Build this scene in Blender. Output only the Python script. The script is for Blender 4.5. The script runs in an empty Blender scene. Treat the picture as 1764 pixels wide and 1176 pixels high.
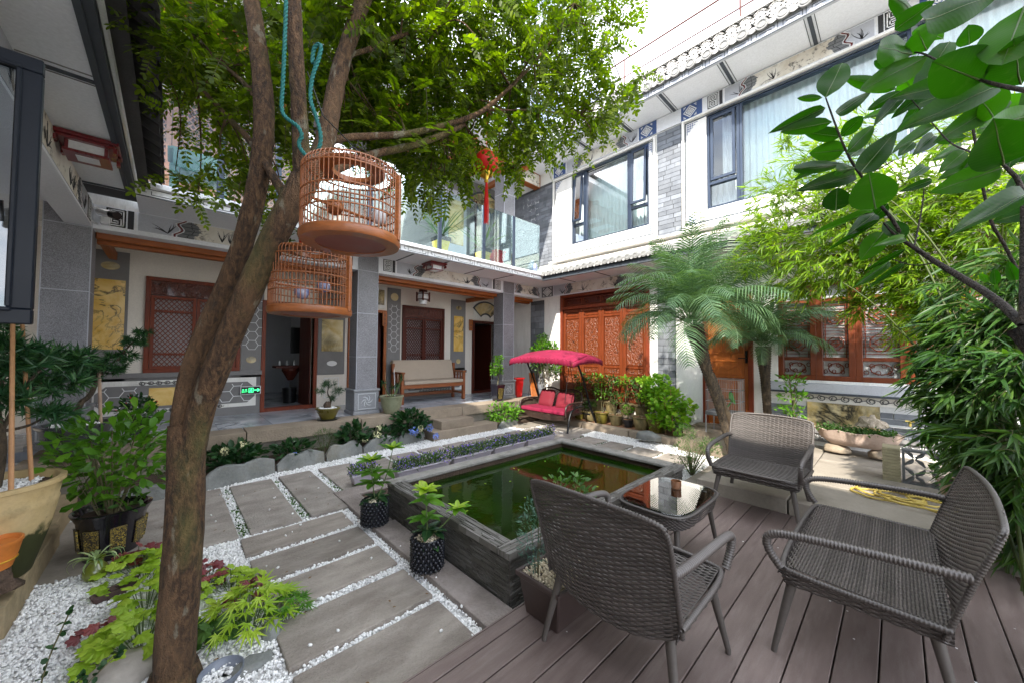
import bpy, bmesh, math, random
import numpy as np
from mathutils import Vector, Matrix
random.seed(7); rng = np.random.default_rng(7)
PI = math.pi
sc = bpy.context.scene
COL = sc.collection
# ---------------------------------------------------------------- camera
cam_d = bpy.data.cameras.new('camera'); cam = bpy.data.objects.new('camera', cam_d); COL.objects.link(cam)
cam_d.sensor_width = 36.0; cam_d.lens = 625.06 / 1764 * 36; cam_d.clip_start = 0.05; cam_d.clip_end = 400
_y, _p, _r = math.radians(43.3436), math.radians(1.7395), math.radians(0.4374)
_F = Vector((math.sin(_y) * math.cos(_p), math.cos(_y) * math.cos(_p), math.sin(_p)))
_R = Vector((math.cos(_y), -math.sin(_y), 0)); _U = _R.cross(_F)
_R2 = _R * math.cos(_r) + _U * math.sin(_r); _U2 = -_R * math.sin(_r) + _U * math.cos(_r)
cam.matrix_world = Matrix(((_R2.x, _U2.x, -_F.x, 0), (_R2.y, _U2.y, -_F.y, 0), (_R2.z, _U2.z, -_F.z, 1.5), (0, 0, 0, 1)))
sc.camera = cam
# ---------------------------------------------------------------- sky, sun, exposure
SUN_DIR = Vector((0.74, 0.22, -0.64)).normalized()        # the way the light travels
world = bpy.data.worlds.new('World'); sc.world = world; world.use_nodes = True
wn = world.node_tree.nodes; wl = world.node_tree.links
bg = wn.get('Background') or wn.new('ShaderNodeBackground')
sky = wn.new('ShaderNodeTexSky'); sky.sky_type = 'NISHITA'; sky.sun_disc = False
_to = -SUN_DIR
sky.sun_elevation = math.asin(_to.z); sky.sun_rotation = math.atan2(_to.x, _to.y)
sky.air_density = 1.0; sky.dust_density = 4.0; sky.ozone_density = 1.0; sky.altitude = 1900
_tc = wn.new('ShaderNodeTexCoord'); _mp = wn.new('ShaderNodeMapping'); _mp.inputs['Scale'].default_value = (1, 1, 2.2); wl.new(_tc.outputs['Generated'], _mp.inputs[0])
_nz = wn.new('ShaderNodeTexNoise'); _nz.inputs['Scale'].default_value = 2.6; _nz.inputs['Detail'].default_value = 7; _nz.inputs['Roughness'].default_value = .55; wl.new(_mp.outputs[0], _nz.inputs['Vector'])
_cr = wn.new('ShaderNodeValToRGB'); _cr.color_ramp.elements[0].position = .36; _cr.color_ramp.elements[1].position = .52; wl.new(_nz.outputs['Fac'], _cr.inputs[0])
_mx = wn.new('ShaderNodeMix'); _mx.data_type = 'RGBA'; _mx.inputs[7].default_value = (7.3, 7.6, 8.2, 1)       # bright thin cloud over the blue
wl.new(_cr.outputs[0], _mx.inputs[0]); wl.new(sky.outputs[0], _mx.inputs[6]); wl.new(_mx.outputs[2], bg.inputs[0]); bg.inputs[1].default_value = 0.15
sun_d = bpy.data.lights.new('sun', 'SUN'); sun_d.energy = 2.9; sun_d.angle = math.radians(0.6); sun_d.color = (1.0, 0.93, 0.82)
sun = bpy.data.objects.new('sun', sun_d); COL.objects.link(sun)
sun.rotation_euler = SUN_DIR.to_track_quat('-Z', 'Y').to_euler(); sun.location = (-6, -4, 9)
sc.view_settings.view_transform = 'Standard'; sc.view_settings.look = 'None'
sc.view_settings.gamma = 1.0; sc.view_settings.use_curve_mapping = False
sc.view_settings.exposure = 1.92
sc.render.engine = 'CYCLES'
try:
    sc.cycles.use_denoising = True; sc.cycles.denoiser = 'OPENIMAGEDENOISE'
    sc.cycles.max_bounces = 8; sc.cycles.diffuse_bounces = 4; sc.cycles.transparent_max_bounces = 16
    sc.cycles.sample_clamp_indirect = 6.0
except Exception: pass

# ---------------------------------------------------------------- object helpers
def link(o): COL.objects.link(o); return o
def thing(name, label, cat, loc=(0, 0, 0), group=None, rotz=0):
    o = bpy.data.objects.new(name, None); link(o); o.location = loc; o.rotation_euler = (0, 0, rotz)
    o['label'] = label; o['category'] = cat
    if group: o['group'] = group
    o.empty_display_size = 0.1
    return o
def tag(o, label, cat, group=None):
    o['label'] = label; o['category'] = cat
    if group: o['group'] = group
    return o
def struct_root(name, loc=(0, 0, 0)):
    o = bpy.data.objects.new(name, None); link(o); o.location = loc; o['kind'] = 'structure'; return o
def rootloc(p):
    while p.parent: p = p.parent
    return p.location.copy()
def place(me, name, parent, loc, rotz=0, label=None):
    o = bpy.data.objects.new(name, me); link(o)
    if parent: o.parent = parent; o.location = Vector(loc) - rootloc(parent)
    else: o.location = loc
    o.rotation_euler = (0, 0, rotz)
    if label: o['label'] = label
    return o
def copy_tree(o, parent=None):
    c = o.copy(); link(c); c.parent = parent
    for ch in list(o.children): copy_tree(ch, c)
    return c

TINYPIECES = {'painted_white_lines', 'painted_ink', 'painted_tiles', 'painted_red_line', 'hexagon_lines', 'scroll_carving', 'lattice', 'carving', 'fascia_pattern', 'green_symbols', 'corner_ornament', 'characters', 'transom_lattice', 'joint', 'soffit_thin_line', 'tassel', 'gold_fringe', 'roof_ridges', 'inset_line', 'carved_panel', 'door_panel', 'painted_landscape', 'sash', 'medallion', 'frame', 'cage', 'soffit_line'}
class MB:
    def __init__(s): s.v = []; s.f = []
    def add(s, vs, fs):
        n = len(s.v); s.v += [tuple(p) for p in vs]; s.f += [tuple(n + i for i in f) for f in fs]; return s
    def box(s, x0, y0, z0, x1, y1, z1):
        if x0 > x1: x0, x1 = x1, x0
        if y0 > y1: y0, y1 = y1, y0
        if z0 > z1: z0, z1 = z1, z0
        return s.add([(x0, y0, z0), (x1, y0, z0), (x1, y1, z0), (x0, y1, z0), (x0, y0, z1), (x1, y0, z1), (x1, y1, z1), (x0, y1, z1)],
                     [(0, 3, 2, 1), (4, 5, 6, 7), (0, 1, 5, 4), (1, 2, 6, 5), (2, 3, 7, 6), (3, 0, 4, 7)])
    def hexa(s, b, t):            # bottom 4 and top 4 points
        return s.add(list(b) + list(t), [(0, 3, 2, 1), (4, 5, 6, 7), (0, 1, 5, 4), (1, 2, 6, 5), (2, 3, 7, 6), (3, 0, 4, 7)])
    def tube(s, pts, r, n=8, cap=True):
        pts = [Vector(p) for p in pts]; m = len(pts)
        rr = r if hasattr(r, '__len__') else [r] * m
        if len(rr) != m: rr = list(np.interp(np.linspace(0, 1, m), np.linspace(0, 1, len(rr)), rr))
        up = Vector((0, 0, 1)); prev = None; vs = []
        for i, p in enumerate(pts):
            t = (pts[min(i + 1, m - 1)] - pts[max(i - 1, 0)])
            if t.length < 1e-9: t = Vector((0, 0, 1))
            t.normalize()
            if prev is None:
                a = t.cross(up)
                if a.length < 0.05: a = t.cross(Vector((1, 0, 0)))
            else: a = prev - t * prev.dot(t)
            a.normalize(); prev = a.copy(); b = t.cross(a)
            for k in range(n):
                th = 2 * PI * k / n
                vs.append(p + (a * math.cos(th) + b * math.sin(th)) * rr[i])
        fs = []
        for i in range(m - 1):
            for k in range(n):
                k2 = (k + 1) % n
                fs.append((i * n + k, i * n + k2, (i + 1) * n + k2, (i + 1) * n + k))
        if cap: fs.append(tuple(range(n))); fs.append(tuple((m - 1) * n + k for k in reversed(range(n))))
        return s.add(vs, fs)
    def lathe(s, prof, c=(0, 0, 0), n=24, sx=1, sy=1, closed=False):
        vs = []; m = len(prof)
        for r, z in prof:
            for k in range(n):
                th = 2 * PI * k / n
                vs.append((c[0] + r * sx * math.cos(th), c[1] + r * sy * math.sin(th), c[2] + z))
        fs = []
        for i in range(m - 1 + (1 if closed else 0)):
            j = (i + 1) % m
            for k in range(n):
                k2 = (k + 1) % n
                fs.append((i * n + k, i * n + k2, j * n + k2, j * n + k))
        if not closed: fs.append(tuple(reversed(range(n)))); fs.append(tuple((m - 1) * n + k for k in range(n)))
        return s.add(vs, fs)
    def disc(s, c, r, n=24):
        return s.add([(c[0] + r * math.cos(2 * PI * k / n), c[1] + r * math.sin(2 * PI * k / n), c[2]) for k in range(n)], [tuple(range(n))])
    def torus(s, c, R, r, n=32, m=8, axis=None, sx=1, sy=1):
        pts = [(c[0] + R * sx * math.cos(2 * PI * k / n), c[1] + R * sy * math.sin(2 * PI * k / n), c[2]) for k in range(n + 1)]
        return s.tube(pts, r, m, cap=False)
    def prism(s, poly, z0, z1):
        n = len(poly)
        vs = [(x, y, z0) for x, y in poly] + [(x, y, z1) for x, y in poly]
        fs = [tuple(reversed(range(n))), tuple(range(n, 2 * n))] + [(i, (i + 1) % n, n + (i + 1) % n, n + i) for i in range(n)]
        return s.add(vs, fs)
    def build(s, name, mat, parent=None, smooth=False, bevel=0, seg=1, world=True, label=None, kind=None, auto=None):
        me = bpy.data.meshes.new(name)
        off = rootloc(parent) if (parent and world) else Vector((0, 0, 0))
        me.from_pydata([(x - off.x, y - off.y, z - off.z) for x, y, z in s.v], [], s.f)
        me.materials.append(mat)
        if smooth: me.polygons.foreach_set('use_smooth', [True] * len(me.polygons))
        me.validate(); me.update()
        if smooth and auto: me.set_sharp_from_angle(angle=math.radians(auto))
        o = bpy.data.objects.new(name, me); link(o)
        if parent: o.parent = parent
        if bevel:
            b = o.modifiers.new('bevel', 'BEVEL'); b.width = bevel; b.segments = seg; b.limit_method = 'ANGLE'; b.harden_normals = False
        if label: o['label'] = label
        if kind: o['kind'] = kind
        elif parent and name in TINYPIECES: o['kind'] = 'stuff'
        return o
    def each(s, name, mat, parent=None, k=8, **kw):
        out = []
        for a in range(0, len(s.v), k):
            q = MB(); q.v = s.v[a:a + k]; q.f = [tuple(i - a for i in f) for f in s.f if a <= f[0] < a + k]; out.append(q.build(name, mat, parent, **kw))
        return out
    def mesh(s, name, mat, smooth=False):
        me = bpy.data.meshes.new(name); me.from_pydata(s.v, [], s.f); me.materials.append(mat)
        if smooth: me.polygons.foreach_set('use_smooth', [True] * len(me.polygons))
        me.update(); return me

class Fr:
    """flat frame: u along a wall, v up, n out of it"""
    def __init__(s, o, u, n=None, v=(0, 0, 1)):
        s.o = Vector(o); s.u = Vector(u).normalized(); s.v = Vector(v).normalized()
        s.n = Vector(n).normalized() if n else s.u.cross(s.v)
    def p(s, u, v, d=0): return s.o + s.u * u + s.v * v + s.n * d
    def box(s, mb, u0, v0, u1, v1, d0, d1):
        return mb.hexa([s.p(u0, v0, d0), s.p(u1, v0, d0), s.p(u1, v0, d1), s.p(u0, v0, d1)],
                       [s.p(u0, v1, d0), s.p(u1, v1, d0), s.p(u1, v1, d1), s.p(u0, v1, d1)])
    def poly(s, mb, pts, d0, d1):
        n = len(pts)
        vs = [s.p(a, b, d0) for a, b in pts] + [s.p(a, b, d1) for a, b in pts]
        return mb.add(vs, [tuple(reversed(range(n))), tuple(range(n, 2 * n))] + [(i, (i + 1) % n, n + (i + 1) % n, n + i) for i in range(n)])
    def stroke(s, mb, pts, w, d0, d1, closed=False):
        pts = [Vector(p) for p in pts]
        if closed: pts.append(pts[0])
        ws = w if hasattr(w, '__len__') else [w] * len(pts)
        for i in range(len(pts) - 1):
            a, b = pts[i], pts[i + 1]; t = b - a
            if t.length < 1e-6: continue
            t.normalize(); q = Vector((-t.y, t.x)); e = t * (ws[i] * .5 if not hasattr(w, '__len__') else 0)
            s.poly(mb, [a - e + q * ws[i] / 2, a - e - q * ws[i] / 2, b + e - q * ws[i + 1] / 2, b + e + q * ws[i + 1] / 2], d0, d1)
        return mb
    def ring(s, mb, u0, v0, u1, v1, w, d0, d1):
        s.box(mb, u0, v0, u1, v0 + w, d0, d1); s.box(mb, u0, v1 - w, u1, v1, d0, d1)
        s.box(mb, u0, v0 + w, u0 + w, v1 - w, d0, d1); s.box(mb, u1 - w, v0 + w, u1, v1 - w, d0, d1)
        return mb

# ---------------------------------------------------------------- materials
def newmat(name):
    m = bpy.data.materials.new(name); m.use_nodes = True; nt = m.node_tree; nt.nodes.clear()
    out = nt.nodes.new('ShaderNodeOutputMaterial'); b = nt.nodes.new('ShaderNodeBsdfPrincipled')
    nt.links.new(b.outputs[0], out.inputs[0]); return m, nt, b, out
def N(nt, t, **kw):
    n = nt.nodes.new(t)
    for k, v in kw.items():
        if k.startswith('i_'):
            key = k[2:]; key = int(key) if key.isdigit() else key.replace('_', ' ')
            n.inputs[key].default_value = v
        else: setattr(n, k, v)
    return n
def coords(nt, scale=(1, 1, 1), src='Object', rot=(0, 0, 0)):
    tc = nt.nodes.new('ShaderNodeTexCoord'); mp = nt.nodes.new('ShaderNodeMapping')
    mp.inputs['Scale'].default_value = scale; mp.inputs['Rotation'].default_value = rot
    if src == 'World':
        g = nt.nodes.new('ShaderNodeNewGeometry'); nt.links.new(g.outputs['Position'], mp.inputs[0])
    else: nt.links.new(tc.outputs[src], mp.inputs[0])
    return mp.outputs[0]
def ramp(nt, fac, stops):
    r = nt.nodes.new('ShaderNodeValToRGB'); e = r.color_ramp.elements
    while len(e) < len(stops): e.new(0.5)
    for el, (p, c) in zip(e, stops): el.position = p; el.color = (*c, 1) if len(c) == 3 else c
    nt.links.new(fac, r.inputs[0]); return r.outputs[0]
def mix(nt, fac, a, b, mode='MIX'):
    n = nt.nodes.new('ShaderNodeMix'); n.data_type = 'RGBA'; n.blend_type = mode
    for sock, v in ((n.inputs[0], fac), (n.inputs[6], a), (n.inputs[7], b)):
        if hasattr(v, 'links') or hasattr(v, 'is_linked'): nt.links.new(v, sock)
        else: sock.default_value = v if isinstance(v, (int, float)) else ((*v, 1) if len(v) == 3 else v)
    return n.outputs[2]
def noise(nt, vec, scale, detail=5, rough=.55, dist=0, out='Fac'):
    n = N(nt, 'ShaderNodeTexNoise'); n.inputs['Scale'].default_value = scale; n.inputs['Detail'].default_value = detail
    n.inputs['Roughness'].default_value = rough; n.inputs['Distortion'].default_value = dist
    nt.links.new(vec, n.inputs['Vector']); return n.outputs[out]
def bump(nt, b, h, strength=.3, dist=.01, prev=None):
    n = nt.nodes.new('ShaderNodeBump'); n.inputs['Strength'].default_value = strength; n.inputs['Distance'].default_value = dist
    nt.links.new(h, n.inputs['Height'])
    if prev is not None: nt.links.new(prev, n.inputs['Normal'])
    nt.links.new(n.outputs[0], b.inputs['Normal']); return n.outputs[0]
def sc3(c, k): return tuple(min(1, x * k) for x in c)
def M(name, c, rough=.6, var=.25, scale=6, c2=None, bmp=.15, bscale=60, bdist=.004, metal=0, spec=.5, stretch=(1, 1, 1), src='Object', objvar=.0, coat=0, grime=None):
    m, nt, b, out = newmat(name)
    v = coords(nt, stretch, src)
    n1 = noise(nt, v, scale, 6, .6)
    a = sc3(c, 1 - var); bb = c2 if c2 else sc3(c, 1 + var)
    col = ramp(nt, n1, [(.3, a), (.7, bb)])
    n3 = noise(nt, v, bscale, 3, .6)
    col = mix(nt, .25, col, ramp(nt, n3, [(.3, sc3(c, .7)), (.7, sc3(c, 1.25))]))
    if grime:
        g = noise(nt, v, grime[1], 7, .7); col = mix(nt, ramp(nt, g, [(.5, (0, 0, 0)), (.72, (grime[2],) * 3)]), col, grime[0])
    if objvar:
        oi = nt.nodes.new('ShaderNodeObjectInfo')
        hs = nt.nodes.new('ShaderNodeHueSaturation')
        mr = N(nt, 'ShaderNodeMapRange'); mr.inputs[3].default_value = 1 - objvar; mr.inputs[4].default_value = 1 + objvar
        nt.links.new(oi.outputs['Random'], mr.inputs[0]); nt.links.new(mr.outputs[0], hs.inputs['Value']); nt.links.new(col, hs.inputs['Color']); col = hs.outputs[0]
    nt.links.new(col, b.inputs['Base Color'])
    b.inputs['Roughness'].default_value = rough; b.inputs['Metallic'].default_value = metal; b.inputs['Specular IOR Level'].default_value = spec
    b.inputs['Coat Weight'].default_value = coat
    rr = ramp(nt, n1, [(.2, (max(0, rough - .12),) * 3), (.8, (min(1, rough + .12),) * 3)]); nt.links.new(rr, b.inputs['Roughness'])
    if bmp: bump(nt, b, n3, bmp, bdist)
    return m
def leafmat(name, c1, c2, c3=None, rough=.45, trans=.35, tcol=None, spec=.5, veins=False):
    m, nt, b, out = newmat(name)
    g = nt.nodes.new('ShaderNodeNewGeometry')
    st = [(0, c1), (.6, c2)] + ([(1, c3)] if c3 else [])
    oi = nt.nodes.new('ShaderNodeObjectInfo')
    add = N(nt, 'ShaderNodeMath', operation='ADD'); fr = N(nt, 'ShaderNodeMath', operation='FRACT')
    nt.links.new(g.outputs['Random Per Island'], add.inputs[0]); nt.links.new(oi.outputs['Random'], add.inputs[1]); nt.links.new(add.outputs[0], fr.inputs[0])
    col = ramp(nt, fr.outputs[0], st)
    v = coords(nt, src='World'); n1 = noise(nt, v, 2.5, 3); col = mix(nt, n1, sc3(c1, .9), col) if False else mix(nt, .22, col, ramp(nt, n1, [(.35, c1), (.65, c3 or c2)]))
    nt.links.new(col, b.inputs['Base Color']); b.inputs['Roughness'].default_value = rough; b.inputs['Specular IOR Level'].default_value = spec
    t = nt.nodes.new('ShaderNodeBsdfTranslucent'); ms = nt.nodes.new('ShaderNodeMixShader')
    tc = mix(nt, 1.0, col, tcol or (1.6, 1.7, .45), 'MULTIPLY'); nt.links.new(tc, t.inputs[0])
    ms.inputs[0].default_value = trans
    nt.links.new(b.outputs[0], ms.inputs[1]); nt.links.new(t.outputs[0], ms.inputs[2]); nt.links.new(ms.outputs[0], out.inputs[0])
    n2 = noise(nt, v, 180, 2); bump(nt, b, n2, .15, .001)
    return m
def glassmat(name, tint=(.9, .97, .97), refl=1.0, rough=.02, frost=0.0):
    m = bpy.data.materials.new(name); m.use_nodes = True; nt = m.node_tree; nt.nodes.clear()
    out = nt.nodes.new('ShaderNodeOutputMaterial'); tr = nt.nodes.new('ShaderNodeBsdfTransparent'); gl = nt.nodes.new('ShaderNodeBsdfGlossy')
    tr.inputs[0].default_value = (*tint, 1); gl.inputs['Roughness'].default_value = rough
    fz = nt.nodes.new('ShaderNodeFresnel'); fz.inputs[0].default_value = 1.52
    mu = N(nt, 'ShaderNodeMath', operation='MULTIPLY_ADD'); mu.inputs[1].default_value = 1.3 * refl; mu.inputs[2].default_value = .02 * refl
    nt.links.new(fz.outputs[0], mu.inputs[0])
    ms = nt.nodes.new('ShaderNodeMixShader'); nt.links.new(mu.outputs[0], ms.inputs[0]); nt.links.new(tr.outputs[0], ms.inputs[1]); nt.links.new(gl.outputs[0], ms.inputs[2])
    nt.links.new(ms.outputs[0], out.inputs[0]); return m

WHITE = M('white_plaster', (.78, .77, .74), .8, .05, 2.2, bmp=.15, bscale=60, bdist=.003, stretch=(2.5, 2.5, .5), grime=((.42, .4, .36), 2.0, .5))
CREAM = M('cream_plaster', (.74, .69, .62), .8, .06, 2, bmp=.1, bscale=90, bdist=.002)
SOFFIT = M('soffit_paint', (.74, .76, .8), .75, .05, 1.5, bmp=.05, bscale=50, bdist=.002)
GREYP = M('grey_render', (.2, .195, .195), .8, .12, 5, bmp=.2, bscale=120, bdist=.003)
GREYD = M('dark_grey_paint', (.045, .055, .07), .6, .15, 4, bmp=.05)
GREYL = M('light_grey_paint', (.45, .47, .52), .7, .08, 4, bmp=.05)
INK = M('ink_paint', (.03, .03, .034), .7, .2, 12, bmp=0)
INKG = M('grey_ink_paint', (.17, .18, .19), .7, .3, 10, bmp=0)
REDL = M('dark_red_paint', (.17, .02, .018), .6, .2, 8, bmp=0)
BLUEP = M('blue_paint', (.045, .09, .24), .6, .2, 8, bmp=0)
WLINE = M('white_line_paint', (.78, .79, .8), .6, .05, 8, bmp=0)
WOODR = M('red_brown_wood', (.16, .03, .01), .5, .35, 3, bmp=.2, bscale=30, bdist=.002, stretch=(6, 6, .8), spec=.3)
WOODD = M('dark_brown_wood', (.075, .014, .007), .5, .3, 3, bmp=.2, bscale=30, bdist=.002, stretch=(6, 6, .8), spec=.3)
WOODO = M('orange_wood', (.36, .1, .014), .42, .3, 3, bmp=.2, bscale=30, bdist=.002, stretch=(8, 8, .7), coat=.2)
WOODB = M('beam_wood', (.3, .08, .012), .5, .3, 4, bmp=.2, bscale=30, stretch=(.7, 7, 7))
BLUEF = M('blue_grey_aluminium', (.03, .045, .075), .35, .1, 3, bmp=0, metal=.3)
BLACKM = M('black_metal', (.012, .013, .015), .35, .2, 10, bmp=.05, metal=.5)
TILEG = M('grey_roof_tile', (.24, .24, .235), .85, .25, 8, bmp=.5, bscale=50, bdist=.006, objvar=.15)
TILED = M('dark_roof_tile', (.06, .058, .06), .85, .3, 8, bmp=.5, bscale=50, bdist=.006)
CERAM = M('white_ceramic', (.75, .76, .78), .15, .03, 3, bmp=0, coat=.5)
CLOTHW = M('white_cloth', (.75, .75, .78), .9, .05, 6, bmp=.2, bscale=200)
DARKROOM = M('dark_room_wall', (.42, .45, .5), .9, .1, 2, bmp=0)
SOIL = M('soil', (.07, .045, .03), .95, .4, 12, bmp=.9, bscale=60, bdist=.02)
CHAR = M('charcoal_plastic', (.02, .021, .024), .45, .2, 10, bmp=.05)
RED = M('red_plastic', (.62, .012, .012), .35, .1, 4, bmp=0)
GLASS = glassmat('clear_glass', (.86, .96, .94), .45); GLASSW = glassmat('window_glass', (.93, .97, .98), .7)
def granite(name, base, dark, light, rough=.5):
    m, nt, b, out = newmat(name); v = coords(nt, src='World')
    vo = N(nt, 'ShaderNodeTexVoronoi'); vo.inputs['Scale'].default_value = 190; nt.links.new(v, vo.inputs['Vector'])
    n1 = noise(nt, v, 230, 2, .6); n2 = noise(nt, v, 3, 4)
    c = ramp(nt, n1, [(.38, dark), (.5, base), (.63, light)])
    sp = ramp(nt, vo.outputs['Color'], [(.25, sc3(dark, .8)), (.75, light)])
    c = mix(nt, .35, c, sp); c = mix(nt, .2, c, ramp(nt, n2, [(.3, dark), (.7, light)]))
    nt.links.new(c, b.inputs['Base Color']); b.inputs['Roughness'].default_value = rough
    bump(nt, b, n1, .2, .002); return m
GRAN = granite('grey_granite', (.17, .17, .185), (.07, .07, .08), (.36, .36, .39))
GRANL = granite('pale_granite', (.24, .25, .27), (.15, .155, .17), (.36, .37, .39))
def marble(name, c1, c2, vein, scale=1.2, rough=.25, src='Object', thr=.03, warp=1.5):
    m, nt, b, out = newmat(name); v = coords(nt, src=src)
    oi = nt.nodes.new('ShaderNodeObjectInfo'); ad = N(nt, 'ShaderNodeVectorMath', operation='ADD'); ml = N(nt, 'ShaderNodeVectorMath', operation='SCALE'); ml.inputs['Scale'].default_value = 37
    cb = nt.nodes.new('ShaderNodeCombineXYZ')
    for k in range(3): nt.links.new(oi.outputs['Random'], cb.inputs[k])
    nt.links.new(cb.outputs[0], ml.inputs[0]); nt.links.new(v, ad.inputs[0]); nt.links.new(ml.outputs[0], ad.inputs[1]); v = ad.outputs[0]
    n1 = noise(nt, v, scale * 1.3, 6, .6, warp); n2 = noise(nt, v, scale * .8, 8, .62, warp * 1.6)
    c = ramp(nt, n1, [(.35, c1), (.65, c2)])
    s1 = N(nt, 'ShaderNodeMath', operation='SUBTRACT'); nt.links.new(n2, s1.inputs[0]); s1.inputs[1].default_value = .5
    ab = N(nt, 'ShaderNodeMath', operation='ABSOLUTE'); nt.links.new(s1.outputs[0], ab.inputs[0])
    f = ramp(nt, ab.outputs[0], [(0, (1, 1, 1)), (thr, (0, 0, 0))])
    n4 = noise(nt, v, scale * .6, 2); f = mix(nt, 1.0, f, ramp(nt, n4, [(.42, (0, 0, 0)), (.6, (1, 1, 1))]), 'MULTIPLY')
    c = mix(nt, f, c, vein); nt.links.new(c, b.inputs['Base Color']); b.inputs['Roughness'].default_value = rough; return m
MARY = marble('yellow_marble', (.66, .38, .06), (.82, .58, .2), (.05, .05, .035), 2.2, .25, thr=.03)
MARW = marble('yellow_black_marble', (.62, .45, .16), (.8, .7, .45), (.02, .022, .02), 2.3, .25, thr=.2)
MARF = marble('blue_grey_marble', (.3, .33, .38), (.52, .54, .58), (.14, .17, .21), .9, .2, 'World', .06)
CLAY = M('mossy_clay', (.17, .14, .06), .6, .35, 9, c2=(.26, .2, .1), bmp=.3, grime=((.05, .08, .02), 7, .8))
# ================================================================ GROUND
SLABM = M('sandstone_slab', (.26, .23, .2), .7, .28, 4.0, c2=(.41, .375, .335), bmp=1.0, bscale=60, bdist=.012, stretch=(1, 1.5, 1), src='World', objvar=.16, grime=((.15, .12, .1), 3.2, .6))
SLABX = M('sandstone_slab_long', (.26, .225, .19), .7, .28, 3.8, c2=(.42, .375, .325), bmp=1.0, bscale=60, bdist=.012, stretch=(.8, 2.0, 1), src='World', objvar=.14, grime=((.15, .12, .1), 3.4, .6))
KERBM = M('kerb_stone', (.27, .215, .16), .85, .2, 4, c2=(.34, .28, .21), bmp=.7, bscale=55, bdist=.01, src='World', objvar=.15, grime=((.14, .12, .08), 3, .5))
KERB2 = M('grey_pink_kerb', (.22, .185, .165), .8, .22, 5, c2=(.33, .29, .27), bmp=.8, bscale=60, bdist=.012, src='World', objvar=.12, grime=((.12, .1, .085), 4, .6))
CONC = M('worn_concrete', (.27, .24, .2), .85, .25, 1.8, c2=(.36, .32, .27), bmp=.4, bscale=45, bdist=.006, src='World', objvar=.1, grime=((.12, .1, .075), 1.6, .7))
GRAVB = M('gravel_bedding', (.68, .68, .67), .9, .2, 60, bmp=.8, bscale=90, bdist=.01, src='World')
o = MB().box(-60, -60, -.3, 60, 60, -.03).build('ground', CONC); o['kind'] = 'structure'
# ---- slabs of the path, each its own piece
path = struct_root('stone_path')
def slab(x0, y0, x1, y1, z, th=.05, mat=SLABM, par=path, name='slab'):
    j = lambda: random.uniform(-.008, .008)
    z += random.uniform(-.004, .004)
    b = [(x0 + j(), y0 + j(), z - th), (x1 + j(), y0 + j(), z - th), (x1 + j(), y1 + j(), z - th), (x0 + j(), y1 + j(), z - th)]
    t = [(p[0], p[1], z + random.uniform(-.003, .003)) for p in b]
    return MB().hexa(b, t).build(name, mat, par, bevel=.006, seg=2)
SL = []
for y0, y1 in ((3.215, 3.54), (2.795, 3.135), (2.41, 2.73), (1.95, 2.31), (1.52, 1.885)):
    slab(.44, y0, 1.195, y1, .035, mat=SLABX); SL.append((.44, y0, 1.195, y1))
for x0, x1, y0 in ((-.22, .44, 3.59), (.515, .89, 3.59), (.955, 1.3, 3.59), (1.385, 1.77, 4.06)):
    slab(x0, y0, x1, 4.98, .035); SL.append((x0, y0, x1, 4.98))
x = 1.84
while x < 5.4:
    slab(x, 4.08, x + .385, 4.96, .035); SL.append((x, 4.08, x + .385, 4.96)); x += .445
y = 1.95
while y < 3.95:
    slab(4.2, y, 5.42, y + .42, .035); SL.append((4.2, y, 5.42, y + .42)); y += .475
slab(5.42, 3.98, 5.95, 4.9, .035); SL.append((5.42, 3.98, 5.95, 4.9))
slab(5.05, 5.02, 5.95, 5.62, .035, mat=CONC); SL.append((5.05, 5.02, 5.95, 5.62))
slab(-1.1, 3.72, -.24, 4.9, .02, mat=CONC); SL.append((-1.1, 3.72, -.24, 4.9))
slab(-.24, 2.98, .02, 3.52, .02, mat=CONC) if False else None
# pool surround strips
cu = struct_root('pool_kerb')
def strip(x0, y0, x1, y1, n, horiz):
    for k in range(n):
        a, b = k / n, (k + 1) / n
        if horiz: slab(x0 + (x1 - x0) * a + .003, y0, x0 + (x1 - x0) * b - .003, y1, .05, .07, KERB2, cu, 'kerb_stone')
        else: slab(x0, y0 + (y1 - y0) * a + .003, x1, y0 + (y1 - y0) * b - .003, .05, .07, KERB2, cu, 'kerb_stone')
strip(1.27, 1.46, 1.455, 3.8, 3, False); strip(1.27, 3.81, 5.0, 4.02, 5, True)
SL.append((1.268, 1.46, 4.0, 4.025))
soilbed = MB().box(1.455, 3.2, -.02, 4.2, 3.81, .03).build('soil', SOIL); soilbed['kind'] = 'structure'
gb = MB().box(-1.25, .2, -.03, 6.0, 5.72, .006).build('gravel_bedding', GRAVB); gb['kind'] = 'structure'
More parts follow.
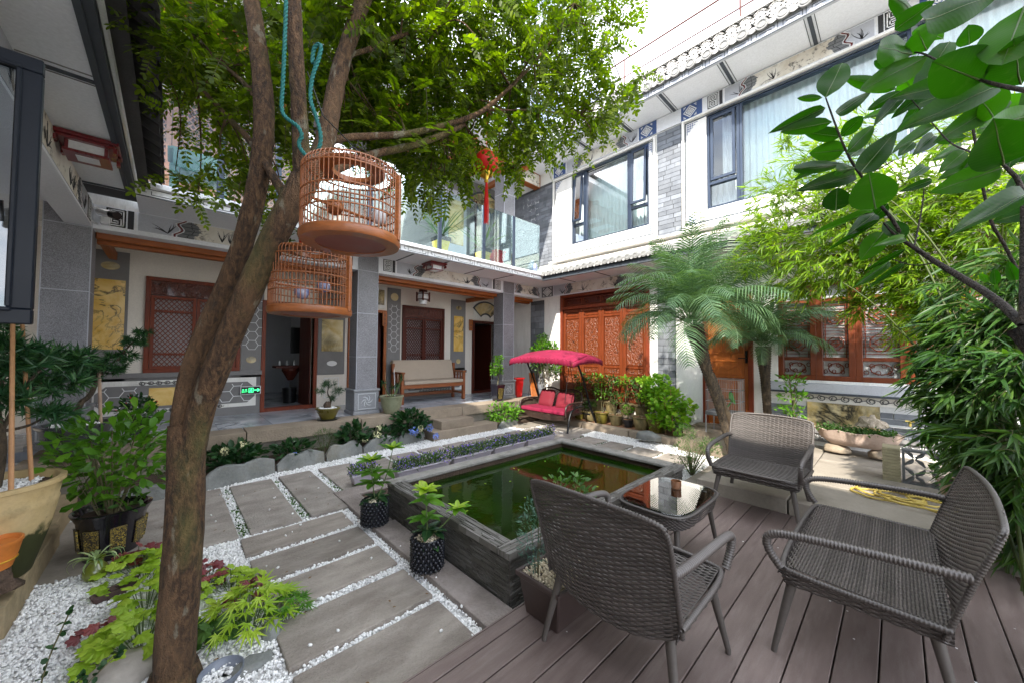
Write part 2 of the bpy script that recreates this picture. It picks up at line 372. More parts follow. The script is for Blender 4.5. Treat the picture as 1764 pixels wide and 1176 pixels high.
# ---- pebbles (one mesh, real stones)
def pebbles(name, regions, dens_fn, zbase, avoid, size=(.006, .0115), mat=None, parent=None, layers=.012):
    ico = [(-.5257, 0, .8507), (.5257, 0, .8507), (-.5257, 0, -.8507), (.5257, 0, -.8507), (0, .8507, .5257), (0, .8507, -.5257), (0, -.8507, .5257), (0, -.8507, -.5257), (.8507, .5257, 0), (-.8507, .5257, 0), (.8507, -.5257, 0), (-.8507, -.5257, 0)]
    icf = [(0, 4, 1), (0, 9, 4), (9, 5, 4), (4, 5, 8), (4, 8, 1), (8, 10, 1), (8, 3, 10), (5, 3, 8), (5, 2, 3), (2, 7, 3), (7, 10, 3), (7, 6, 10), (7, 11, 6), (11, 0, 6), (0, 1, 6), (6, 1, 10), (9, 0, 11), (9, 11, 2), (9, 2, 5), (7, 2, 11)]
    P = []
    for x0, y0, x1, y1 in regions:
        n = int((x1 - x0) * (y1 - y0) * dens_fn((x0 + x1) / 2, (y0 + y1) / 2))
        p = np.column_stack([rng.uniform(x0, x1, n), rng.uniform(y0, y1, n)])
        ok = np.ones(len(p), bool)
        for a in avoid:
            m = .004 + rng.uniform(-.012, .012, len(p))
            ok &= ~((p[:, 0] > a[0] - m) & (p[:, 0] < a[2] + m) & (p[:, 1] > a[1] - m) & (p[:, 1] < a[3] + m))
        P.append(p[ok])
    P = np.vstack(P); n = len(P)
    s = rng.uniform(size[0], size[1], n)
    z = zbase + rng.uniform(0, layers, n)
    ax = rng.normal(size=(n, 3, 3)); q, _ = np.linalg.qr(ax)
    scl = np.column_stack([s * rng.uniform(.8, 1.4, n), s * rng.uniform(.7, 1.1, n), s * rng.uniform(.55, .9, n)])
    V = np.array(ico)[None] * (1 + rng.uniform(-.18, .18, (n, 12, 1))) * scl[:, None, :]
    V = np.einsum('nij,nkj->nki', q, V); V[..., 0] += P[:, None, 0]; V[..., 1] += P[:, None, 1]; V[..., 2] += z[:, None]
    Fc = (np.array(icf)[None] + (np.arange(n) * 12)[:, None, None]).reshape(-1)
    return fastmesh(name, V.reshape(-1, 3), Fc, 3, mat, parent)
def fastmesh(name, V, Fidx, k, mat, parent=None, smooth=False, world=True):
    if parent and world:
        off = rootloc(parent); V = V - np.array(off)
    nf = len(Fidx) // k; me = bpy.data.meshes.new(name)
    me.vertices.add(len(V)); me.vertices.foreach_set('co', np.ascontiguousarray(V, dtype=np.float32).ravel())
    me.loops.add(len(Fidx)); me.loops.foreach_set('vertex_index', np.ascontiguousarray(Fidx, dtype=np.int32))
    me.polygons.add(nf); me.polygons.foreach_set('loop_start', np.arange(nf, dtype=np.int32) * k); me.polygons.foreach_set('loop_total', np.full(nf, k, dtype=np.int32))
    if smooth: me.polygons.foreach_set('use_smooth', np.ones(nf, dtype=bool))
    me.materials.append(mat); me.update(calc_edges=True)
    o = bpy.data.objects.new(name, me); link(o)
    if parent: o.parent = parent
    return o
def pebmat():
    m, nt, b, out = newmat('white_pebble'); g = nt.nodes.new('ShaderNodeNewGeometry')
    c = ramp(nt, g.outputs['Random Per Island'], [(0, (.42, .42, .42)), (.1, (.7, .7, .69)), (.6, (.82, .82, .81)), (1, (.88, .88, .87))])
    nt.links.new(c, b.inputs['Base Color']); b.inputs['Roughness'].default_value = .6; return m
PEB = pebmat()
STEPS = (3.2, 5.33, 4.7, 5.72)
o = pebbles('pebbles', [(-.57, 1.46, 1.3, 3.6), (-.57, 3.5, 1.5, 5.35), (1.3, 3.98, 3.6, 5.5), (3.6, 3.9, 6.0, 5.72), (4.1, 1.5, 6.0, 3.98), (-1.1, .2, .5, 1.46)],
            lambda x, y: 7500 if (y < 3.6 and x < 1.4) else (5200 if x < 1.6 else 3200), .008, SL + [STEPS], mat=PEB)
o['kind'] = 'stuff'
o = pebbles('stray_pebbles', [(.4, 1.5, 1.3, 3.6), (-.2, 3.6, 1.3, 5.0)], lambda x, y: 14, .042, [], mat=PEB); o['kind'] = 'stuff'
# ================================================================ VERANDA PLATFORM
ZP = .45
vf = MB().box(-1.4, 6.1, .2, 9.5, 11, ZP).build('veranda_floor', MARF); vf['kind'] = 'structure'
# tile joints as thin recessed grooves: tiles laid as pieces
vt = struct_root('veranda_tiles')
tm = MB().box(0, 0, 0, .595, .595, .008).mesh('tile', MARF)
for i in range(14):
    for j in range(3):
        if 6.105 + .6 * j > 7.4: continue
        place(tm, 'tile', vt, (-1.3 + .6 * i, 6.108 + .6 * j, ZP))
ZF = ZP + .008
kr = struct_root('veranda_kerb')
MB().box(-1.0, 5.80, -.03, 6.75, 6.1, .29).build('kerb_base', CONC, kr)
x = -.95
for w in (1.7, 1.45, 1.9, 1.5, 1.75, .98):
    slab(x + .004, 5.715, x + w - .004, 6.102, ZF + .004, .165, KERBM, kr, 'stone'); x += w
# steps
st = thing('garden_steps', 'two rough sandstone steps leading up to the veranda edge', 'steps', (3.95, 5.55, 0))
slab(3.25, 5.33, 4.66, 5.71, .15, .16, KERBM, st, 'step'); slab(3.45, 5.42, 4.15, 5.71, .30, .15, KERBM, st, 'step')
# left wing platform (z .45) and the low ledge in front of it
lp = MB().box(-3.2, -3, -.03, -.98, 5.72, ZP - .02).build('left_veranda_floor', MARF); lp['kind'] = 'structure'
lk = struct_root('left_veranda_kerb')
y = -1
while y < 5.6: slab(-.98, y + .004, -.78, min(y + 1.4, 5.71) - .004, ZP, .46, KERBM, lk, 'stone'); y += 1.4
LEDGM = M('mossy_cast_stone', (.34, .26, .15), .85, .25, 3.2, c2=(.46, .36, .22), bmp=.5, bscale=50, bdist=.008, grime=((.11, .1, .055), 3.5, .65))
lw = thing('low_garden_wall', 'low cream stone ledge along the white gravel at the left edge', 'wall', (-.65, 4, 0))
slab(-.775, 3.19, -.575, 4.4, .17, .19, LEDGM, lw, 'coping'); slab(-.775, 4.41, -.59, 5.3, .17, .19, LEDGM, lw, 'coping')
# right patio
ps = struct_root('patio_paving')
random.seed(11)
for (x0, y0, x1, y1) in ((4.0, .68, 5.2, 1.44), (5.2, .68, 6.75, 1.44), (4.0, -.25, 4.75, .68), (4.75, -.25, 5.9, .68), (5.9, -.25, 6.75, .68), (4.0, -1.2, 5.0, -.25), (5.0, -1.2, 6.75, -.25), (4.0, -2.4, 5.3, -1.2), (5.3, -2.4, 6.75, -1.2)):
    slab(x0 + .003, y0 + .003, x1 - .003, y1 - .003, .22, .22, CONC, ps, 'paving_slab')
slab(5.78, 1.45, 6.3, 2.35, .2, .2, KERBM, ps, 'paving_slab'); slab(6.2, 1.46, 6.74, 2.45, .29, .1, KERBM, ps, 'paving_slab')
slab(4.05, 1.45, 5.77, 1.7, .05, .06, CONC, ps, 'paving_slab')
# planting shelf before the carved doors
pk = struct_root('planting_kerb')
for a, b in ((2.4, 3.3), (3.3, 4.3), (4.3, 5.3), (5.3, 5.7)): slab(5.96, a + .004, 6.14, b - .004, .13, .15, KERBM, pk, 'kerb_stone')
ss = MB().box(6.14, 2.46, -.03, 6.75, 5.72, .115).build('planting_soil', M('brown_earth', (.2, .1, .05), .95, .3, 8, bmp=.8, bscale=60, bdist=.01)); ss['kind'] = 'structure'
slab(6.5, 3.2, 6.74, 5.6, .3, .3, KERBM, pk, 'kerb_stone')
# ================================================================ DECK
DECKM = M('composite_deck_board', (.125, .09, .08), .55, .15, 4, c2=(.185, .142, .126), bmp=.5, bscale=90, bdist=.003, stretch=(1, 7, 1), src='World', objvar=.13, grime=((.25, .21, .19), 3.5, .4))
dk = struct_root('timber_deck')
MB().box(.3, -.42, -.03, 4.0, 1.44, .06).build('deck_base', SOIL, dk)
y = 1.452; first = True
while y > -.42:
    w = .075 if first else .138; first = False
    MB().box(-.4, y - w, .06, 3.995, y, .1).build('plank', DECKM, dk, bevel=.003); y -= w + .006
MB().box(-.4, 1.453, 0, 3.995, 1.462, .1).build('edge_board', DECKM, dk)
bs_ = MB().box(-1, -2.6, -.03, 3.99, -.45, .09).build('soil', SOIL); bs_['kind'] = 'structure'
# ================================================================ POND
pond = thing('raised_pond', 'raised stone pond with dark green water in the courtyard', 'pond', (2.7, 2.35, 0))
X0, X1, Y0, Y1 = 1.455, 3.97, 1.55, 3.20
def slate(nm, k):
    m, nt, b, out = newmat(nm); v = coords(nt, src='World')
    n1 = noise(nt, v, 7, 6, .65); n2 = noise(nt, v, 90, 3)
    oi = nt.nodes.new('ShaderNodeObjectInfo')
    g = nt.nodes.new('ShaderNodeNewGeometry')
    c = ramp(nt, g.outputs['Random Per Island'], [(0, sc3((.04, .038, .034), k)), (.6, sc3((.085, .08, .072), k)), (1, sc3((.16, .155, .15), k))])
    c = mix(nt, .4, c, ramp(nt, n1, [(.3, (.04, .035, .022)), (.7, (.13, .125, .115))]))
    nt.links.new(c, b.inputs['Base Color']); b.inputs['Roughness'].default_value = .65; bump(nt, b, n2, .5, .004); return m
SLATE = slate('stacked_slate', .9); SLATEG = slate('grey_slate_strip', 1.7)
MB().box(X0 + .02, Y0 + .02, -.03, X1 - .02, Y0 + .1, .3).box(X0 + .02, Y1 - .1, -.03, X1 - .02, Y1 - .02, .3).box(X0 + .02, Y0 + .1, -.03, X0 + .1, Y1 - .1, .3).box(X1 - .1, Y0 + .1, -.03, X1 - .02, Y1 - .1, .3).build('core_wall', SOIL, pond)
# thin stacked slate strips on the faces (far too many to pick apart: one part)
mb = MB(); random.seed(5)
def strips_face(a, b, fixed, axis, sign, z0=0.0, z1=.305, h=.0105):
    z = z0
    while z < z1 - .004:
        u = a + random.uniform(-.1, 0)
        while u < b:
            L = random.uniform(.05, .16); u0, u1 = max(a, u), min(b, u + L)
            if u1 > u0 + .01:
                d = random.uniform(.002, .013)
                if axis == 'x': mb.box(u0 + .001, fixed, z, u1 - .001, fixed + sign * d, z + h - .002)
                else: mb.box(fixed, u0 + .001, z, fixed + sign * d, u1 - .001, z + h - .002)
            u += L
        z += h
strips_face(Y0 + .02, Y1 - .02, X0 + .02, 'y', -1); strips_face(X0 + .02, X1 - .02, Y0 + .02, 'x', -1)
o = mb.build('slate_cladding', SLATE, pond); o['kind'] = 'stuff'
mb = MB()       # rim of small slate tiles laid flat, sides mitred
def rim(x0, y0, x1, y1, horiz, near):
    L = (x1 - x0) if horiz else (y1 - y0); n = 10 if near else 8; wd = ((y1 - y0) if horiz else (x1 - x0)) / n
    for r in range(n):
        u = random.uniform(-.1, 0)
        while u < L:
            l = random.uniform(.07, .16); a, b = max(0, u), min(L, u + l)
            if b > a + .01:
                z = .332 + random.uniform(0, .008)
                if horiz: mb.box(x0 + a + .001, y0 + r * wd + .001, .3, x0 + b - .001, y0 + (r + 1) * wd - .001, z)
                else: mb.box(x0 + r * wd + .001, y0 + a + .001, .3, x0 + (r + 1) * wd - .001, y0 + b - .001, z)
            u += l
rim(X0, Y0, X1, Y0 + .115, True, True); rim(X0, Y0 + .116, X0 + .125, Y1 - .12, False, True)
o = mb.build('rim_tiles', SLATEG, pond); o['kind'] = 'stuff'
mb = MB().box(X0, Y1 - .12, .3, X1, Y1, .34).box(X1 - .15, Y0 + .116, .3, X1, Y1 - .121, .34)
mb.build('back_coping', KERBM if False else M('grey_coping', (.23, .22, .2), .7, .25, 8, bmp=.7, bscale=60, bdist=.01, grime=((.07, .065, .05), 6, .7)), pond, bevel=.01)
wm, nt, b, out = newmat('pond_water')
b.inputs['Base Color'].default_value = (.012, .035, .004, 1); b.inputs['Roughness'].default_value = .03; b.inputs['IOR'].default_value = 1.33; b.inputs['Specular IOR Level'].default_value = .45
v = coords(nt, src='World'); bump(nt, b, noise(nt, v, 9, 3, .5), .05, .02)
n1 = noise(nt, v, 1.1, 3); nt.links.new(ramp(nt, n1, [(.35, (.004, .015, .001)), (.7, (.013, .036, .002))]), b.inputs['Base Color'])
MB().box(X0 + .12, Y0 + .11, .0, X1 - .14, Y1 - .11, .255).build('water', wm, pond)
# ================================================================ BUILDING HELPERS
def wall_open(mb, fr, u0, u1, v0, v1, ops, d0, d1):
    us = sorted({u0, u1, *[max(u0, min(u1, o[0])) for o in ops], *[max(u0, min(u1, o[2])) for o in ops]})
    for a, b in zip(us, us[1:]):
        if b - a < 1e-5: continue
        m = (a + b) / 2; vs = [(o[1], o[3]) for o in ops if o[0] < m < o[2]]; vs.sort(); z = v0
        for c, d in vs:
            if c > z: fr.box(mb, a, z, b, c, d0, d1)
            z = max(z, d)
        if z < v1: fr.box(mb, a, z, b, v1, d0, d1)
    return mb
def keypat(mb, fr, u, v, w, h, d):        # squared spiral
    t = w * .085
    def L(pts): fr.stroke(mb, [(u + a * w, v + b * h) for a, b in pts], t, d, d + .003)
    L([(.06, .06), (.94, .06), (.94, .94), (.06, .94), (.06, .06)])
    L([(.2, .94), (.2, .58), (.78, .58), (.78, .82), (.38, .82), (.38, .7), (.62, .7)])
    L([(.8, .06), (.8, .44), (.22, .44), (.22, .18), (.62, .18), (.62, .31), (.38, .31)])
def diamond(mb, fr, u, v, w, h, d):
    t = w * .06; c = lambda k: [(u + w * (.5 + k * a), v + h * (.5 + k * b)) for a, b in ((-.5, 0), (0, -.5), (.5, 0), (0, .5))]
    fr.stroke(mb, c(.86), t, d, d + .003, True); fr.stroke(mb, c(.56), t * .8, d, d + .003, True)
    for a in range(8):
        th = a * PI / 4; fr.stroke(mb, [(u + w * (.5 + .04 * math.cos(th)), v + h * (.5 + .04 * math.sin(th))), (u + w * (.5 + .2 * math.cos(th)), v + h * (.5 + .2 * math.sin(th)))], t, d, d + .003)
    for sx in (0, 1):
        for sy in (0, 1):
            for k in (.1, .2): fr.stroke(mb, [(u + w * (sx + (1 - 2 * sx) * k), v + h * (sy + (1 - 2 * sy) * .07)), (u + w * (sx + (1 - 2 * sx) * .07), v + h * (sy + (1 - 2 * sy) * k))], t * .7, d, d + .003)
def inkpaint():
    m, nt, b, out = newmat('ink_painting'); v = coords(nt, src='World')
    n1 = noise(nt, v, 2.6, 8, .62, .6); n2 = noise(nt, v, 9, 7, .75, .4); n3 = noise(nt, v, 1.2, 2)
    c = ramp(nt, n1, [(.3, (.55, .49, .4)), (.55, (.72, .69, .62)), (.8, (.76, .75, .71))])
    k = mix(nt, 1.0, ramp(nt, n2, [(.53, (0, 0, 0)), (.6, (1, 1, 1))]), ramp(nt, n1, [(.45, (1, 1, 1)), (.6, (0, 0, 0))]), 'MULTIPLY')
    c = mix(nt, mix(nt, 1.0, k, (.85, .85, .85), 'MULTIPLY'), c, (.06, .055, .05)); nt.links.new(c, b.inputs['Base Color']); b.inputs['Roughness'].default_value = .8
    return m
PAINT = inkpaint()
def frieze(par, fr, u0, u1, v0, v1, d, keys=True, seed=0):
    """painted beam face: key squares at both ends, ragged grey tile edges with a red outline, ink landscape between"""
    rr = random.Random(seed); h = v1 - v0; W = WLINE
    wl_, ik, gr, rd, pt, bg_ = MB(), MB(), MB(), MB(), MB(), MB()
    a, b = u0, u1; e = d + .003
    if keys:
        for s, x in ((0, u0 + .07), (1, u1 - .07 - h * .62)):
            fr.box(ik, x - .012, v0 + .005, x + h * .62 + .012, v1 - .005, d, e)
            keypat(wl_, fr, x, v0 + .01, h * .62, h - .02, e)
            xx = x + h * .62 + .05 if s == 0 else x - .05
            fr.box(ik, xx - .025, v0, xx + .025, v1, d, e); fr.box(wl_, xx - .045, v0, xx - .033, v1, d, e); fr.box(wl_, xx + .033, v0, xx + .045, v1, d, e)
        a, b = u0 + .07 + h * .62 + .11, u1 - .07 - h * .62 - .11
    L = b - a; fr.box(bg_, a, v0 + .004, b, v1 - .004, d, e)
    w = min(.5, L * .22); p0, p1 = a + w, b - w
    for sgn, x in ((1, p0), (-1, p1)):
        n = 9; edge = []
        for i in range(n + 1):
            t = i / n; edge.append((x - sgn * (.13 + .03 * math.sin(t * PI * 3 + 1) - .05 * t + rr.uniform(-.006, .006)), v0 + .006 + t * (h - .012)))
        inner = [(x - sgn * (-.03 + .045 * math.sin(i / n * 5 + 2)), v0 + .006 + i / n * (h - .012)) for i in range(n + 1)]
        for i in range(n):
            mb = gr if i % 2 else ik
            j = rr.uniform(-.02, .02)
            q = [edge[i], (inner[i][0] + sgn * j, inner[i][1]), (inner[i + 1][0] + sgn * j, inner[i + 1][1]), edge[i + 1]]
            if sgn < 0: q = q[::-1]
            if mb is ik: fr.poly(gr, q, e, e + .003); fr.stroke(ik, [q[0], q[1]], .006, e + .003, e + .005)
            else: fr.poly(mb, q, e, e + .002)
            fr.stroke(ik, [((q[0][0] * .4 + q[1][0] * .6), q[0][1]), ((q[3][0] * .4 + q[2][0] * .6), q[3][1])], .006, e + .003, e + .005)
        ed = [(px - sgn * .018, py) for px, py in edge]
        fr.stroke(rd, ed, .016, e + .002, e + .005); fr.stroke(wl_, [(px - sgn * .022, py) for px, py in ed], .009, e + .001, e + .004)
        fr.stroke(wl_, [(px + sgn * .02, py) for px, py in ed], .009, e + .003, e + .006)
    fr.box(pt, p0, v0 + .005, p1, v1 - .005, e, e + .0015)
    # ink orchids and grass on the plain ends and over the landscape
    for cx in [a + w * .42, b - w * .42] + [rr.uniform(p0 + .1, p1 - .1) for _ in range(max(1, int((p1 - p0) / .5)))]:
        base = (cx + .05, v0 + h * .12); dd = e + .002 if (cx > p0 and cx < p1) else e
        for k in range(9):
            th = rr.uniform(.5, 2.7); l = h * rr.uniform(.35, .8); bend = rr.uniform(-.4, .4)
            pts = [(base[0] + l * t * math.cos(th + bend * t) , base[1] + l * t * math.sin(th + bend * t) * .9) for t in (0, .35, .7, 1)]
            pts = [(x_, min(v1 - .01, y_)) for x_, y_ in pts]
            fr.stroke(ik, pts, [.009, .009, .006, .0015], dd, dd + .002)
    wl_.build('painted_white_lines', W, par); ik.build('painted_ink', INK, par); gr.build('painted_tiles', INKG, par)
    rd.build('painted_red_line', REDL, par); pt.build('painted_landscape', PAINT, par); bg_.build('painted_ground', GREYL, par)
def hexpat(mb, fr, u0, v0, u1, v1, r, d, w=.008):
    dx = r * 1.5; dy = r * math.sqrt(3); i = 0; x = u0
    def clip(p, q):
        (x0_, y0_), (x1_, y1_) = p, q
        t0, t1 = 0, 1; dx_, dy_ = x1_ - x0_, y1_ - y0_
        for pp, qq in ((-dx_, x0_ - u0), (dx_, u1 - x0_), (-dy_, y0_ - v0), (dy_, v1 - y0_)):
            if abs(pp) < 1e-9:
                if qq < 0: return None
            else:
                t = qq / pp
                if pp < 0: t0 = max(t0, t)
                else: t1 = min(t1, t)
        return None if t0 >= t1 else ((x0_ + t0 * dx_, y0_ + t0 * dy_), (x0_ + t1 * dx_, y0_ + t1 * dy_))
    while x < u1 + r:
        y = v0 - (dy / 2 if i % 2 else 0)
        while y < v1 + dy:
            c = [(x + r * math.cos(k * PI / 3), y + r * math.sin(k * PI / 3)) for k in range(6)]
            for k in range(3):
                s = clip(c[k], c[k + 1])
                if s: fr.stroke(mb, list(s), w, d, d + .003)
            y += dy
        x += dx; i += 1
def lattice(mb, fr, u0, v0, u1, v1, step, w, d0, d1):
    s = (v1 - v0) + (u1 - u0); k = -s
    L = u1 - u0; H = v1 - v0; r = .8
    n = int((L + H * r) / step) + 2
    for i in range(n):
        c = i * step
        for sg in (0, 1):
            # line x = c - r*y (sg0) or mirrored
            p = []
            y0 = max(0, (c - L) / r); y1 = min(H, c / r)
            if y1 <= y0 + .004: continue
            a, b = (c - r * y0, y0), (c - r * y1, y1)
            if sg: a, b = (L - a[0], a[1]), (L - b[0], b[1])
            fr.stroke(mb, [(u0 + a[0], v0 + a[1]), (u0 + b[0], v0 + b[1])], w, d0 + sg * .002, d1 + sg * .002)
def scroll(mb, fr, u0, u1, v, h, w, d):   # running cloud scroll in a white line
    n = max(2, int((u1 - u0) / (h * 1.5))); s = (u1 - u0) / n
    for i in range(n):
        c = u0 + (i + .5) * s; pts = []
        for k in range(13):
            t = k / 12; th = PI * (1 - 2.3 * t); rr_ = h * .5 * (1 - .65 * t)
            pts.append((c + rr_ * math.cos(th) * 1.15, v + h * .45 + rr_ * math.sin(th) * (1 if i % 2 else -1)))
        fr.stroke(mb, pts, w, d, d + .004)
        fr.stroke(mb, [(c - h * .6, v + h * .5), (c - h * .35, v + (h * .1 if i % 2 else h * .9)), (c + s - h * .6, v + h * .5)], w * .8, d, d + .004)
def leafy_carve(name, c, dark):
    m, nt, b, out = newmat(name); v = coords(nt, src='World')
    vo = N(nt, 'ShaderNodeTexVoronoi', feature='SMOOTH_F1'); vo.inputs['Scale'].default_value = 26; nt.links.new(mix(nt, .1, v, noise(nt, v, 9, 3, out='Color')), vo.inputs['Vector'])
    n1 = noise(nt, v, 34, 4, .6, 1.2)
    h = mix(nt, .5, vo.outputs['Distance'], n1)
    nt.links.new(ramp(nt, h, [(.3, c), (.56, sc3(c, .8)), (.66, dark)]), b.inputs['Base Color'])
    b.inputs['Roughness'].default_value = .3; b.inputs['Coat Weight'].default_value = .4
    inv = N(nt, 'ShaderNodeInvert'); nt.links.new(h, inv.inputs[1]); bump(nt, b, inv.outputs[0], 1.0, .03); return m
CARVE = leafy_carve('carved_wood', (.15, .036, .01), (.016, .004, .002)); CARVED = leafy_carve('dark_carved_wood', (.1, .02, .009), (.014, .004, .003))
def ellipse(cx, cy, rx, ry, n=24): return [(cx + rx * math.cos(2 * PI * k / n), cy + ry * math.sin(2 * PI * k / n)) for k in range(n)]

# ================================================================ REAR WING (faces -Y)
bw = thing('rear_wing', 'two storey rear courtyard wing with arcade, painted beams and glass balcony', 'building', (2.7, 8, 0))
FB = Fr((0, 7.45, 0), (1, 0, 0))              # u = x, v = z, n = -y
doors = [(1.2, .4, 1.95, 2.3), (2.62, .4, 3.28, 2.3), (5.68, .4, 6.4, 2.25), (7.0, .4, 7.8, 2.5)]
wins = [(-.27, 1.17, 1.0 - .15, 2.56), (3.7, 1.17, 4.77, 2.52)]
mb = MB(); wall_open(mb, FB, -3.0, 9.5, ZP - .1, 3.06, doors + wins, -.15, 0); mb.build('wall', CREAM, bw)
mb = MB(); FB.box(mb, -3.0, 3.06, 9.5, 3.2, -.15, -1.9 + 1.9); mb.build('wall_band', WHITE, bw)
# rooms behind
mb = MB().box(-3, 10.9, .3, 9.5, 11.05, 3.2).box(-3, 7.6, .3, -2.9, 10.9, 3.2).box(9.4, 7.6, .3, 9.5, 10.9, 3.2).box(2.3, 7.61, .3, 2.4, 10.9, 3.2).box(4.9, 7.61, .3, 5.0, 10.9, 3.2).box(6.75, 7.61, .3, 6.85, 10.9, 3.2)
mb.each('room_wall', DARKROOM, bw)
mb = MB().box(-3, 6.13, 3.12, 9.6, 11.0, 3.24); mb.build('veranda_ceiling', WHITE, bw)
mb = MB()
for y, z in ((6.335, 2.78), (6.44, 2.74)):
    for xa, xb in ((-.655, 2.245), (2.595, 5.495), (5.835, 6.7)): mb.box(xa, y, z, xb, y + .085, z + .085)
for x in (-.64, 2.14, 2.62, 5.4): mb.box(x, 6.53, 2.74, x + .08, 7.44, 2.84)
mb.each('ceiling_beam', WOODB, bw, bevel=.008)
# columns (granite courses with pale joints), carved bases
for i, (x0, x1) in enumerate(((-1.0, -.66), (2.25, 2.59), (5.5, 5.83))):
    top = 3.12 if i != 2 else 5.9
    c = MB().box(x0, 6.12, ZF + .42, x1, 6.46, top).build('column', GRAN, bw, bevel=.004)
    mb = MB(); z = ZF + .95
    for zz in (z, z + .72, z + 1.44, z + 3.0, z + 3.75):
        if zz < top - .1: mb.box(x0 - .003, 6.117, zz, x1 + .003, 6.463, zz + .008)
    for xx in (x0, x1): mb.box(xx - .004, 6.116, ZF + .42, xx + .004, 6.124, top)
    mb.build('joint', GREYL, c)
    bs = MB().box(x0 - .05, 6.07, ZF, x1 + .05, 6.51, ZF + .06).box(x0 - .035, 6.085, ZF + .06, x1 + .035, 6.495, ZF + .38).box(x0 - .05, 6.07, ZF + .38, x1 + .05, 6.51, ZF + .42).build('column_base', GRANL, bw, bevel=.012, seg=2)
    f = Fr((x0, 6.083, ZF), (1, 0, 0)); mb = MB(); w = x1 - x0
    for k in range(6):
        th = k * PI / 3; fr_ = [(w / 2 + (.02 + .07 * t) * math.cos(th + t * 1.2), .22 + (.02 + .07 * t) * math.sin(th + t * 1.2)) for t in (0, .4, .8, 1.1)]
        f.stroke(mb, fr_, [.012, .02, .014, .004], 0, .008)
    f.ring(mb, .02, .09, w - .02, .35, .012, 0, .006)
    mb.build('carving', M('carved_pale_stone', (.5, .52, .55), .7, .1, 5, bmp=.1) if i == 0 else bpy.data.materials['carved_pale_stone'], bs)
# beam with painted face
mb = MB().box(-.66, 6.13, 2.85, 2.25, 6.33, 3.12).box(2.59, 6.13, 2.85, 5.5, 6.33, 3.12).box(5.83, 6.13, 2.85, 6.75, 6.33, 3.12)
beam = mb.build('painted_beam', SOFFIT, bw)
FBe = Fr((0, 6.13, 0), (1, 0, 0))
frieze(beam, FBe, -.62, 2.22, 2.9, 3.115, 0, seed=3); frieze(beam, FBe, 2.62, 5.47, 2.9, 3.115, 0, seed=4); frieze(beam, FBe, 5.86, 6.7, 2.9, 3.115, 0, keys=False, seed=5)
MB().box(2.28, 6.33, 2.86, 2.56, 7.45, 2.95).box(5.53, 6.33, 2.86, 5.8, 7.45, 2.95).each('cross_beam', WHITE, bw)
# eave soffit, fascia, balcony slab
s = MB().box(-.3, 5.42, 3.12, 6.72, 6.129, 3.2).build('eave_soffit', SOFFIT, bw)
mb = MB()
for x in (.95, 1.9, 2.9, 3.6, 4.4, 5.2): mb.box(x, 5.47, 3.114, x + .025, 6.12, 3.12)
mb.each('soffit_line', GREYD, s)
fa = MB().box(-.3, 5.38, 3.10, 6.0, 5.42, 3.2).box(-.3, 5.34, 3.2, 6.0, 5.42, 3.245).build('fascia', WLINE, bw)
mb = MB(); fF = Fr((0, 5.38, 0), (1, 0, 0)); fF.box(mb, -.3, 3.10, 6.0, 3.112, 0, .004); x = -.28
while x < 5.9:
    fF.stroke(mb, [(x + .06, 3.15), (x + .03, 3.15), (x + .03, 3.185), (x + .36, 3.185), (x + .36, 3.15)], .006, 0, .003); fF.stroke(mb, [(x + .1, 3.165), (x + .1, 3.13), (x + .42, 3.13), (x + .42, 3.165)], .006, 0, .003)
    fF.box(mb, x + .455, 3.115, x + .461, 3.2, 0, .003); x += .49
mb.build('fascia_pattern', GREYD, fa)
sl = MB().box(-.3, 5.42, 3.2, 6.72, 7.45, 3.28).build('balcony_floor', SOFFIT, bw)
# balcony railing
for x0, x1 in ((-.25, .95), (1.0, 2.15), (2.2, 3.36), (3.44, 4.35), (4.43, 5.15), (5.23, 5.98)):
    g = MB().box(x0, 5.47, 3.3, x1, 5.482, 4.35).build('railing_glass', GLASS, bw)
for x in (.39, .97, 2.17, 3.4, 4.39, 5.19): MB().box(x - .035, 5.455, 3.25, x + .035, 5.5, 3.25 + (1.1 if x > .8 else .85)).build('railing_post', BLUEF, bw, bevel=.004)
# upper storey: left room, right room, roof over the gallery
mb = MB(); wall_open(mb, FB, -3, 1.75, 3.28, 5.9, [(-.6, 3.6, 1.6, 5.4)], -.15, 0); mb.box(1.65, 7.6, 3.28, 1.75, 9.8, 5.9); mb.build('upper_wall', WHITE, bw)
lw_ = MB().box(-.6, 7.5, 3.6, 1.6, 7.55, 5.4).build('upper_lattice_window', MARY if False else WOODD, bw)
mb = MB(); FU = Fr((0, 7.5, 0), (1, 0, 0))
for a in (-.6, -.05, .5, 1.05):
    FU.ring(mb, a, 3.6, a + .54, 5.4, .06, 0, .03); FU.box(mb, a + .06, 4.0, a + .48, 4.06, 0, .03)
    lattice(mb, FU, a + .06, 4.06, a + .48, 5.34, .085, .016, .0, .02); lattice(mb, FU, a + .06, 3.66, a + .48, 4.0, .085, .016, .0, .02)
mb.build('lattice', M('pink_brown_wood', (.36, .13, .075), .5, .2, 5, bmp=.1), lw_)
mb = MB(); wall_open(mb, FB, 4.55, 9.5, 3.28, 5.9, [(5.72, 3.28, 6.3, 5.35)], -.15, 0); mb.box(4.55, 7.6, 3.28, 4.7, 9.5, 5.9).box(5.0, 9.4, 3.28, 9.5, 9.5, 5.9); mb.build('upper_wall', GREYP, bw)
mb = MB(); FB.box(mb, 4.6, 3.3, 4.72, 5.88, 0, .02); FB.box(mb, 4.76, 3.32, 5.4, 5.5, 0, .015); mb.build('wall_panel', GREYL, bw)
mb = MB(); FB.box(mb, 4.86, 4.15, 5.3, 5.25, .015, .03); mb.build('marble_panel', MARW, bw)
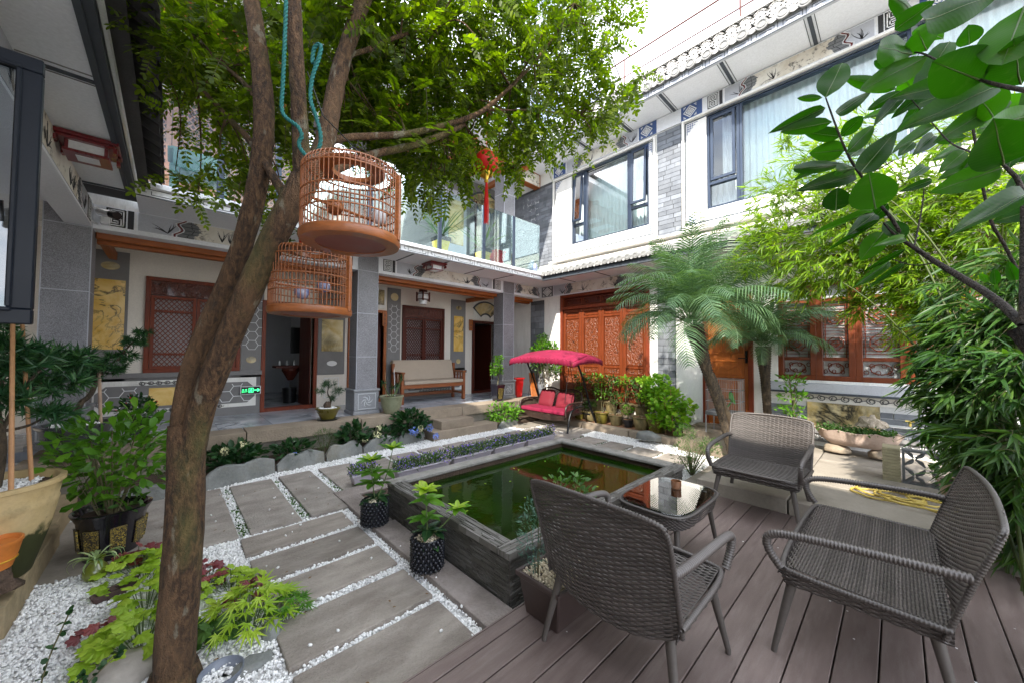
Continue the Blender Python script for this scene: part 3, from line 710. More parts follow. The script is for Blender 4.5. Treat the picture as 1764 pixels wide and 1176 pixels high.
mb = MB(); FB.box(mb, 5.66, 3.28, 5.72, 5.4, 0, .04); FB.box(mb, 6.3, 3.28, 6.36, 5.4, 0, .04); mb.each('door_frame', WOODD, bw)
fan = lambda cx, cy, r0, r1, a0, a1, n=12: [(cx + r1 * math.cos(a0 + (a1 - a0) * k / n), cy + r1 * math.sin(a0 + (a1 - a0) * k / n)) for k in range(n + 1)] + [(cx + r0 * math.cos(a1 + (a0 - a1) * k / n), cy + r0 * math.sin(a1 + (a0 - a1) * k / n)) for k in range(n + 1)]
mb = MB(); FB.poly(mb, fan(6.02, 5.05, .22, .68, PI * .2, PI * .8), .005, .02); mb.build('fan_border', GREYD, bw)
mb = MB(); FB.poly(mb, fan(6.02, 5.05, .26, .63, PI * .22, PI * .78), .02, .026); mb.build('fan_painting', MARW, bw)
mb = MB().box(-.3, 5.42, 5.98, 6.72, 7.6, 6.08); mb.build('upper_eave_soffit', SOFFIT, bw)
mb = MB()
for k in range(9): mb.box(-.2 + k * .78, 5.95, 5.86, -.1 + k * .78, 7.45, 5.98)
mb.each('rafter', WOODO, bw)
mb = MB().box(-.3, 5.38, 5.93, 6.0, 5.42, 6.06).build('upper_fascia', WLINE, bw)
MB().box(-.6, 6.12, 5.65, 6.72, 6.3, 5.98).build('upper_beam', WOODB, bw)
f_ = Fr((0, 6.12, 0), (1, 0, 0)); mb = MB(); f_.box(mb, 5.86, 5.66, 6.68, 5.95, 0, .01); mb.build('painted_panel', PAINT, bw)
MB().hexa([(-.5, 5.3, 6.08), (6.3, 5.3, 6.08), (9.5, 8.4, 6.08), (-3, 8.4, 6.08)], [(-.5, 5.3, 6.12), (6.3, 5.3, 6.12), (9.5, 8.4, 7.2), (-3, 8.4, 7.2)]).build('roof', TILED, bw)
# veranda wall dressing ------------------------------------------------------
def pilaster(x0, x1, z0=1.06, z1=2.86):
    mb = MB(); FB.box(mb, x0, z0, x1, z1, 0, .02); return mb.build('pilaster', GREYP, bw, bevel=.003)
p = pilaster(-.8, -.44); mb = MB(); FB.box(mb, -.77, 1.5, -.47, 2.46, .02, .03); mb.build('marble_panel', MARY, p)
mb = MB(); FB.poly(mb, ellipse(-.62, 2.65, .09, .055), .02, .03); mb.build('medallion', MARW, p)
p = pilaster(.86, 1.16); mb = MB(); hexpat(mb, FB, .88, 1.52, 1.14, 2.55, .085, .02, .007); mb.build('hexagon_lines', WLINE, p)
mb = MB(); FB.poly(mb, ellipse(1.0, 1.35, .07, .055), .02, .03); mb.build('medallion', MARW, p)
p = pilaster(2.02, 2.5); mb = MB(); FB.box(mb, 2.08, 1.5, 2.46, 2.1, .02, .03); mb.build('marble_panel', MARW, p)
mb = MB(); FB.poly(mb, ellipse(2.27, 1.27, .09, .05), .02, .03); FB.ring(mb, 2.14, .62, 2.4, 1.0, .01, .02, .03); mb.build('medallion', WLINE, p)
p = pilaster(3.36, 3.66, .5); mb = MB(); hexpat(mb, FB, 3.39, 1.5, 3.63, 2.5, .08, .02, .007); mb.build('hexagon_lines', WLINE, p)
mb = MB(); FB.poly(mb, ellipse(3.51, 1.25, .07, .05), .02, .03); FB.poly(mb, ellipse(3.51, 2.67, .085, .085), .02, .03); mb.build('medallion', MARW, p)
p = pilaster(4.97, 5.4, .95, 2.78); mb = MB(); FB.box(mb, 5.05, 1.52, 5.33, 2.38, .02, .03); mb.build('marble_panel', MARY, p)
mb = MB(); FB.poly(mb, ellipse(5.19, 1.28, .06, .06), .02, .03); FB.poly(mb, ellipse(5.19, 2.58, .08, .05), .02, .03); mb.build('medallion', MARW, p)
# square framed picture between the second door and the hexagon pilaster
mb = MB(); FB.box(mb, 3.06, 2.4, 3.32, 2.86, .0, .02); mb.build('picture_mount', WHITE, bw); mb = MB(); FB.box(mb, 3.11, 2.47, 3.28, 2.79, .02, .035); mb.build('picture', MARW, bw)
# low panels under the windows
def low_panel(x0, x1, z0=ZF, z1=1.12, mar=True):
    mb = MB(); FB.box(mb, x0, z0, x1, z1, 0, .02); q = mb.build('dado', GREYP, bw)
    mb = MB(); FB.box(mb, x0 + .06, z0 + .13, x1 - .06, z1 - .06, .02, .024); mb.build('dado_field', WHITE, q)
    c = .1; a, b, e, f = x0 + .08, x1 - .08, z0 + .19, z1 - .13
    mb = MB(); FB.poly(mb, [(a + c, e), (b - c, e), (b, e + c), (b, f - c), (b - c, f), (a + c, f), (a, f - c), (a, e + c)], .024, .032); mb.build('dado_octagon', GREYP, q)
    mb = MB(); m_ = (x0 + x1) / 2; w = (x1 - x0) * .19
    hexpat(mb, FB, a + .04, e + .03, m_ - w, f - .03, .095, .032, .009); hexpat(mb, FB, m_ + w, e + .03, b - .04, f - .03, .095, .032, .009)
    mb.build('hexagon_lines', WLINE, q)
    if mar: mb = MB(); FB.box(mb, m_ - w, e + .04, m_ + w, f - .04, .032, .04); mb.build('marble_panel', MARY, q)
    mb = MB(); scroll(mb, FB, m_ - w * 1.3, m_ + w * 1.3, z1 - .125, .055, .012, .025); scroll(mb, FB, m_ - w * 1.3, m_ + w * 1.3, z0 + .135, .05, .012, .025); mb.build('scroll_carving', GREYP, q)
low_panel(-.8, 1.14); low_panel(3.7, 5.4, mar=False)
MB().box(-.82, 7.38, 1.1, 1.15, 7.45, 1.17).box(3.68, 7.38, 1.0, 5.42, 7.45, 1.07).each('sill_ledge', GREYP, bw, bevel=.004)
# wooden lattice windows
GREYGL = M('greyish_pane', (.32, .32, .33), .25, .15, 6, bmp=0)
def lattice_window(x0, z0, x1, z1, mat, cmat, leaves=2):
    w = thing_part('window', mat, bw, lambda mb: FB.ring(mb, x0, z0, x1, z1, .055, -.02, .05))
    mb = MB(); FB.box(mb, x0 + .055, z1 - .26, x1 - .055, z1 - .055, -.02, .03); mb.build('carved_head', cmat, w)
    W = (x1 - x0 - .11) / leaves; fr, lt, pn = MB(), MB(), MB(); top = z1 - .27; bot = z0 + .055
    for k in range(leaves):
        a = x0 + .055 + k * W; b = a + W
        FB.ring(fr, a + .004, bot, b - .004, top, .04, -.01, .035)
        z_ = bot + .2; z2 = top - .24
        for z in (z_, z2): FB.box(fr, a + .044, z, b - .044, z + .03, -.01, .032)
        for s, t in ((bot + .04, z_), (z_ + .03, z2), (z2 + .03, top - .04)): lattice(lt, FB, a + .044, s, b - .044, t, .058, .011, .0, .016)
    fr.build('sash', mat, w); lt.build('lattice', mat, w)
    FB.box(pn, x0 + .05, z0 + .05, x1 - .05, z1 - .05, -.06, -.05); pn.build('pane', GREYGL, w)
    return w
def thing_part(name, mat, par, fn):
    mb = MB(); fn(mb); return mb.build(name, mat, par, bevel=.004)
lattice_window(-.27, 1.17, .85, 2.56, WOODR, CARVED); lattice_window(3.7, 1.17, 4.77, 2.52, WOODD, CARVED)
# doors in the veranda wall
def doorframe(x0, z0, x1, z1, mat=WOODR, head=True):
    def f(mb):
        FB.box(mb, x0 - .06, z0, x0, z1 + .06, -.12, .04); FB.box(mb, x1, z0, x1 + .06, z1 + .06, -.12, .04); FB.box(mb, x0, z1, x1, z1 + .06, -.12, .04); FB.box(mb, x0, z0 - .02, x1, z0 + .06, -.1, .02)
    return thing_part('door_frame', mat, bw, f)
doorframe(1.2, ZF, 1.95, 2.3); doorframe(2.62, ZF, 3.28, 2.3, WOODB); doorframe(5.68, ZF, 6.4, 2.25, WOODD); doorframe(7.0, ZF, 7.8, 2.5, WOODD)
MB().hexa([(1.93, 7.62, ZF), (1.97, 7.62, ZF), (1.97, 8.36, ZF), (1.93, 8.36, ZF)], [(1.93, 7.62, 2.28), (1.97, 7.62, 2.28), (1.97, 8.36, 2.28), (1.93, 8.36, 2.28)]).build('door_leaf', WOODD, bw)
MB().box(2.62, 7.56, ZF, 3.28, 7.6, 2.3).build('door_leaf', WOODD, bw)
MB().box(6.37, 7.62, ZF, 6.41, 8.3, 2.24).build('door_leaf', WOODD, bw)
mb = MB(); FB.box(mb, 5.66, 2.34, 6.5, 2.84, 0, .012); mb.build('fan_field', WHITE, bw)
mb = MB(); FB.poly(mb, fan(6.05, 2.28, .2, .55, PI * .22, PI * .78), .012, .025); mb.build('fan_border', GREYD, bw)
mb = MB(); FB.poly(mb, fan(6.05, 2.28, .24, .51, PI * .24, PI * .76), .025, .03); mb.build('fan_painting', MARW, bw)
dl = MB(); FB.box(dl, 7.0, ZF, 7.8, 2.5, -.1, -.06); dl = dl.build('door_leaf', WOODD, bw)
mb = MB()
for a in (7.03, 7.42): FB.ring(mb, a, .55, a + .36, 1.2, .03, -.06, -.04); FB.ring(mb, a, 1.25, a + .36, 2.2, .03, -.06, -.04); lattice(mb, FB, a + .03, 1.28, a + .33, 2.17, .07, .01, -.06, -.045)
FB.box(mb, 7.1, 2.26, 7.7, 2.42, -.06, -.03); mb.build('lattice', CARVED, dl)
# ================================================================ RIGHT WING (faces -X)
rw = thing('right_wing', 'two storey grey brick wing with tiled eave and big curtained windows', 'building', (7, 2.5, 0))
FR = Fr((6.75, 0, 0), (0, -1, 0))             # u = -y, v = z, n = -x
U = lambda y: -y
ops = [(-5.47, .37, -3.27, 2.85), (-2.31, .3, -1.56, 2.5), (-1.24, 1.14, 2.6, 2.55)]
mb = MB(); wall_open(mb, FR, -7.45, 3.5, -.03, 3.5, ops, -.2, 0); mb.build('wall', WHITE, rw)
# brick panels: every brick its own piece
BRK = M('grey_brick', (.15, .165, .19), .8, .2, 6, c2=(.22, .235, .26), bmp=.4, bscale=70, bdist=.004, src='World', objvar=.28)
MORT = M('dark_mortar', (.08, .085, .09), .9, .2, 8, bmp=.2)
MORTW = M('pale_mortar', (.6, .61, .62), .9, .1, 8, bmp=.2)
def bricks(par, fr, u0, v0, u1, v1, L, H, gap, d, name='brick', mort=MORT, seed=1, vary=False):
    rr = random.Random(seed)
    mb = MB(); fr.box(mb, u0, v0, u1, v1, d, d + .008); w = mb.build('brickwork', mort, par)
    meshes = {}
    def piece(wd):
        k = round(wd, 2)
        if k not in meshes:
            q = MB(); f0 = Fr((0, 0, 0), fr.u, fr.n, fr.v); f0.box(q, 0, 0, k, H - gap, 0, .014); meshes[k] = q.mesh('brick', BRK)
        return meshes[k]
    v = v0 + gap / 2; row = 0
    while v + H - gap <= v1 + .002:
        u = u0 - (L / 2 if row % 2 else 0)
        while u < u1 - .01:
            ll = L * (rr.choice((.6, 1, 1.2)) if vary else 1)
            a, b = max(u, u0), min(u + ll, u1)
            if b - a > .03:
                p = fr.p(a + gap / 2, v, d + .004 + rr.uniform(0, .004)); place(piece(b - a - gap), name, w, p)
            u += ll
        v += H; row += 1
    return w
bricks(rw, FR, -6.44, .3, -5.99, 2.8, .3, .15, .008, 0, seed=2)
bricks(rw, FR, -3.11, .5, -2.77, 2.8, .22, .115, .008, 0, seed=3)
# carved double doors (five leaves)
mb = MB(); FR.ring(mb, -5.47, .37, -3.27, 2.85, .07, -.1, .03); FR.box(mb, -5.4, 2.5, -3.34, 2.57, -.1, .03); df = mb.build('carved_door_frame', WOODR, rw, bevel=.005)
mb = MB(); FR.box(mb, -5.4, 2.57, -3.34, 2.78, -.08, -.06); mb.build('transom', WOODD, df)
mb = MB()
for a in (-5.36, -4.86, -4.36, -3.86): FR.ring(mb, a, 2.6, a + .47, 2.75, .012, -.06, -.04); FR.stroke(mb, [(a + .05, 2.6), (a + .05, 2.68), (a + .12, 2.68), (a + .12, 2.64)], .01, -.06, -.04); FR.stroke(mb, [(a + .42, 2.75), (a + .42, 2.68), (a + .35, 2.68), (a + .35, 2.71)], .01, -.06, -.04)
mb.build('transom_lattice', CERAM if False else WOODR, df)
W_ = (2.06) / 4
for k in range(4):
    a = -5.4 + k * W_; b = a + W_ - .006
    mb = MB(); FR.box(mb, a, .44, b, 2.5, -.09, -.05); FR.ring(mb, a, .44, b, 2.5, .065, -.05, -.02)
    for z in (1.02, 1.2, 2.3 if False else 2.28): FR.box(mb, a + .065, z, b - .065, z + .05, -.05, -.02)
    for z0_, z1_ in ((.505, 1.02), (1.07, 1.2), (1.25, 2.28), (2.33, 2.435)): FR.ring(mb, a + .075, z0_ + .01, b - .075, z1_ - .01, .014, -.05, -.032)
    lf = mb.build('carved_leaf', M('glossy_orange_wood', (.135, .028, .007), .35, .3, 3, bmp=.15, bscale=30, bdist=.002, stretch=(6, 6, .8), coat=.2) if k == 0 else bpy.data.materials['glossy_orange_wood'], rw, bevel=.003)
    mb = MB()
    for z0_, z1_ in ((.505, 1.02), (1.07, 1.2), (1.25, 2.28)): FR.box(mb, a + .09, z0_ + .025, b - .09, z1_ - .025, -.05, -.035)
    mb.build('carved_panel', CARVE, lf)
GLW = bpy.data.materials['glossy_orange_wood']
# plain panelled door
FRm = FR
mb = MB(); FR.box(mb, -2.31, .3, -2.24, 2.5, -.1, .03); FR.box(mb, -1.63, .3, -1.56, 2.5, -.1, .03); FR.box(mb, -2.24, 2.43, -1.63, 2.5, -.1, .03); df = mb.build('door_frame', WOODR, rw, bevel=.005)
mb = MB(); FR.box(mb, -2.24, .33, -1.63, 2.43, -.08, -.04); dr = mb.build('panelled_door', WOODO, rw)
mb = MB()
for z0_, z1_ in ((.42, 1.05), (1.12, 1.4), (1.5, 2.35)):
    FR.ring(mb, -2.18, z0_, -1.69, z1_, .02, -.04, -.02)
    if z0_ != 1.12:
        n = 9
        for i in range(n): u = -2.15 + .43 * i / n; FR.box(mb, u + .004, z0_ + .03, u + .43 / n - .004, z1_ - .03, -.04, -.03)
FR.stroke(mb, [(-2.13, 1.2), (-2.08, 1.35), (-1.8, 1.35), (-1.74, 1.2), (-1.8, 1.17), (-2.08, 1.17)], .012, -.04, -.028, True); FR.stroke(mb, [(-2.05, 1.28), (-1.94, 1.24), (-1.82, 1.3)], .012, -.04, -.028)
mb.build('door_panel', WOODO, dr, bevel=.003)
mb = MB(); FR.box(mb, -1.68, 1.36, -1.65, 1.56, -.04, -.02); p_ = FR.p(-1.665, 1.44, -.02); mb.tube([p_, p_ + FR.n * .05, p_ + FR.n * .05 + FR.u * -.1], .009, 6); mb.build('handle', BLACKM, dr)
MB().box(6.5, 1.5, .3 - .01, 6.74, 2.36, .33).build('door_sill', KERBM, rw, bevel=.005)
# latticed window row on the right
mb = MB(); wsill = .0
mb.box(6.68, -2.7, 1.08, 6.75, 1.34, 1.14); MB_ = mb
MB().box(6.62, -2.7, .98, 6.75, 1.34, 1.10).build('window_ledge', GREYL, rw, bevel=.005)
MB().box(6.60, -2.7, .955, 6.75, 1.35, .979).build('ledge_edge', GREYD, rw)
for k, (a, b) in enumerate(((-1.24, -.79), (-.79, -.38), (-.38, .1), (.1, .55), (.55, 1.0), (1.0, 1.5), (1.5, 2.0), (2.0, 2.6))):
    mb = MB(); FR.ring(mb, a, 1.14, b, 2.55, .07, -.12, -.0); FR.box(mb, a + .07, 1.42, b - .07, 1.47, -.1, -.02); FR.box(mb, a + .07, 2.25, b - .07, 2.3, -.1, -.02)
    wn_ = mb.build('wood_window', GLW, rw, bevel=.004)
    mb = MB(); ca, cb = a + .07, b - .07; cm = (ca + cb) / 2; w = cb - ca
    z = 1.47; n = 17
    for i in range(1, n): FR.box(mb, ca, z + .78 * i / n - .005, cb, z + .78 * i / n + .005, -.09, -.075)
    for c_ in (1.66, 2.02):
        r = w * .32; oc = [(cm + r * math.cos(PI / 8 + q * PI / 4), c_ + r * 1.05 * math.sin(PI / 8 + q * PI / 4)) for q in range(8)]
        FR.stroke(mb, oc, .013, -.08, -.055, True); FR.stroke(mb, [(cm - r * .6, c_), (cm, c_ + r * .5), (cm + r * .6, c_), (cm, c_ - r * .5)], .014, -.08, -.055, True)
    for u_ in (ca + .025, cb - .025): FR.box(mb, u_ - .005, z, u_ + .005, z + .78, -.085, -.06)
    for q in range(6): FR.stroke(mb, ellipse(ca + w * (q + .5) / 6, 1.36 if q % 2 else 1.27, w * .07, .028, 8), .008, -.08, -.06, True)
    FR.stroke(mb, ellipse(cm, 1.315, w * .3, .07, 12), .012, -.08, -.055, True)
    mb.build('lattice', WOODR, wn_)
    mb = MB(); FR.box(mb, ca, 1.2, cb, 2.5, -.115, -.105); mb.build('pane', M('pale_curtain_pane', (.5, .53, .55), .3, .25, 5, bmp=0) if k == 0 else bpy.data.materials['pale_curtain_pane'], wn_)
mb = MB(); FR.box(mb, -1.3, 2.55, 2.7, 2.84, 0, .03); mb.build('window_head', CREAM, rw)
mb = MB(); FR.box(mb, -1.3, 2.84, 2.7, 2.9, 0, .05); mb.build('window_head_beam', WOODD, rw)
# brick dado with marble under the windows
mb = MB(); FR.box(mb, -1.34, .84, 2.6, .955, 0, .012); dd = mb.build('dado_band', WHITE, rw)
mb = MB(); scroll(mb, FR, -1.05, .2, .86, .08, .012, .012); mb.build('scroll_carving', INKG, dd)
bricks(rw, FR, -1.34, .45, -.9, .84, .24, .08, .01, 0, seed=5, mort=MORTW); bricks(rw, FR, -.16, .45, 1.2, .84, .24, .08, .01, 0, seed=6, mort=MORTW)
mb = MB(); FR.box(mb, -.9, .47, -.16, .83, 0, .02); mb.build('marble_panel', MARW, rw)
mb = MB(); FR.box(mb, -1.34, .4, 2.6, .45, 0, .05); FR.box(mb, -1.3, .28, 2.6, .4, 0, .012); mb.build('plinth_moulding', GREYP, rw)
mb = MB(); scroll(mb, FR, -1.0, .4, .3, .08, .012, .012); mb.build('scroll_carving', WLINE, rw)
# painted lintel beam and lower tiled eave
lb = MB().box(6.72, -3.2, 2.85, 6.75, 6.12, 3.12).build('painted_beam', SOFFIT, rw)
FRb = Fr((6.72, 0, 0), (0, -1, 0)); mb1, mb2 = MB(), MB(); FRb.box(mb1, -6.05, 2.86, -5.68, 3.11, 0, .003); diamond(mb2, FRb, -6.02, 2.87, .3, .23, .003)
mb1.build('painted_ink', INKG, lb); mb2.build('painted_white_lines', WLINE, lb)
frieze(lb, FRb, -5.66, -3.4, 2.87, 3.11, 0, keys=False, seed=8); frieze(lb, FRb, -3.2, -.9, 2.87, 3.11, 0, keys=False, seed=9)
s = MB().box(6.04, -3.2, 3.12, 6.72, 5.42, 3.18).build('eave_soffit', SOFFIT, rw)
mb = MB()
for y in (5.0, 4.1, 3.2, 2.3, 1.4, .5): mb.box(6.1, y, 3.114, 6.71, y + .025, 3.12)
mb.each('soffit_line', GREYD, s)
MB().box(5.99, -3.2, 3.09, 6.04, 5.38, 3.2).build('fascia', GREYD, rw)
def tile_eave(par, x0, z0, x1, z1, ya, yb, pitch, r, mat):
    MB().hexa([(x0 + .03, yb, z0 - .03), (x0 + .03, ya, z0 - .03), (x1, ya, z1 - .03), (x1, yb, z1 - .03)][::1], [(x0 + .03, yb, z0), (x0 + .03, ya, z0), (x1, ya, z1), (x1, yb, z1)]).build('tile_bed', mat, par)
    q = MB(); n = 8; rows = [(0, 0), (1, 1)]; vs = []
    d = Vector((x1 - x0, 0, z1 - z0)); nrm = Vector((-(z1 - z0), 0, x1 - x0)).normalized()
    for t in (0, 1):
        for k in range(n + 1):
            th = PI * k / n; vs.append(d * t + Vector((0, r * math.cos(th), 0)) + nrm * (r * math.sin(th)))
    fs = [(k, k + 1, n + 2 + k, n + 1 + k) for k in range(n)]; q.add(vs, fs)
    q.lathe([(0.001, 0), (r * 1.02, 0)], (0, 0, 0), 12) if False else None
    cap = [Vector((-.012, r * 1.08 * math.cos(2 * PI * k / 14), r * .25 + r * 1.0 * math.sin(2 * PI * k / 14))) for k in range(14)]; cap2 = [c + Vector((.03, 0, 0)) for c in cap]
    q.add(cap + cap2, [tuple(range(14)), tuple(reversed(range(14, 28)))] + [(k, (k + 1) % 14, 14 + (k + 1) % 14, 14 + k) for k in range(14)])
    ring = [Vector((-.016, r * .7 * math.cos(2 * PI * k / 12), r * .25 + r * .65 * math.sin(2 * PI * k / 12))) for k in range(13)]; q.tube(ring, r * .09, 4, cap=False)
    me = q.mesh('roof_tile', mat)
    # drip tile between
    g = MB(); pp = pitch / 2
    g.add([(-.01, -pp * .8, .01), (-.01, -pp * .5, -.02), (-.015, 0, -.045), (-.01, pp * .5, -.02), (-.01, pp * .8, .01), (.02, pp * .8, .012), (.02, -pp * .8, .012)], [(0, 1, 2, 3, 4), (4, 5, 6, 0)])
    mg = g.mesh('drip_tile', mat)
    y = ya
    while y > yb:
        place(me, 'roof_tile', par, (x0, y, z0)); place(mg, 'drip_tile', par, (x0 + .01, y - pp, z0)); y -= pitch
tile_eave(rw, 5.93, 3.21, 6.74, 3.52, 5.3, -1.0, .155, .052, TILEG)
MB().box(6.6, -3.2, 3.5, 6.75, 5.6, 3.56).build('upper_ledge', CREAM, rw, bevel=.01)
MB().box(6.55, -3.2, 3.62, 6.72, 5.7, 3.66).build('upper_ledge', WHITE, rw, bevel=.01)
# upper storey wall (face x = 6.72)
FU = Fr((6.72, 0, 0), (0, -1, 0))
uops = [(-5.14, 4.0, -3.26, 5.66), (-2.22, 4.0, 1.4, 5.7)]
mb = MB(); wall_open(mb, FU, -7.45, 3.5, 3.5, 6.0, uops, -.25, 0); mb.build('upper_wall', WHITE, rw)
bricks(rw, FU, -7.3, 3.66, -5.7, 5.68, .26, .085, .007, 0, seed=12, vary=True)
bricks(rw, FU, -3.09, 3.66, -2.64, 5.7, .26, .085, .007, 0, seed=13, vary=True)
mb = MB(); hexpat(mb, FU, -6.75, 4.6, -6.15, 5.5, .09, .016, .008); mb.build('hexagon_lines', WLINE, rw)
# white surround with dark inset line and blue corner ornaments
for (a, b, c, d) in ((-5.68, 3.74, -3.12, 5.68), (-2.62, 3.74, 1.9, 5.72)):
    mb = MB(); FU.ring(mb, a, c if False else b, c, d, .035, 0, .045); sr = mb.build('window_surround', WHITE, rw, bevel=.004)
    mb = MB(); FU.ring(mb, a + .04, b + .05, c - .04, d - .05 + (.0), .022, 0, .006); mb.build('inset_line', GREYD, sr)
    mb = MB()
    for sx, x in ((1, a + .07), (-1, c - .07)):
        for sy, z in ((1, b + .08), (-1, d - .08)):
            for k in range(4):
                l = .19 - k * .04; FU.stroke(mb, [(x + sx * (.015 + k * .03), z + sy * .01), (x + sx * (.015 + k * .03), z + sy * l)], .009, .001, .005)
                FU.stroke(mb, [(x + sx * .01, z + sy * (.015 + k * .04)), (x + sx * l, z + sy * (.015 + k * .04))], .008, .001, .005)
    mb.build('corner_ornament', BLUEP, sr)
CURT = M('pale_curtain', (.74, .82, .8), .85, .08, 3, bmp=.05); SHEER = M('sheer_white_curtain', (.75, .77, .78), .9, .05, 3, bmp=.05)
def curtain(par, fr, u0, v0, u1, v1, d, mat, waves, amp=.03):
    n = waves * 6; vs = []; rr = random.Random(int(u0 * 10)); ph = 0
    for i in range(n + 1):
        t = i / n; ph += rr.uniform(.6, 1.5)
        dd = d + amp * math.sin(ph)
        vs += [fr.p(u0 + (u1 - u0) * t, v0, dd * 1.0), fr.p(u0 + (u1 - u0) * t, v1, dd)]
    return MB().add(vs, [(2 * i, 2 * i + 2, 2 * i + 3, 2 * i + 1) for i in range(n)]).build('curtain', mat, par, smooth=True)
def casement(u0, u1, open_ang=0):
    mb = MB(); FU.ring(mb, u0, 4.0, u1, 5.66, .045, -.12, -.03); FU.box(mb, u0 + .045, 4.42, u1 - .045, 4.47, -.12, -.03)
    f = mb.build('window_frame', BLUEF, rw, bevel=.004)
    mb = MB(); FU.box(mb, u0 + .045, 4.045, u1 - .045, 4.42, -.08, -.074); mb.build('pane', GLASSW, f)
    # awning sash, slightly pushed open at the bottom
    fs = Fr(FU.p(0, 5.6, -.05), FU.u, None, (FU.v * math.cos(open_ang) - FU.n * math.sin(open_ang)))
    h = 5.6 - 4.49
    mb = MB(); fs.ring(mb, u0 + .06, -h, u1 - .06, 0, .045, 0, .04); mb.build('sash', BLUEF, f, bevel=.003)
    mb = MB(); fs.box(mb, u0 + .1, -h + .045, u1 - .1, -.045, .015, .021); mb.build('sash_pane', GLASSW, f)
casement(-5.14, -4.78, .07); casement(-3.7, -3.26, .05); casement(-2.22, -1.72, 0)
for a, b in ((-4.78, -3.7), (-1.72, .2), (.25, 1.4)):
    mb = MB(); FU.ring(mb, a + .003, 4.0, b - .003, 5.66, .035, -.12, -.03); f = mb.build('window_frame', BLUEF, rw, bevel=.003)
    mb = MB(); FU.box(mb, a + .035, 4.04, b - .035, 5.62, -.08, -.074); mb.build('pane', GLASSW, f)
curtain(rw, FU, -4.9, 3.95, -3.5, 5.75, -.3, CURT, 16); curtain(rw, FU, -5.3, 3.95, -4.9, 5.0, -.3, SHEER, 5); curtain(rw, FU, -3.5, 3.95, -3.0, 4.75, -.32, SHEER, 6)
curtain(rw, FU, -1.7, 3.95, 1.5, 5.75, -.3, CURT, 36); curtain(rw, FU, -2.3, 3.95, -1.7, 4.6, -.3, SHEER, 7); curtain(rw, FU, -2.05, 4.6, -1.7, 5.75, -.33, SHEER, 4)
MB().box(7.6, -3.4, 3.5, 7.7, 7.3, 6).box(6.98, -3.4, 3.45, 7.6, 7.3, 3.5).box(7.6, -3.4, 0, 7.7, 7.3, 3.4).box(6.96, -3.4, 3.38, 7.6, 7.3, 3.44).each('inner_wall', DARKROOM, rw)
# frieze over the upper windows
ub = MB(); FU.box(ub, -5.68, 5.72, 3.4, 5.98, 0, .03); ub = ub.build('painted_beam', SOFFIT, rw)
FU3 = Fr((6.69, 0, 0), (0, -1, 0)); m1, m2 = MB(), MB()
for y in (-5.62, -3.42, -2.6, .3): FU3.box(m1, y - .03, 5.72, y + .33, 5.98, 0, .003); diamond(m2, FU3, y, 5.73, .25 if y != -3.42 else .26, .24, .003)
m1.build('painted_ink', BLUEP, ub); m2.build('painted_white_lines', WLINE, ub)
frieze(ub, FU3, -5.26, -3.48, 5.73, 5.97, 0, keys=False, seed=14); frieze(ub, FU3, -2.24, .2, 5.73, 5.97, 0, keys=True, seed=15)
s = MB().box(6.04, -3.3, 5.99, 6.75, 5.4, 6.05).build('upper_eave_soffit', SOFFIT, rw)
mb = MB()
for y in (4.55, 3.6, 2.72, 1.76, .7, -.3):
    mb.box(6.06, y, 5.975, 6.69, y + .045, 5.99); 
    for q in (-.035, .075): mb.box(6.06, y + q, 5.985, 6.69, y + q + .008, 5.99)
mb.each('soffit_line', GREYD, s)
fa = MB().box(5.99, -3.3, 5.97, 6.04, 5.38, 6.1).build('upper_fascia', GREYL, rw)
mb = MB(); fF = Fr((5.99, 0, 0), (0, -1, 0)); u = -5.36
while u < 3.2:
    fF.stroke(mb, [(u + .03, 6.0), (u + .03, 6.07), (u + .24, 6.07), (u + .24, 6.0)], .008, 0, .003); fF.box(mb, u + .06, 6.03, u + .21, 6.04, 0, .003); fF.box(mb, u + .275, 5.99, u + .283, 6.09, 0, .003); u += .31
fF.box(mb, -5.38, 5.965, 3.3, 5.98, 0, .01); mb.build('fascia_pattern', GREYD, fa)
tile_eave(rw, 5.93, 6.11, 6.6, 6.33, 5.3, -1.0, .24, .075, TILEG)
# pierced ring balustrade and rails on the roof edge
mb = MB(); fB = Fr((6.2, 0, 0), (0, -1, 0)); r = .12; u = -5.2
while u < 1.2:
    for a in range(4):
        cx, cy = u + (r if a in (1,) else -r if a == 3 else 0), 6.46 + (r if a == 2 else -r if a == 0 else 0)
    fB.stroke(mb, ellipse(u, 6.45, r, r, 16), .03, -.02, .02, True)
    fB.stroke(mb, [(u + r * math.cos(t), 6.45 + r * math.sin(t)) for t in ()], .02, -.02, .02) if False else None
    for sx in (-1, 1):
        fB.stroke(mb, [(u + sx * (r - r * math.cos(t)), 6.45 + r * math.sin(t)) for t in (-1.3, -.7, 0, .7, 1.3)], .022, -.02, .02)
    u += r * 1.55
fB.box(mb, -5.3, 6.29, 1.2, 6.33, -.03, .03); fB.box(mb, -5.3, 6.57, 1.2, 6.61, -.04, .04)
mb.build('ring_balustrade', M('white_glazed_terracotta', (.62, .6, .57), .6, .1, 5, bmp=.2), rw)
MB().tube([(6.4, 5.3, 6.95), (6.4, -1, 6.95)], .012, 6).tube([(6.4, 5.3, 7.3), (6.4, -1, 7.3)], .016, 6).tube([(6.4, 1.6, 6.6), (6.4, 1.6, 7.3)], .014, 6).tube([(6.4, 3.6, 6.6), (6.4, 3.6, 7.3)], .014, 6).build('roof_rail', M('rusty_rail', (.1, .035, .025), .8, .3, 9), rw)
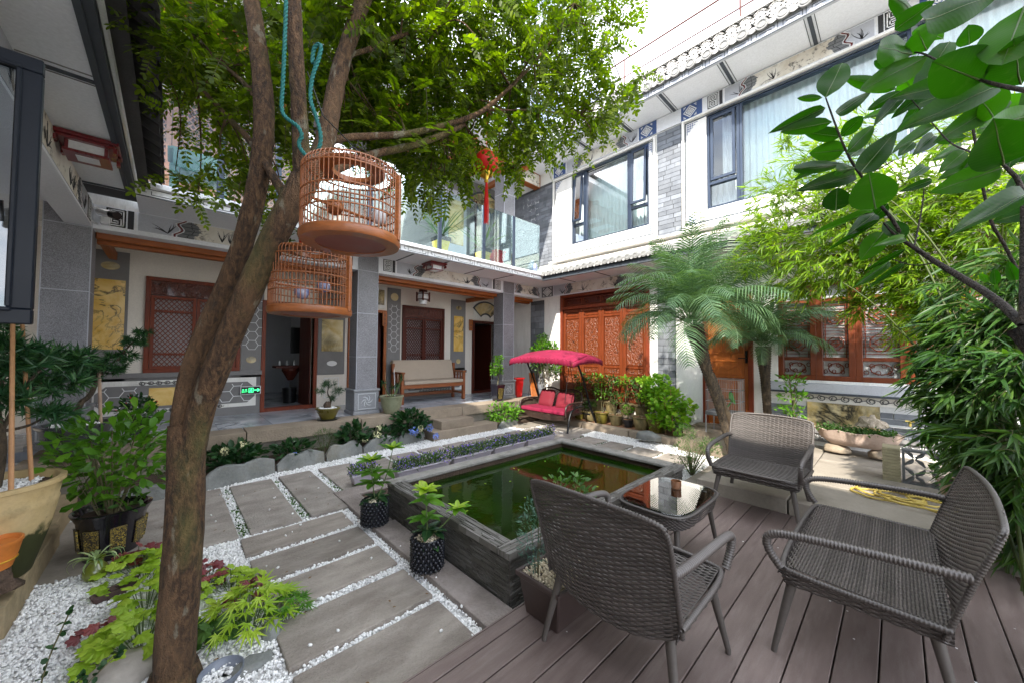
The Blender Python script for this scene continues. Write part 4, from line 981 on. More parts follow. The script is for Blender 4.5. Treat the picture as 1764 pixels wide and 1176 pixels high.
MB().hexa([(6.5, 5.4, 6.1), (6.5, -3.3, 6.1), (8.5, -3.3, 6.1), (8.5, 5.4, 6.1)][::-1], [(6.5, 5.4, 6.3), (6.5, -3.3, 6.3), (8.5, -3.3, 6.5), (8.5, 5.4, 6.5)][::-1]).build('roof', TILEG, rw)
# ================================================================ LEFT WING (we stand by its eave)
lwg = thing('left_wing', 'single storey left wing with painted eave soffit and dark tiled roof overhead', 'building', (-2, 2, 0))
s = MB().box(-.66, -2.5, 3.12, -.34, 5.42, 3.18).build('eave_soffit', SOFFIT, lwg)
mb = MB()
for y in (5.35, 4.27, 3.3, 2.45, 1.5): mb.box(-.655, y, 3.112, -.34, y + .035, 3.12)
mb.box(-.37, -2.5, 3.10, -.34, 5.4, 3.12); mb.each('soffit_line', GREYD, s)
mb = MB()
for y in (4.22, 4.33, 3.25, 3.36, 2.4, 2.51): mb.box(-.655, y, 3.116, -.375, y + .008, 3.12)
mb.build('soffit_thin_line', GREYP, s)
MB().box(-.34, -2.5, 3.11, -.3, 5.38, 3.2).build('fascia', GREYD, lwg)
MB().tube([(-.285, -2.5, 3.16), (-.285, 5.3, 3.16)], .016, 6).build('gutter_pipe', CERAM, lwg)
b_ = MB().box(-.86, -2.5, 2.86, -.66, 6.12, 3.12).build('painted_beam', SOFFIT, lwg)
FL = Fr((-.66, 0, 0), (0, 1, 0)); frieze(b_, FL, 2.7, 6.05, 2.88, 3.115, 0, seed=21); frieze(b_, FL, -.8, 2.6, 2.88, 3.115, 0, seed=22)
MB().box(-3.2, -2.5, 3.05, -.86, 6.12, 3.1).build('ceiling', SOFFIT, lwg)
MB().box(-2.4, -3, .3, -2.25, 7.4, 3.1).build('wall', CREAM, lwg)
mb = MB()
for y in (4.0, 5.0): mb.box(-2.25, y, .45, -2.2, y + .85, 2.6)
mb.each('door_leaf', WOODD, lwg)
q = MB(); L_ = 7.9; vs = []
for k in range(9):
    th = PI * k / 8
    for t in (0, 1): vs.append((-.02 - t * 2.2, .07 * math.cos(th), t * 1.15 + .055 * math.sin(th)))
q.add(vs, [(2 * k, 2 * k + 1, 2 * k + 3, 2 * k + 2) for k in range(8)])
q.add([(-.02 + .0, .075 * math.cos(2 * PI * k / 12), .01 + .06 * math.sin(2 * PI * k / 12)) for k in range(12)], [tuple(range(12))])
me = q.mesh('roof_tile', TILED); g = MB(); vs = []
for k in range(7):
    th = PI + PI * k / 6
    for t in (0, 1): vs.append((-.0 - t * 2.2, .1 * math.cos(th), t * 1.15 + .05 + .06 * math.sin(th)))
g.add(vs, [(2 * k, 2 * k + 1, 2 * k + 3, 2 * k + 2) for k in range(6)]); mg = g.mesh('under_tile', TILED)
y = 5.25
while y > -2.4: place(me, 'roof_tile', lwg, (-.08, y, 3.235)); place(mg, 'under_tile', lwg, (-.08, y - .11, 3.215)); y -= .22
MB().hexa([(-.2, 6, 3.2), (-.2, -2.5, 3.2), (-2.5, -2.5, 3.2), (-2.5, 6, 3.2)], [(-.2, 6, 3.21), (-.2, -2.5, 3.21), (-2.5, -2.5, 4.45), (-2.5, 6, 4.45)]).build('roof', TILED, lwg)
MB().hexa([(-2.5, 6, 3.2), (-2.5, -2.5, 3.2), (-5, -2.5, 3.2), (-5, 6, 3.2)], [(-2.5, 6, 4.45), (-2.5, -2.5, 4.45), (-5, -2.5, 3.21), (-5, 6, 3.21)]).build('back_roof', TILED, lwg)
MB().box(-5, -3, 4.0, -2.45, 6.2, 6.1).build('unseen_shade_storey', WHITE, lwg)  # unseen storey, added to throw shade over the deck and patio
MB().hexa([(-5.4, -3.3, 6.1), (-2.1, -3.3, 6.1), (-2.1, 6.5, 6.1), (-5.4, 6.5, 6.1)], [(-4.2, -3.3, 6.7), (-3.3, -3.3, 6.7), (-3.3, 6.5, 6.7), (-4.2, 6.5, 6.7)]).build('unseen_shade_roof', TILED, lwg)  # roof of the added storey, unseen, lengthens its shadow
# ================================================================ FAR HOUSE seen through the gallery
fh = thing('far_house', 'brown far house with pale tiled gable roof seen through the glass balcony', 'house', (6.5, 14, 0))
MB().box(4.2, 13, 0, 12, 18, 6.6).build('wall', M('pinkish_brown_wall', (.3, .2, .17), .85, .2, 2, bmp=.3), fh)
MB().hexa([(3.8, 12.6, 6.6), (12.4, 12.6, 6.6), (12.4, 18.4, 6.6), (3.8, 18.4, 6.6)], [(3.8, 12.6, 6.8), (12.4, 12.6, 9.6), (12.4, 18.4, 9.6), (3.8, 18.4, 6.8)]).build('roof', TILEG, fh)
mb = MB()
for k in range(22): t = k / 21; mb.tube([(3.9 + 8.4 * t, 12.5, 6.72 + 2.8 * t), (3.9 + 8.4 * t, 18, 6.85 + 2.8 * t)], .11, 6)
mb.build('roof_ridges', TILEG, fh)
mb = MB()
for x in (5.0, 7.2, 9.4): mb.box(x, 12.96, 3.6, x + 1.3, 13, 5.6)
mb.each('window', WOODD, fh)
# ================================================================ FURNITURE
def wickermat(name, c, k=1.0):
    m, nt, b, out = newmat(name); g = nt.nodes.new('ShaderNodeNewGeometry')
    col = ramp(nt, g.outputs['Random Per Island'], [(0, sc3(c, .65)), (.5, c), (1, sc3(c, 1.5))])
    v = coords(nt, src='World'); n1 = noise(nt, v, 5, 4); col = mix(nt, .35, col, ramp(nt, n1, [(.35, sc3(c, .7)), (.7, sc3(c, 1.4))]))
    nt.links.new(col, b.inputs['Base Color']); b.inputs['Roughness'].default_value = .42; b.inputs['Specular IOR Level'].default_value = .6
    bump(nt, b, noise(nt, v, 400, 2), .2, .001); return m
WICK = wickermat('grey_brown_wicker', (.07, .06, .055))
LEGM = M('dull_grey_metal_leg', (.075, .065, .058), .5, .15, 12, bmp=.1)
def weave(name, S, nu, nv, mat, parent, amp=.003, hw=.0062, th=.003, stakes=True, world=False, alt=1):
    """real over-and-under weave: nv strands cross nu stakes on the surface S(u, v)"""
    def frame(u, v):
        e = 1e-3; p = S(u, v); du = S(u + e, v) - S(u - e, v); dv = S(u, v + e) - S(u, v - e)
        n = np.cross(du, dv); n /= np.linalg.norm(n, axis=-1, keepdims=True) + 1e-12
        dv /= np.linalg.norm(dv, axis=-1, keepdims=True) + 1e-12; du /= np.linalg.norm(du, axis=-1, keepdims=True) + 1e-12
        return p, du, dv, n
    nseg = nu * 2; us = np.linspace(0, 1, nseg + 1); VV = []; FF = []; base = 0
    for k in range(nv):
        v = (k + .5) / nv; p, du, dv, n = frame(us, np.full_like(us, v))
        off = amp * np.sin(np.arange(nseg + 1) * PI / 2 + (PI if (k // alt) % 2 else 0) )
        c = p + n * off[:, None]
        ring = np.stack([c + dv * hw - n * th * .3, c + n * th, c - dv * hw - n * th * .3, c - n * th], 1)
        VV.append(ring.reshape(-1, 3)); i = np.arange(nseg)[:, None] * 4; q = np.arange(4)[None]
        f = np.stack([i + q, i + (q + 1) % 4, i + 4 + (q + 1) % 4, i + 4 + q], -1).reshape(-1, 4) + base
        FF.append(f); base += (nseg + 1) * 4
    if stakes and hw < .02:
        vs = np.linspace(0, 1, 14)
        for k in range(nu + 1):
            u = min(.999, max(.001, (k + .0) / nu)); p, du, dv, n = frame(np.full_like(vs, u), vs)
            r = .0024; ring = np.stack([p + du * r, p + n * r, p - du * r, p - n * r], 1); VV.append(ring.reshape(-1, 3))
            i = np.arange(13)[:, None] * 4; q = np.arange(4)[None]
            FF.append(np.stack([i + q, i + (q + 1) % 4, i + 4 + (q + 1) % 4, i + 4 + q], -1).reshape(-1, 4) + base); base += 14 * 4
    return fastmesh(name, np.vstack(VV), np.vstack(FF).ravel(), 4, mat, parent, world=world, smooth=False)
def resample(pts, step):
    pts = [np.array(p, float) for p in pts]; out = [pts[0]]; carry = 0
    for a, b in zip(pts, pts[1:]):
        L = np.linalg.norm(b - a); d = step - carry
        while d <= L: out.append(a + (b - a) * d / L); d += step
        carry = L - (d - step)
    return out
def smoothpath(pts, it=3):
    pts = [Vector(p) for p in pts]
    for _ in range(it):
        q = [pts[0]]
        for a, b in zip(pts, pts[1:]): q += [a * .75 + b * .25, a * .25 + b * .75]
        q.append(pts[-1]); pts = q
    return pts
def wrapped(mb, pts, r, n=8, pitch=.0125, it=3):
    p = resample([tuple(v) for v in smoothpath(pts, it)], pitch / 3)
    rr = [r * (.74, 1.0, 1.03)[i % 3] for i in range(len(p))]
    mb.tube([tuple(v) for v in p], rr, n); return mb
def wicker_chair(label, x, y, rot, W, group=None, cat='chair', name='wicker_armchair', H=.82, nst=None):
    t = thing(name, label, cat, (0, 0, 0), group)
    hw_ = W / 2; D0, D1 = -.25, .29
    nst = nst or int(W / .033)
    def back(u, v):
        yy = (u - .5) * 2 * hw_; e = np.abs((u - .5) * 2)
        top = H - .03 * e ** 6; bot = .27 + .07 * e ** 2.5
        z = bot + (top - bot) * v
        xx = D0 - .02 - .13 * v ** 1.2 + .045 * e ** 2 * (1 - v * .3)
        return np.stack([xx, yy * (1 - .03 * (1 - v)), z], -1)
    weave('backrest', back, nst, 54, WICK, t)
    def seat(u, v):
        e = np.abs((u - .5) * 2); yy = (u - .5) * 2 * (hw_ - .015)
        xx = D0 + (D1 - D0) * v
        z = .395 - .035 * (1 - e ** 3) * np.sin(PI * np.clip(v, 0, 1)) ** .5 * (1 - v * .4) + .012 * v - .05 * np.clip(v - .88, 0, 1) ** 2 / .0144
        return np.stack([xx, yy * (1 - .05 * v ** 3), z], -1)
    weave('seat', seat, nst, 46, WICK, t)
    # apron hanging under the seat edge
    def apron(u, v):
        a = (u - .5) * 2; s = np.clip(np.abs(a) * 1.0, 0, 1)
        # path: from back left round the front to back right
        L1 = D1 - D0; Ltot = 2 * L1 + W; d = u * Ltot
        xx = np.where(d < L1, D0 + d, np.where(d < L1 + W, D1 + .0 * d, D1 - (d - L1 - W)))
        yy = np.where(d < L1, -hw_ + .01, np.where(d < L1 + W, -hw_ + (d - L1) * (W - .02) / W + .01, hw_ - .01))
        k = np.clip(1 - np.minimum(np.abs(d - L1), np.abs(d - L1 - W)) / .05, 0, 1) * .012
        xx = xx - k; yy = yy * (1 - k)
        z = .395 - .07 * v; return np.stack([xx - .02 * v * (xx > 0), yy * (1 - .04 * v), z], -1)
    weave('apron', apron, int((2 * (D1 - D0) + W) / .033), 7, WICK, t)
    mb = MB()
    e = lambda u, v: tuple(float(q) for q in back(np.array([u]), np.array([v]))[0])
    wrapped(mb, [e(0, 0), e(0, .5), e(0, .96), e(.05, 1.0), e(.5, 1.0), e(.95, 1.0), e(1, .96), e(1, .5), e(1, 0)], .011, it=2)
    wrapped(mb, [(D0, -hw_, .39), (D1 - .06, -hw_, .395), (D1, -hw_ + .06, .395), (D1, hw_ - .06, .395), (D1 - .06, hw_, .395), (D0, hw_, .39)], .012, it=2)
    mb.build('rim', WICK, t, smooth=True, world=False)
    for s in (-1, 1):
        mb = MB(); zz = .6; xb = D0 - .045
        wrapped(mb, [(xb, s * (hw_ - .01), zz), (xb + .1, s * (hw_ + .005), zz + .002), (D1 - .12, s * (hw_ + .01), zz - .02), (D1 + .03, s * (hw_ + .005), zz - .045), (D1 + .035, s * hw_, zz - .12), (D1 - .02, s * (hw_ - .01), .4)], .019, n=10, it=2)
        mb.build('armrest', WICK, t, smooth=True, world=False)
        for fx in (-1, 1):
            x0 = D0 + .05 if fx < 0 else D1 - .06; x1 = x0 + fx * .07
            MB().tube([(x0, s * (hw_ - .07), .36), (x1, s * (hw_ - .01), .02), (x1 + fx * .002, s * (hw_ - .01), 0)], [.022, .0125, .012], 12).build('leg', LEGM, t, smooth=True, world=False, auto=40)
    t.location = (x, y, .1); t.rotation_euler = (0, 0, rot); return t
wicker_chair('near wicker armchair with its back towards us at the pond end of the table', 1.64, .885, 0, .66)
wicker_chair('far wicker armchair beyond the glass table facing us', 3.87, .85, PI, .66)
wicker_chair('wide two seat wicker sofa on the deck in front of the bamboo', 2.66, .12, PI / 2, 1.1, cat='sofa', name='wicker_sofa')
# coffee table
tb = thing('wicker_coffee_table', 'low wicker coffee table with a rounded glass top', 'table', (2.6, 1.12, .1))
def sup(cx, cy, rx, ry, n=40, p=4.5):
    o = []
    for k in range(n):
        th = 2 * PI * k / n; c, s_ = math.cos(th), math.sin(th)
        o.append((cx + rx * math.copysign(abs(c) ** (2 / p), c), cy + ry * math.copysign(abs(s_) ** (2 / p), s_)))
    return o
def tside(u, v):
    th = u * 2 * PI; c, s_ = np.cos(th), np.sin(th); p = 4.5
    rx = .36 - .02 * v; ry = .24 - .02 * v
    return np.stack([2.6 + rx * np.sign(c) * np.abs(c) ** (2 / p), 1.12 + ry * np.sign(s_) * np.abs(s_) ** (2 / p), .5 - .085 * v], -1)
weave('woven_side', tside, 74, 9, WICK, tb, world=True)
def ttop(u, v): return np.stack([2.6 + (u - .5) * .70 * (1 - .08 * np.abs((v - .5) * 2) ** 5), 1.12 + (v - .5) * .46, .497 + 0 * u], -1)
weave('woven_top', ttop, 26, 46, WICK, tb, world=True)
MB().prism(sup(2.6, 1.12, .345, .225), .506, .514).build('glass_top', glassmat('table_glass', (.88, .95, .94), 1.8), tb, bevel=.002)
mb = MB(); wrapped(mb, [(x, y, .502) for x, y in sup(2.6, 1.12, .362, .242) + sup(2.6, 1.12, .362, .242)[:1]], .009, it=0); mb.build('rim', WICK, tb, smooth=True)
for sx in (-1, 1):
    for sy in (-1, 1): MB().tube([(2.6 + sx * .27, 1.12 + sy * .16, .44), (2.6 + sx * .34, 1.12 + sy * .2, .1)], [.02, .012], 12).build('leg', LEGM, tb, smooth=True, auto=40)
cup = MB().lathe([(.03, 0), (.034, .004), (.035, .03), (.0355, .0545), (.032, .055), (.031, .03), (.03, .012), (.001, .012)], (2.74, 1.13, .5145), 24)
tag(cup.build('wooden_cup', M('brown_cup', (.17, .07, .03), .4, .3, 12, bmp=.1), None, smooth=True, auto=50), 'small brown round cup standing on the glass table top', 'cup')
# planter box beside the pond, behind the near chair
bx = thing('planter_box', 'dark brown tapered planter box of cream pebbles behind the near chair', 'planter', (1.62, 1.3, .1))
MB().hexa([(1.44, 1.18, .1), (1.83, 1.18, .1), (1.83, 1.4, .1), (1.44, 1.4, .1)], [(1.41, 1.15, .3), (1.86, 1.15, .3), (1.86, 1.43, .3), (1.41, 1.43, .3)]).build('box', M('brown_plastic', (.05, .033, .03), .45, .15, 5, bmp=.05), bx, bevel=.006)
mb = MB(); f_ = .02; mb.box(1.395, 1.135, .3, 1.875, 1.16, .325).box(1.395, 1.42, .3, 1.875, 1.445, .325).box(1.395, 1.16, .3, 1.42, 1.42, .325).box(1.85, 1.16, .3, 1.875, 1.42, .325)
mb.build('rim', bpy.data.materials['brown_plastic'], bx, bevel=.004)
o = pebbles('pebble_fill', [(1.42, 1.16, 1.85, 1.42)], lambda x, y: 9000, .3, [], mat=M('cream_pebble', (.55, .48, .35), .7, .25, 20, bmp=0), parent=bx, layers=.02); o['kind'] = 'stuff'

# ---------------------------------------------------------------- wooden bench on the veranda
bn = thing('cushioned_bench', 'wooden bench with a beige padded seat and back on the veranda', 'bench', (4.1, 7.0, ZF))
x0, x1, y0, y1, z = 3.35, 4.9, 6.72, 7.2, ZF
CUSH = M('beige_cushion', (.4, .33, .26), .9, .06, 8, bmp=.3, bscale=220, bdist=.002)
BWOOD = M('bench_wood', (.24, .075, .025), .4, .25, 3, bmp=.15, stretch=(1, 6, 6), coat=.2)
for xx in (x0, x1 - .06):
    MB().box(xx, y0, z, xx + .06, y0 + .07, z + .6).build('leg', BWOOD, bn, bevel=.005); MB().box(xx, y1 - .06, z, xx + .06, y1, z + .8).build('leg', BWOOD, bn, bevel=.005)
    MB().box(xx - .01, y0 - .02, z + .6, xx + .07, y1, z + .635).build('armrest', BWOOD, bn, bevel=.006)
    MB().box(xx + .01, y0 + .07, z + .12, xx + .05, y1 - .06, z + .16).build('stretcher', BWOOD, bn)
    for k in range(3): MB().box(xx + .02, y0 + .14 + k * .11, z + .4, xx + .04, y0 + .18 + k * .11, z + .6).build('arm_slat', BWOOD, bn)
MB().box(x0 + .06, y0 + .01, z + .3, x1 - .06, y0 + .05, z + .38).build('seat_rail', BWOOD, bn, bevel=.004)
MB().box(x0 + .06, y1 - .05, z + .1, x1 - .06, y1 - .01, z + .17).build('back_rail', BWOOD, bn, bevel=.004)
MB().box(x0 + .065, y0 - .01, z + .38, x1 - .065, y1 - .08, z + .45).build('seat_cushion', CUSH, bn, bevel=.02, seg=3)
MB().hexa([(x0 + .03, y1 - .14, z + .45), (x1 - .07, y1 - .14, z + .45), (x1 - .07, y1 - .02, z + .45), (x0 + .03, y1 - .02, z + .45)], [(x0 + .03, y1 - .02, z + .87), (x1 - .07, y1 - .02, z + .87), (x1 - .07, y1 + .08, z + .87), (x0 + .03, y1 + .08, z + .87)]).build('back_cushion', CUSH, bn, bevel=.02, seg=3)

# ---------------------------------------------------------------- canopy swing seat
sw = thing('canopy_swing', 'two seat rattan swing with crimson canopy and cushions on black tubes', 'swing seat', (5.75, 4.85, .03))
CRIM = M('crimson_canvas', (.21, .002, .034), .8, .3, 5, bmp=.5, bscale=180, bdist=.002)
xf, xb, ya, yb, zb, zt = 5.4, 6.15, 4.16, 5.5, .04, 1.36
def tubep(name, pts, r=.02, it=2, par=sw, mat=BLACKM): return MB().tube(smoothpath(pts, it), r, 10).build(name, mat, par, smooth=True, auto=50)
for y in (ya, yb):
    tubep('front_leg', [(xf - .1, y - .03, zb), (xf, y, .34), (xf + .08, y, .44), (xf + .33, y, .5)])
    tubep('rear_leg', [(xb + .06, y - .03, .12), (xb - .12, y, .5), (xb - .32, y, 1.0), (xf + .22, y, zt - .03), (xf + .28, y, zt)])
    MB().box(xf + .2, y - .03, .46, xf + .42, y + .03, .5).build('knuckle', BLACKM, sw, bevel=.01)
tubep('top_rail', [(xf + .28, ya, zt), (xf + .28, yb, zt)], it=0)
tubep('cross_rail', [(xb - .1, ya, .3), (xb - .1, yb, .3)], .015, it=0)
# canopy: two slopes, scalloped hanging edges
cx0, cx1, cy0, cy1 = 5.15, 6.1, 3.92, 5.52; rx = 5.6
mb = MB(); n = 40; rows = []
for i in range(n + 1):
    y = cy0 + (cy1 - cy0) * i / n; sag = .013 * math.sin(i * 2.6)
    hump = .10 * math.sin(PI * i / n)
    rows.append([(cx0 - .01, y, 1.27 + sag * 1.6 + hump * .4), (cx0, y, 1.36 + sag + hump * .5), (cx0 + .2, y, 1.41 + hump * .6), (rx, y, 1.48 + hump * .8), (cx1 - .2, y, 1.43 + hump * .6), (cx1, y, 1.38 + hump * .4), (cx1, y, 1.3 + hump * .4 + sag)])
for r_ in (0, n):   # ends dip
    rows[r_] = [(a, b, c - .03) for a, b, c in rows[r_]]
vs = [p for r_ in rows for p in r_]; m_ = 7
mb.add(vs, [(i * m_ + k, (i + 1) * m_ + k, (i + 1) * m_ + k + 1, i * m_ + k + 1) for i in range(n) for k in range(m_ - 1)])
for r_ in (0, n):
    e = rows[r_]; y = e[0][1] + (-.012 if r_ == 0 else .012); mb.add([(a, y, c + .003) for a, b, c in e[1:6]] + [(a, y, min(c, 1.4) - .09) for a, b, c in e[1:6]], [(k, k + 1, k + 6, k + 5) for k in range(4)])
cn = mb.build('canopy', CRIM, sw, smooth=True, auto=50); so = cn.modifiers.new('solid', 'SOLIDIFY'); so.thickness = .008
tubep('canopy_frame', [(cx0 + .03, cy0 + .1, 1.34), (cx0 + .03, cy1 - .1, 1.34)], .011, 0); tubep('canopy_frame', [(cx1 - .03, cy0 + .1, 1.35), (cx1 - .03, cy1 - .1, 1.35)], .011, 0)
for y in (cy0 + .1, cy1 - .1): tubep('canopy_frame', [(cx0 + .03, y, 1.34), (rx, y, 1.43), (cx1 - .03, y, 1.36)], .011, 0)
for y in (ya + .22, yb - .2):
    for dx in (-.18, .16): tubep('hanger', [(xf + .28, y, zt - .02), (5.68 + dx, y + (.03 if y > 5 else -.03), .55)], .006, 0)
DWICK = wickermat('dark_brown_rattan', (.035, .018, .014))
def sback(u, v): e = np.abs((u * 2) % 1 - .5) * 2; return np.stack([5.93 + .12 * v, 4.32 + u * 1.12, .32 + v * (.38 + .06 * (1 - e ** 2))], -1)
weave('rattan_back', sback, 24, 14, DWICK, sw, world=True, hw=.006)
def sseat(u, v): return np.stack([5.42 + .5 * v, 4.3 + u * 1.16, .31 + 0 * u], -1)
weave('rattan_seat', sseat, 24, 16, DWICK, sw, world=True, hw=.012)
def sapr(u, v): return np.stack([5.41 + 0 * u, 4.28 + u * 1.2, .31 - v * (.07 + .05 * np.sin(PI * u))], -1)
weave('rattan_apron', sapr, 26, 9, DWICK, sw, world=True, hw=.006)
for y in (4.26, 5.46):
    def sarm(u, v, y=y): return np.stack([5.42 + u * .5, y + 0 * u, .3 + v * (.2 + .04 * np.sin(PI * u))], -1)
    weave('rattan_arm', sarm, 12, 12, DWICK, sw, world=True, hw=.006)
    mb = MB(); mb.tube(smoothpath([(5.42, y, .3), (5.4, y, .5), (5.6, y, .55), (5.95, y, .53)], 2), .018, 8); mb.build('arm_rim', DWICK, sw, smooth=True)
mb = MB(); mb.tube(smoothpath([(5.93, 4.32, .35), (6.05, 4.32, .7), (6.05, 4.6, .78), (6.05, 4.88, .7), (6.05, 5.15, .78), (6.05, 5.44, .7), (5.93, 5.44, .35)], 2), .016, 8); mb.build('back_rim', DWICK, sw, smooth=True)
cs = MB().box(5.4, 4.3, .325, 5.9, 5.44, .4).build('seat_cushion', CRIM, sw, bevel=.025, seg=3)
def pillow(nm, c, w, h, t, rot, mat, par=None, tilt=-.35):
    mb = MB(); n = 10; vs = []
    for s in (-1, 1):
        for i in range(n + 1):
            for j in range(n + 1):
                a, b = i / n * 2 - 1, j / n * 2 - 1
                k = (1 - a ** 4) * (1 - b ** 4); q = 1 - .06 * (a * a * b * b)
                p = Vector((s * t / 2 * k ** .6, a * w / 2 * q, b * h / 2 * q)); vs.append(p)
    R_ = Matrix.Rotation(rot, 3, 'Z') @ Matrix.Rotation(tilt, 3, 'Y') if True else None
    vs = [Vector(c) + R_ @ p for p in vs]; fs = []
    for s in (0, 1):
        o_ = s * (n + 1) ** 2
        for i in range(n):
            for j in range(n):
                f = (o_ + i * (n + 1) + j, o_ + (i + 1) * (n + 1) + j, o_ + (i + 1) * (n + 1) + j + 1, o_ + i * (n + 1) + j + 1); fs.append(f if s else f[::-1])
    return mb.add(vs, fs).build(nm, mat, par, smooth=True)
CRIM2 = M('deep_red_cushion', (.14, .003, .014), .8, .12, 4, bmp=.2, bscale=180)
pl = pillow('cushion', (5.84, 5.1, .55), .4, .38, .13, 0, CRIM2, tilt=.35); tag(pl, 'left dark red square cushion leaning on the swing seat back', 'cushion', 'red cushions on the swing')
pl = pillow('cushion', (5.84, 4.62, .54), .4, .36, .13, .1, CRIM2, tilt=.4); tag(pl, 'right dark red square cushion leaning on the swing seat back', 'cushion', 'red cushions on the swing')

# ================================================================ LANTERNS, LAMPS, CAMERA, SIGNS
def ceiling_lamp(label, x, y, z, rot, group):
    t = thing('ceiling_lamp', label, 'lamp', (x, y, z), group)
    LQ = M('dark_red_lacquer', (.16, .012, .016), .3, .15, 5, bmp=0, coat=.4) if 'dark_red_lacquer' not in bpy.data.materials else bpy.data.materials['dark_red_lacquer']
    PG = CERAM
    mb = MB().box(-.17, -.17, -.03, .17, .17, 0).box(-.15, -.15, -.05, .15, .15, -.03); mb.build('top_plate', LQ, t, bevel=.004, world=False)
    MB().box(-.105, -.105, -.115, .105, .105, -.05).build('shade', PG, t, world=False)
    mb = MB()
    for a in (-.11, .09):
        for b in (-.11, .09): mb.box(a, b, -.12, a + .02, b + .02, -.05)
    mb.box(-.12, -.12, -.135, .12, .12, -.115); mb.build('cage', LQ, t, bevel=.003, world=False)
    mb = MB()
    for s in (-1, 1): mb.box(s * .15 - .01, -.16, -.09, s * .15 + .01, -.1, -.05).box(s * .15 - .01, .1, -.09, s * .15 + .01, .16, -.05)
    mb.build('bracket', LQ, t, world=False)
    MB().box(-.06, -.06, -.138, .06, .06, -.135).build('bottom_pane', PG, t, world=False)
    t.rotation_euler = (0, 0, rot); return t
ceiling_lamp('large red lacquer ceiling lamp on the left soffit close to us', -.5, 4.33, 3.115, 0, 'red lacquer ceiling lamps')
ceiling_lamp('small red lacquer ceiling lamp on the rear soffit left of centre', 3.5, 5.8, 3.115, 0, 'red lacquer ceiling lamps')
def hanging_lantern(label, x, y, z):
    t = thing('hanging_lantern', label, 'lantern', (x, y, z), 'wooden hexagonal lanterns in the veranda')
    hexp = lambda r: [(r * math.cos(k * PI / 3), r * math.sin(k * PI / 3)) for k in range(6)]
    MB().tube([(0, 0, .16), (0, 0, .45)], .004, 5).build('cord', BLACKM, t, world=False)
    MB().prism(hexp(.1), .1, .16).build('cap', WOODD, t, bevel=.004, world=False)
    MB().prism(hexp(.115), -.06, .1).build('shade', CERAM, t, world=False)
    mb = MB()
    for x_, y_ in hexp(.15): mb.box(x_ - .012, y_ - .012, -.08, x_ + .012, y_ + .012, .1)
    P = hexp(.15)
    for i in range(6):
        for z_ in (-.05, .07): mb.tube([(*P[i], z_), (*P[(i + 1) % 6], z_)], .01, 4)
    mb.build('frame', WOODD, t, world=False)
    MB().lathe([(.07, -.15), (.08, -.14), (.08, -.06), (.03, -.06)], (0, 0, 0), 16).build('bowl', CERAM, t, smooth=True, auto=40, world=False)
    return t
hanging_lantern('wooden hanging lantern in the veranda above the beige bench', 3.9, 6.9, 2.65)
hanging_lantern('wooden hanging lantern in the far corner of the veranda', 7.0, 6.9, 2.63)
rl = thing('red_lantern', 'round red paper lantern with gold trim and long red tassel in the tree', 'lantern', (1.617, 1.994, 2.86))
REDP = M('red_silk', (.55, .01, .008), .5, .1, 6, bmp=.15, bscale=50); GOLD = M('gold_foil', (.75, .48, .06), .35, .15, 20, bmp=.2, metal=.7)
mb = MB(); prof = [(.02, .075)] + [(.086 * math.sin(t), .078 * math.cos(t)) for t in np.linspace(.35, PI - .35, 14)] + [(.02, -.075)]
mb.lathe(prof, (0, 0, 0), 28); mb.build('globe', REDP, rl, smooth=True, world=False)
MB().lathe([(.03, .085), (.036, .07), (.03, .068)], (0, 0, 0), 16).build('cap', GOLD, rl, world=False)
mb = MB()
for k in range(14):
    th = 2 * PI * k / 14; c, s_ = math.cos(th), math.sin(th)
    mb.add([(.025 * c - .012 * s_, .025 * s_ + .012 * c, -.07), (.025 * c + .012 * s_, .025 * s_ - .012 * c, -.07), (.05 * c + .012 * s_, .05 * s_ - .012 * c, -.085), (.05 * c - .012 * s_, .05 * s_ + .012 * c, -.085), (.04 * c, .04 * s_, -.115)], [(0, 1, 2, 3), (3, 2, 4)])
mb.lathe([(.015, -.07), (.02, -.1), (.012, -.13), (.018, -.14), (.012, -.15)], (0, 0, 0), 10); mb.build('gold_fringe', GOLD, rl, world=False)
mb = MB(); random.seed(3)
for k in range(40):
    th = random.uniform(0, 2 * PI); r = random.uniform(.004, .018); mb.tube([(r * .4 * math.cos(th), r * .4 * math.sin(th), -.15), (r * math.cos(th), r * math.sin(th), -.3), (r * 1.1 * math.cos(th), r * 1.1 * math.sin(th), -.42 - random.uniform(0, .03))], .0016, 3)
mb.build('tassel', REDP, rl, world=False)
MB().tube([(0, 0, .08), (.003, 0, .36)], .002, 4).build('string', REDP, rl, world=False)
# security camera on the corner
cc = thing('security_camera', 'white bullet security camera beside the painted beam corner', 'camera', (-.56, 6.0, 3.0))
MB().tube([(-.6, 6.02, 3.02), (-.5, 5.9, 2.98)], .04, 16).build('body', CERAM, cc, smooth=True, auto=40); MB().tube([(-.5, 5.9, 2.98), (-.455, 5.845, 2.962)], .043, 16).build('lens_hood', BLACKM, cc, smooth=True, auto=40)
MB().tube(smoothpath([(-.62, 6.12, 2.9), (-.66, 6.05, 2.9), (-.7, 6.0, 3.02), (-.62, 6.02, 3.06)], 2), .008, 6).build('cable', CERAM, cc); MB().box(-.6, 6.03, 2.9, -.52, 6.13, 2.98).build('bracket', CERAM, cc, bevel=.01)
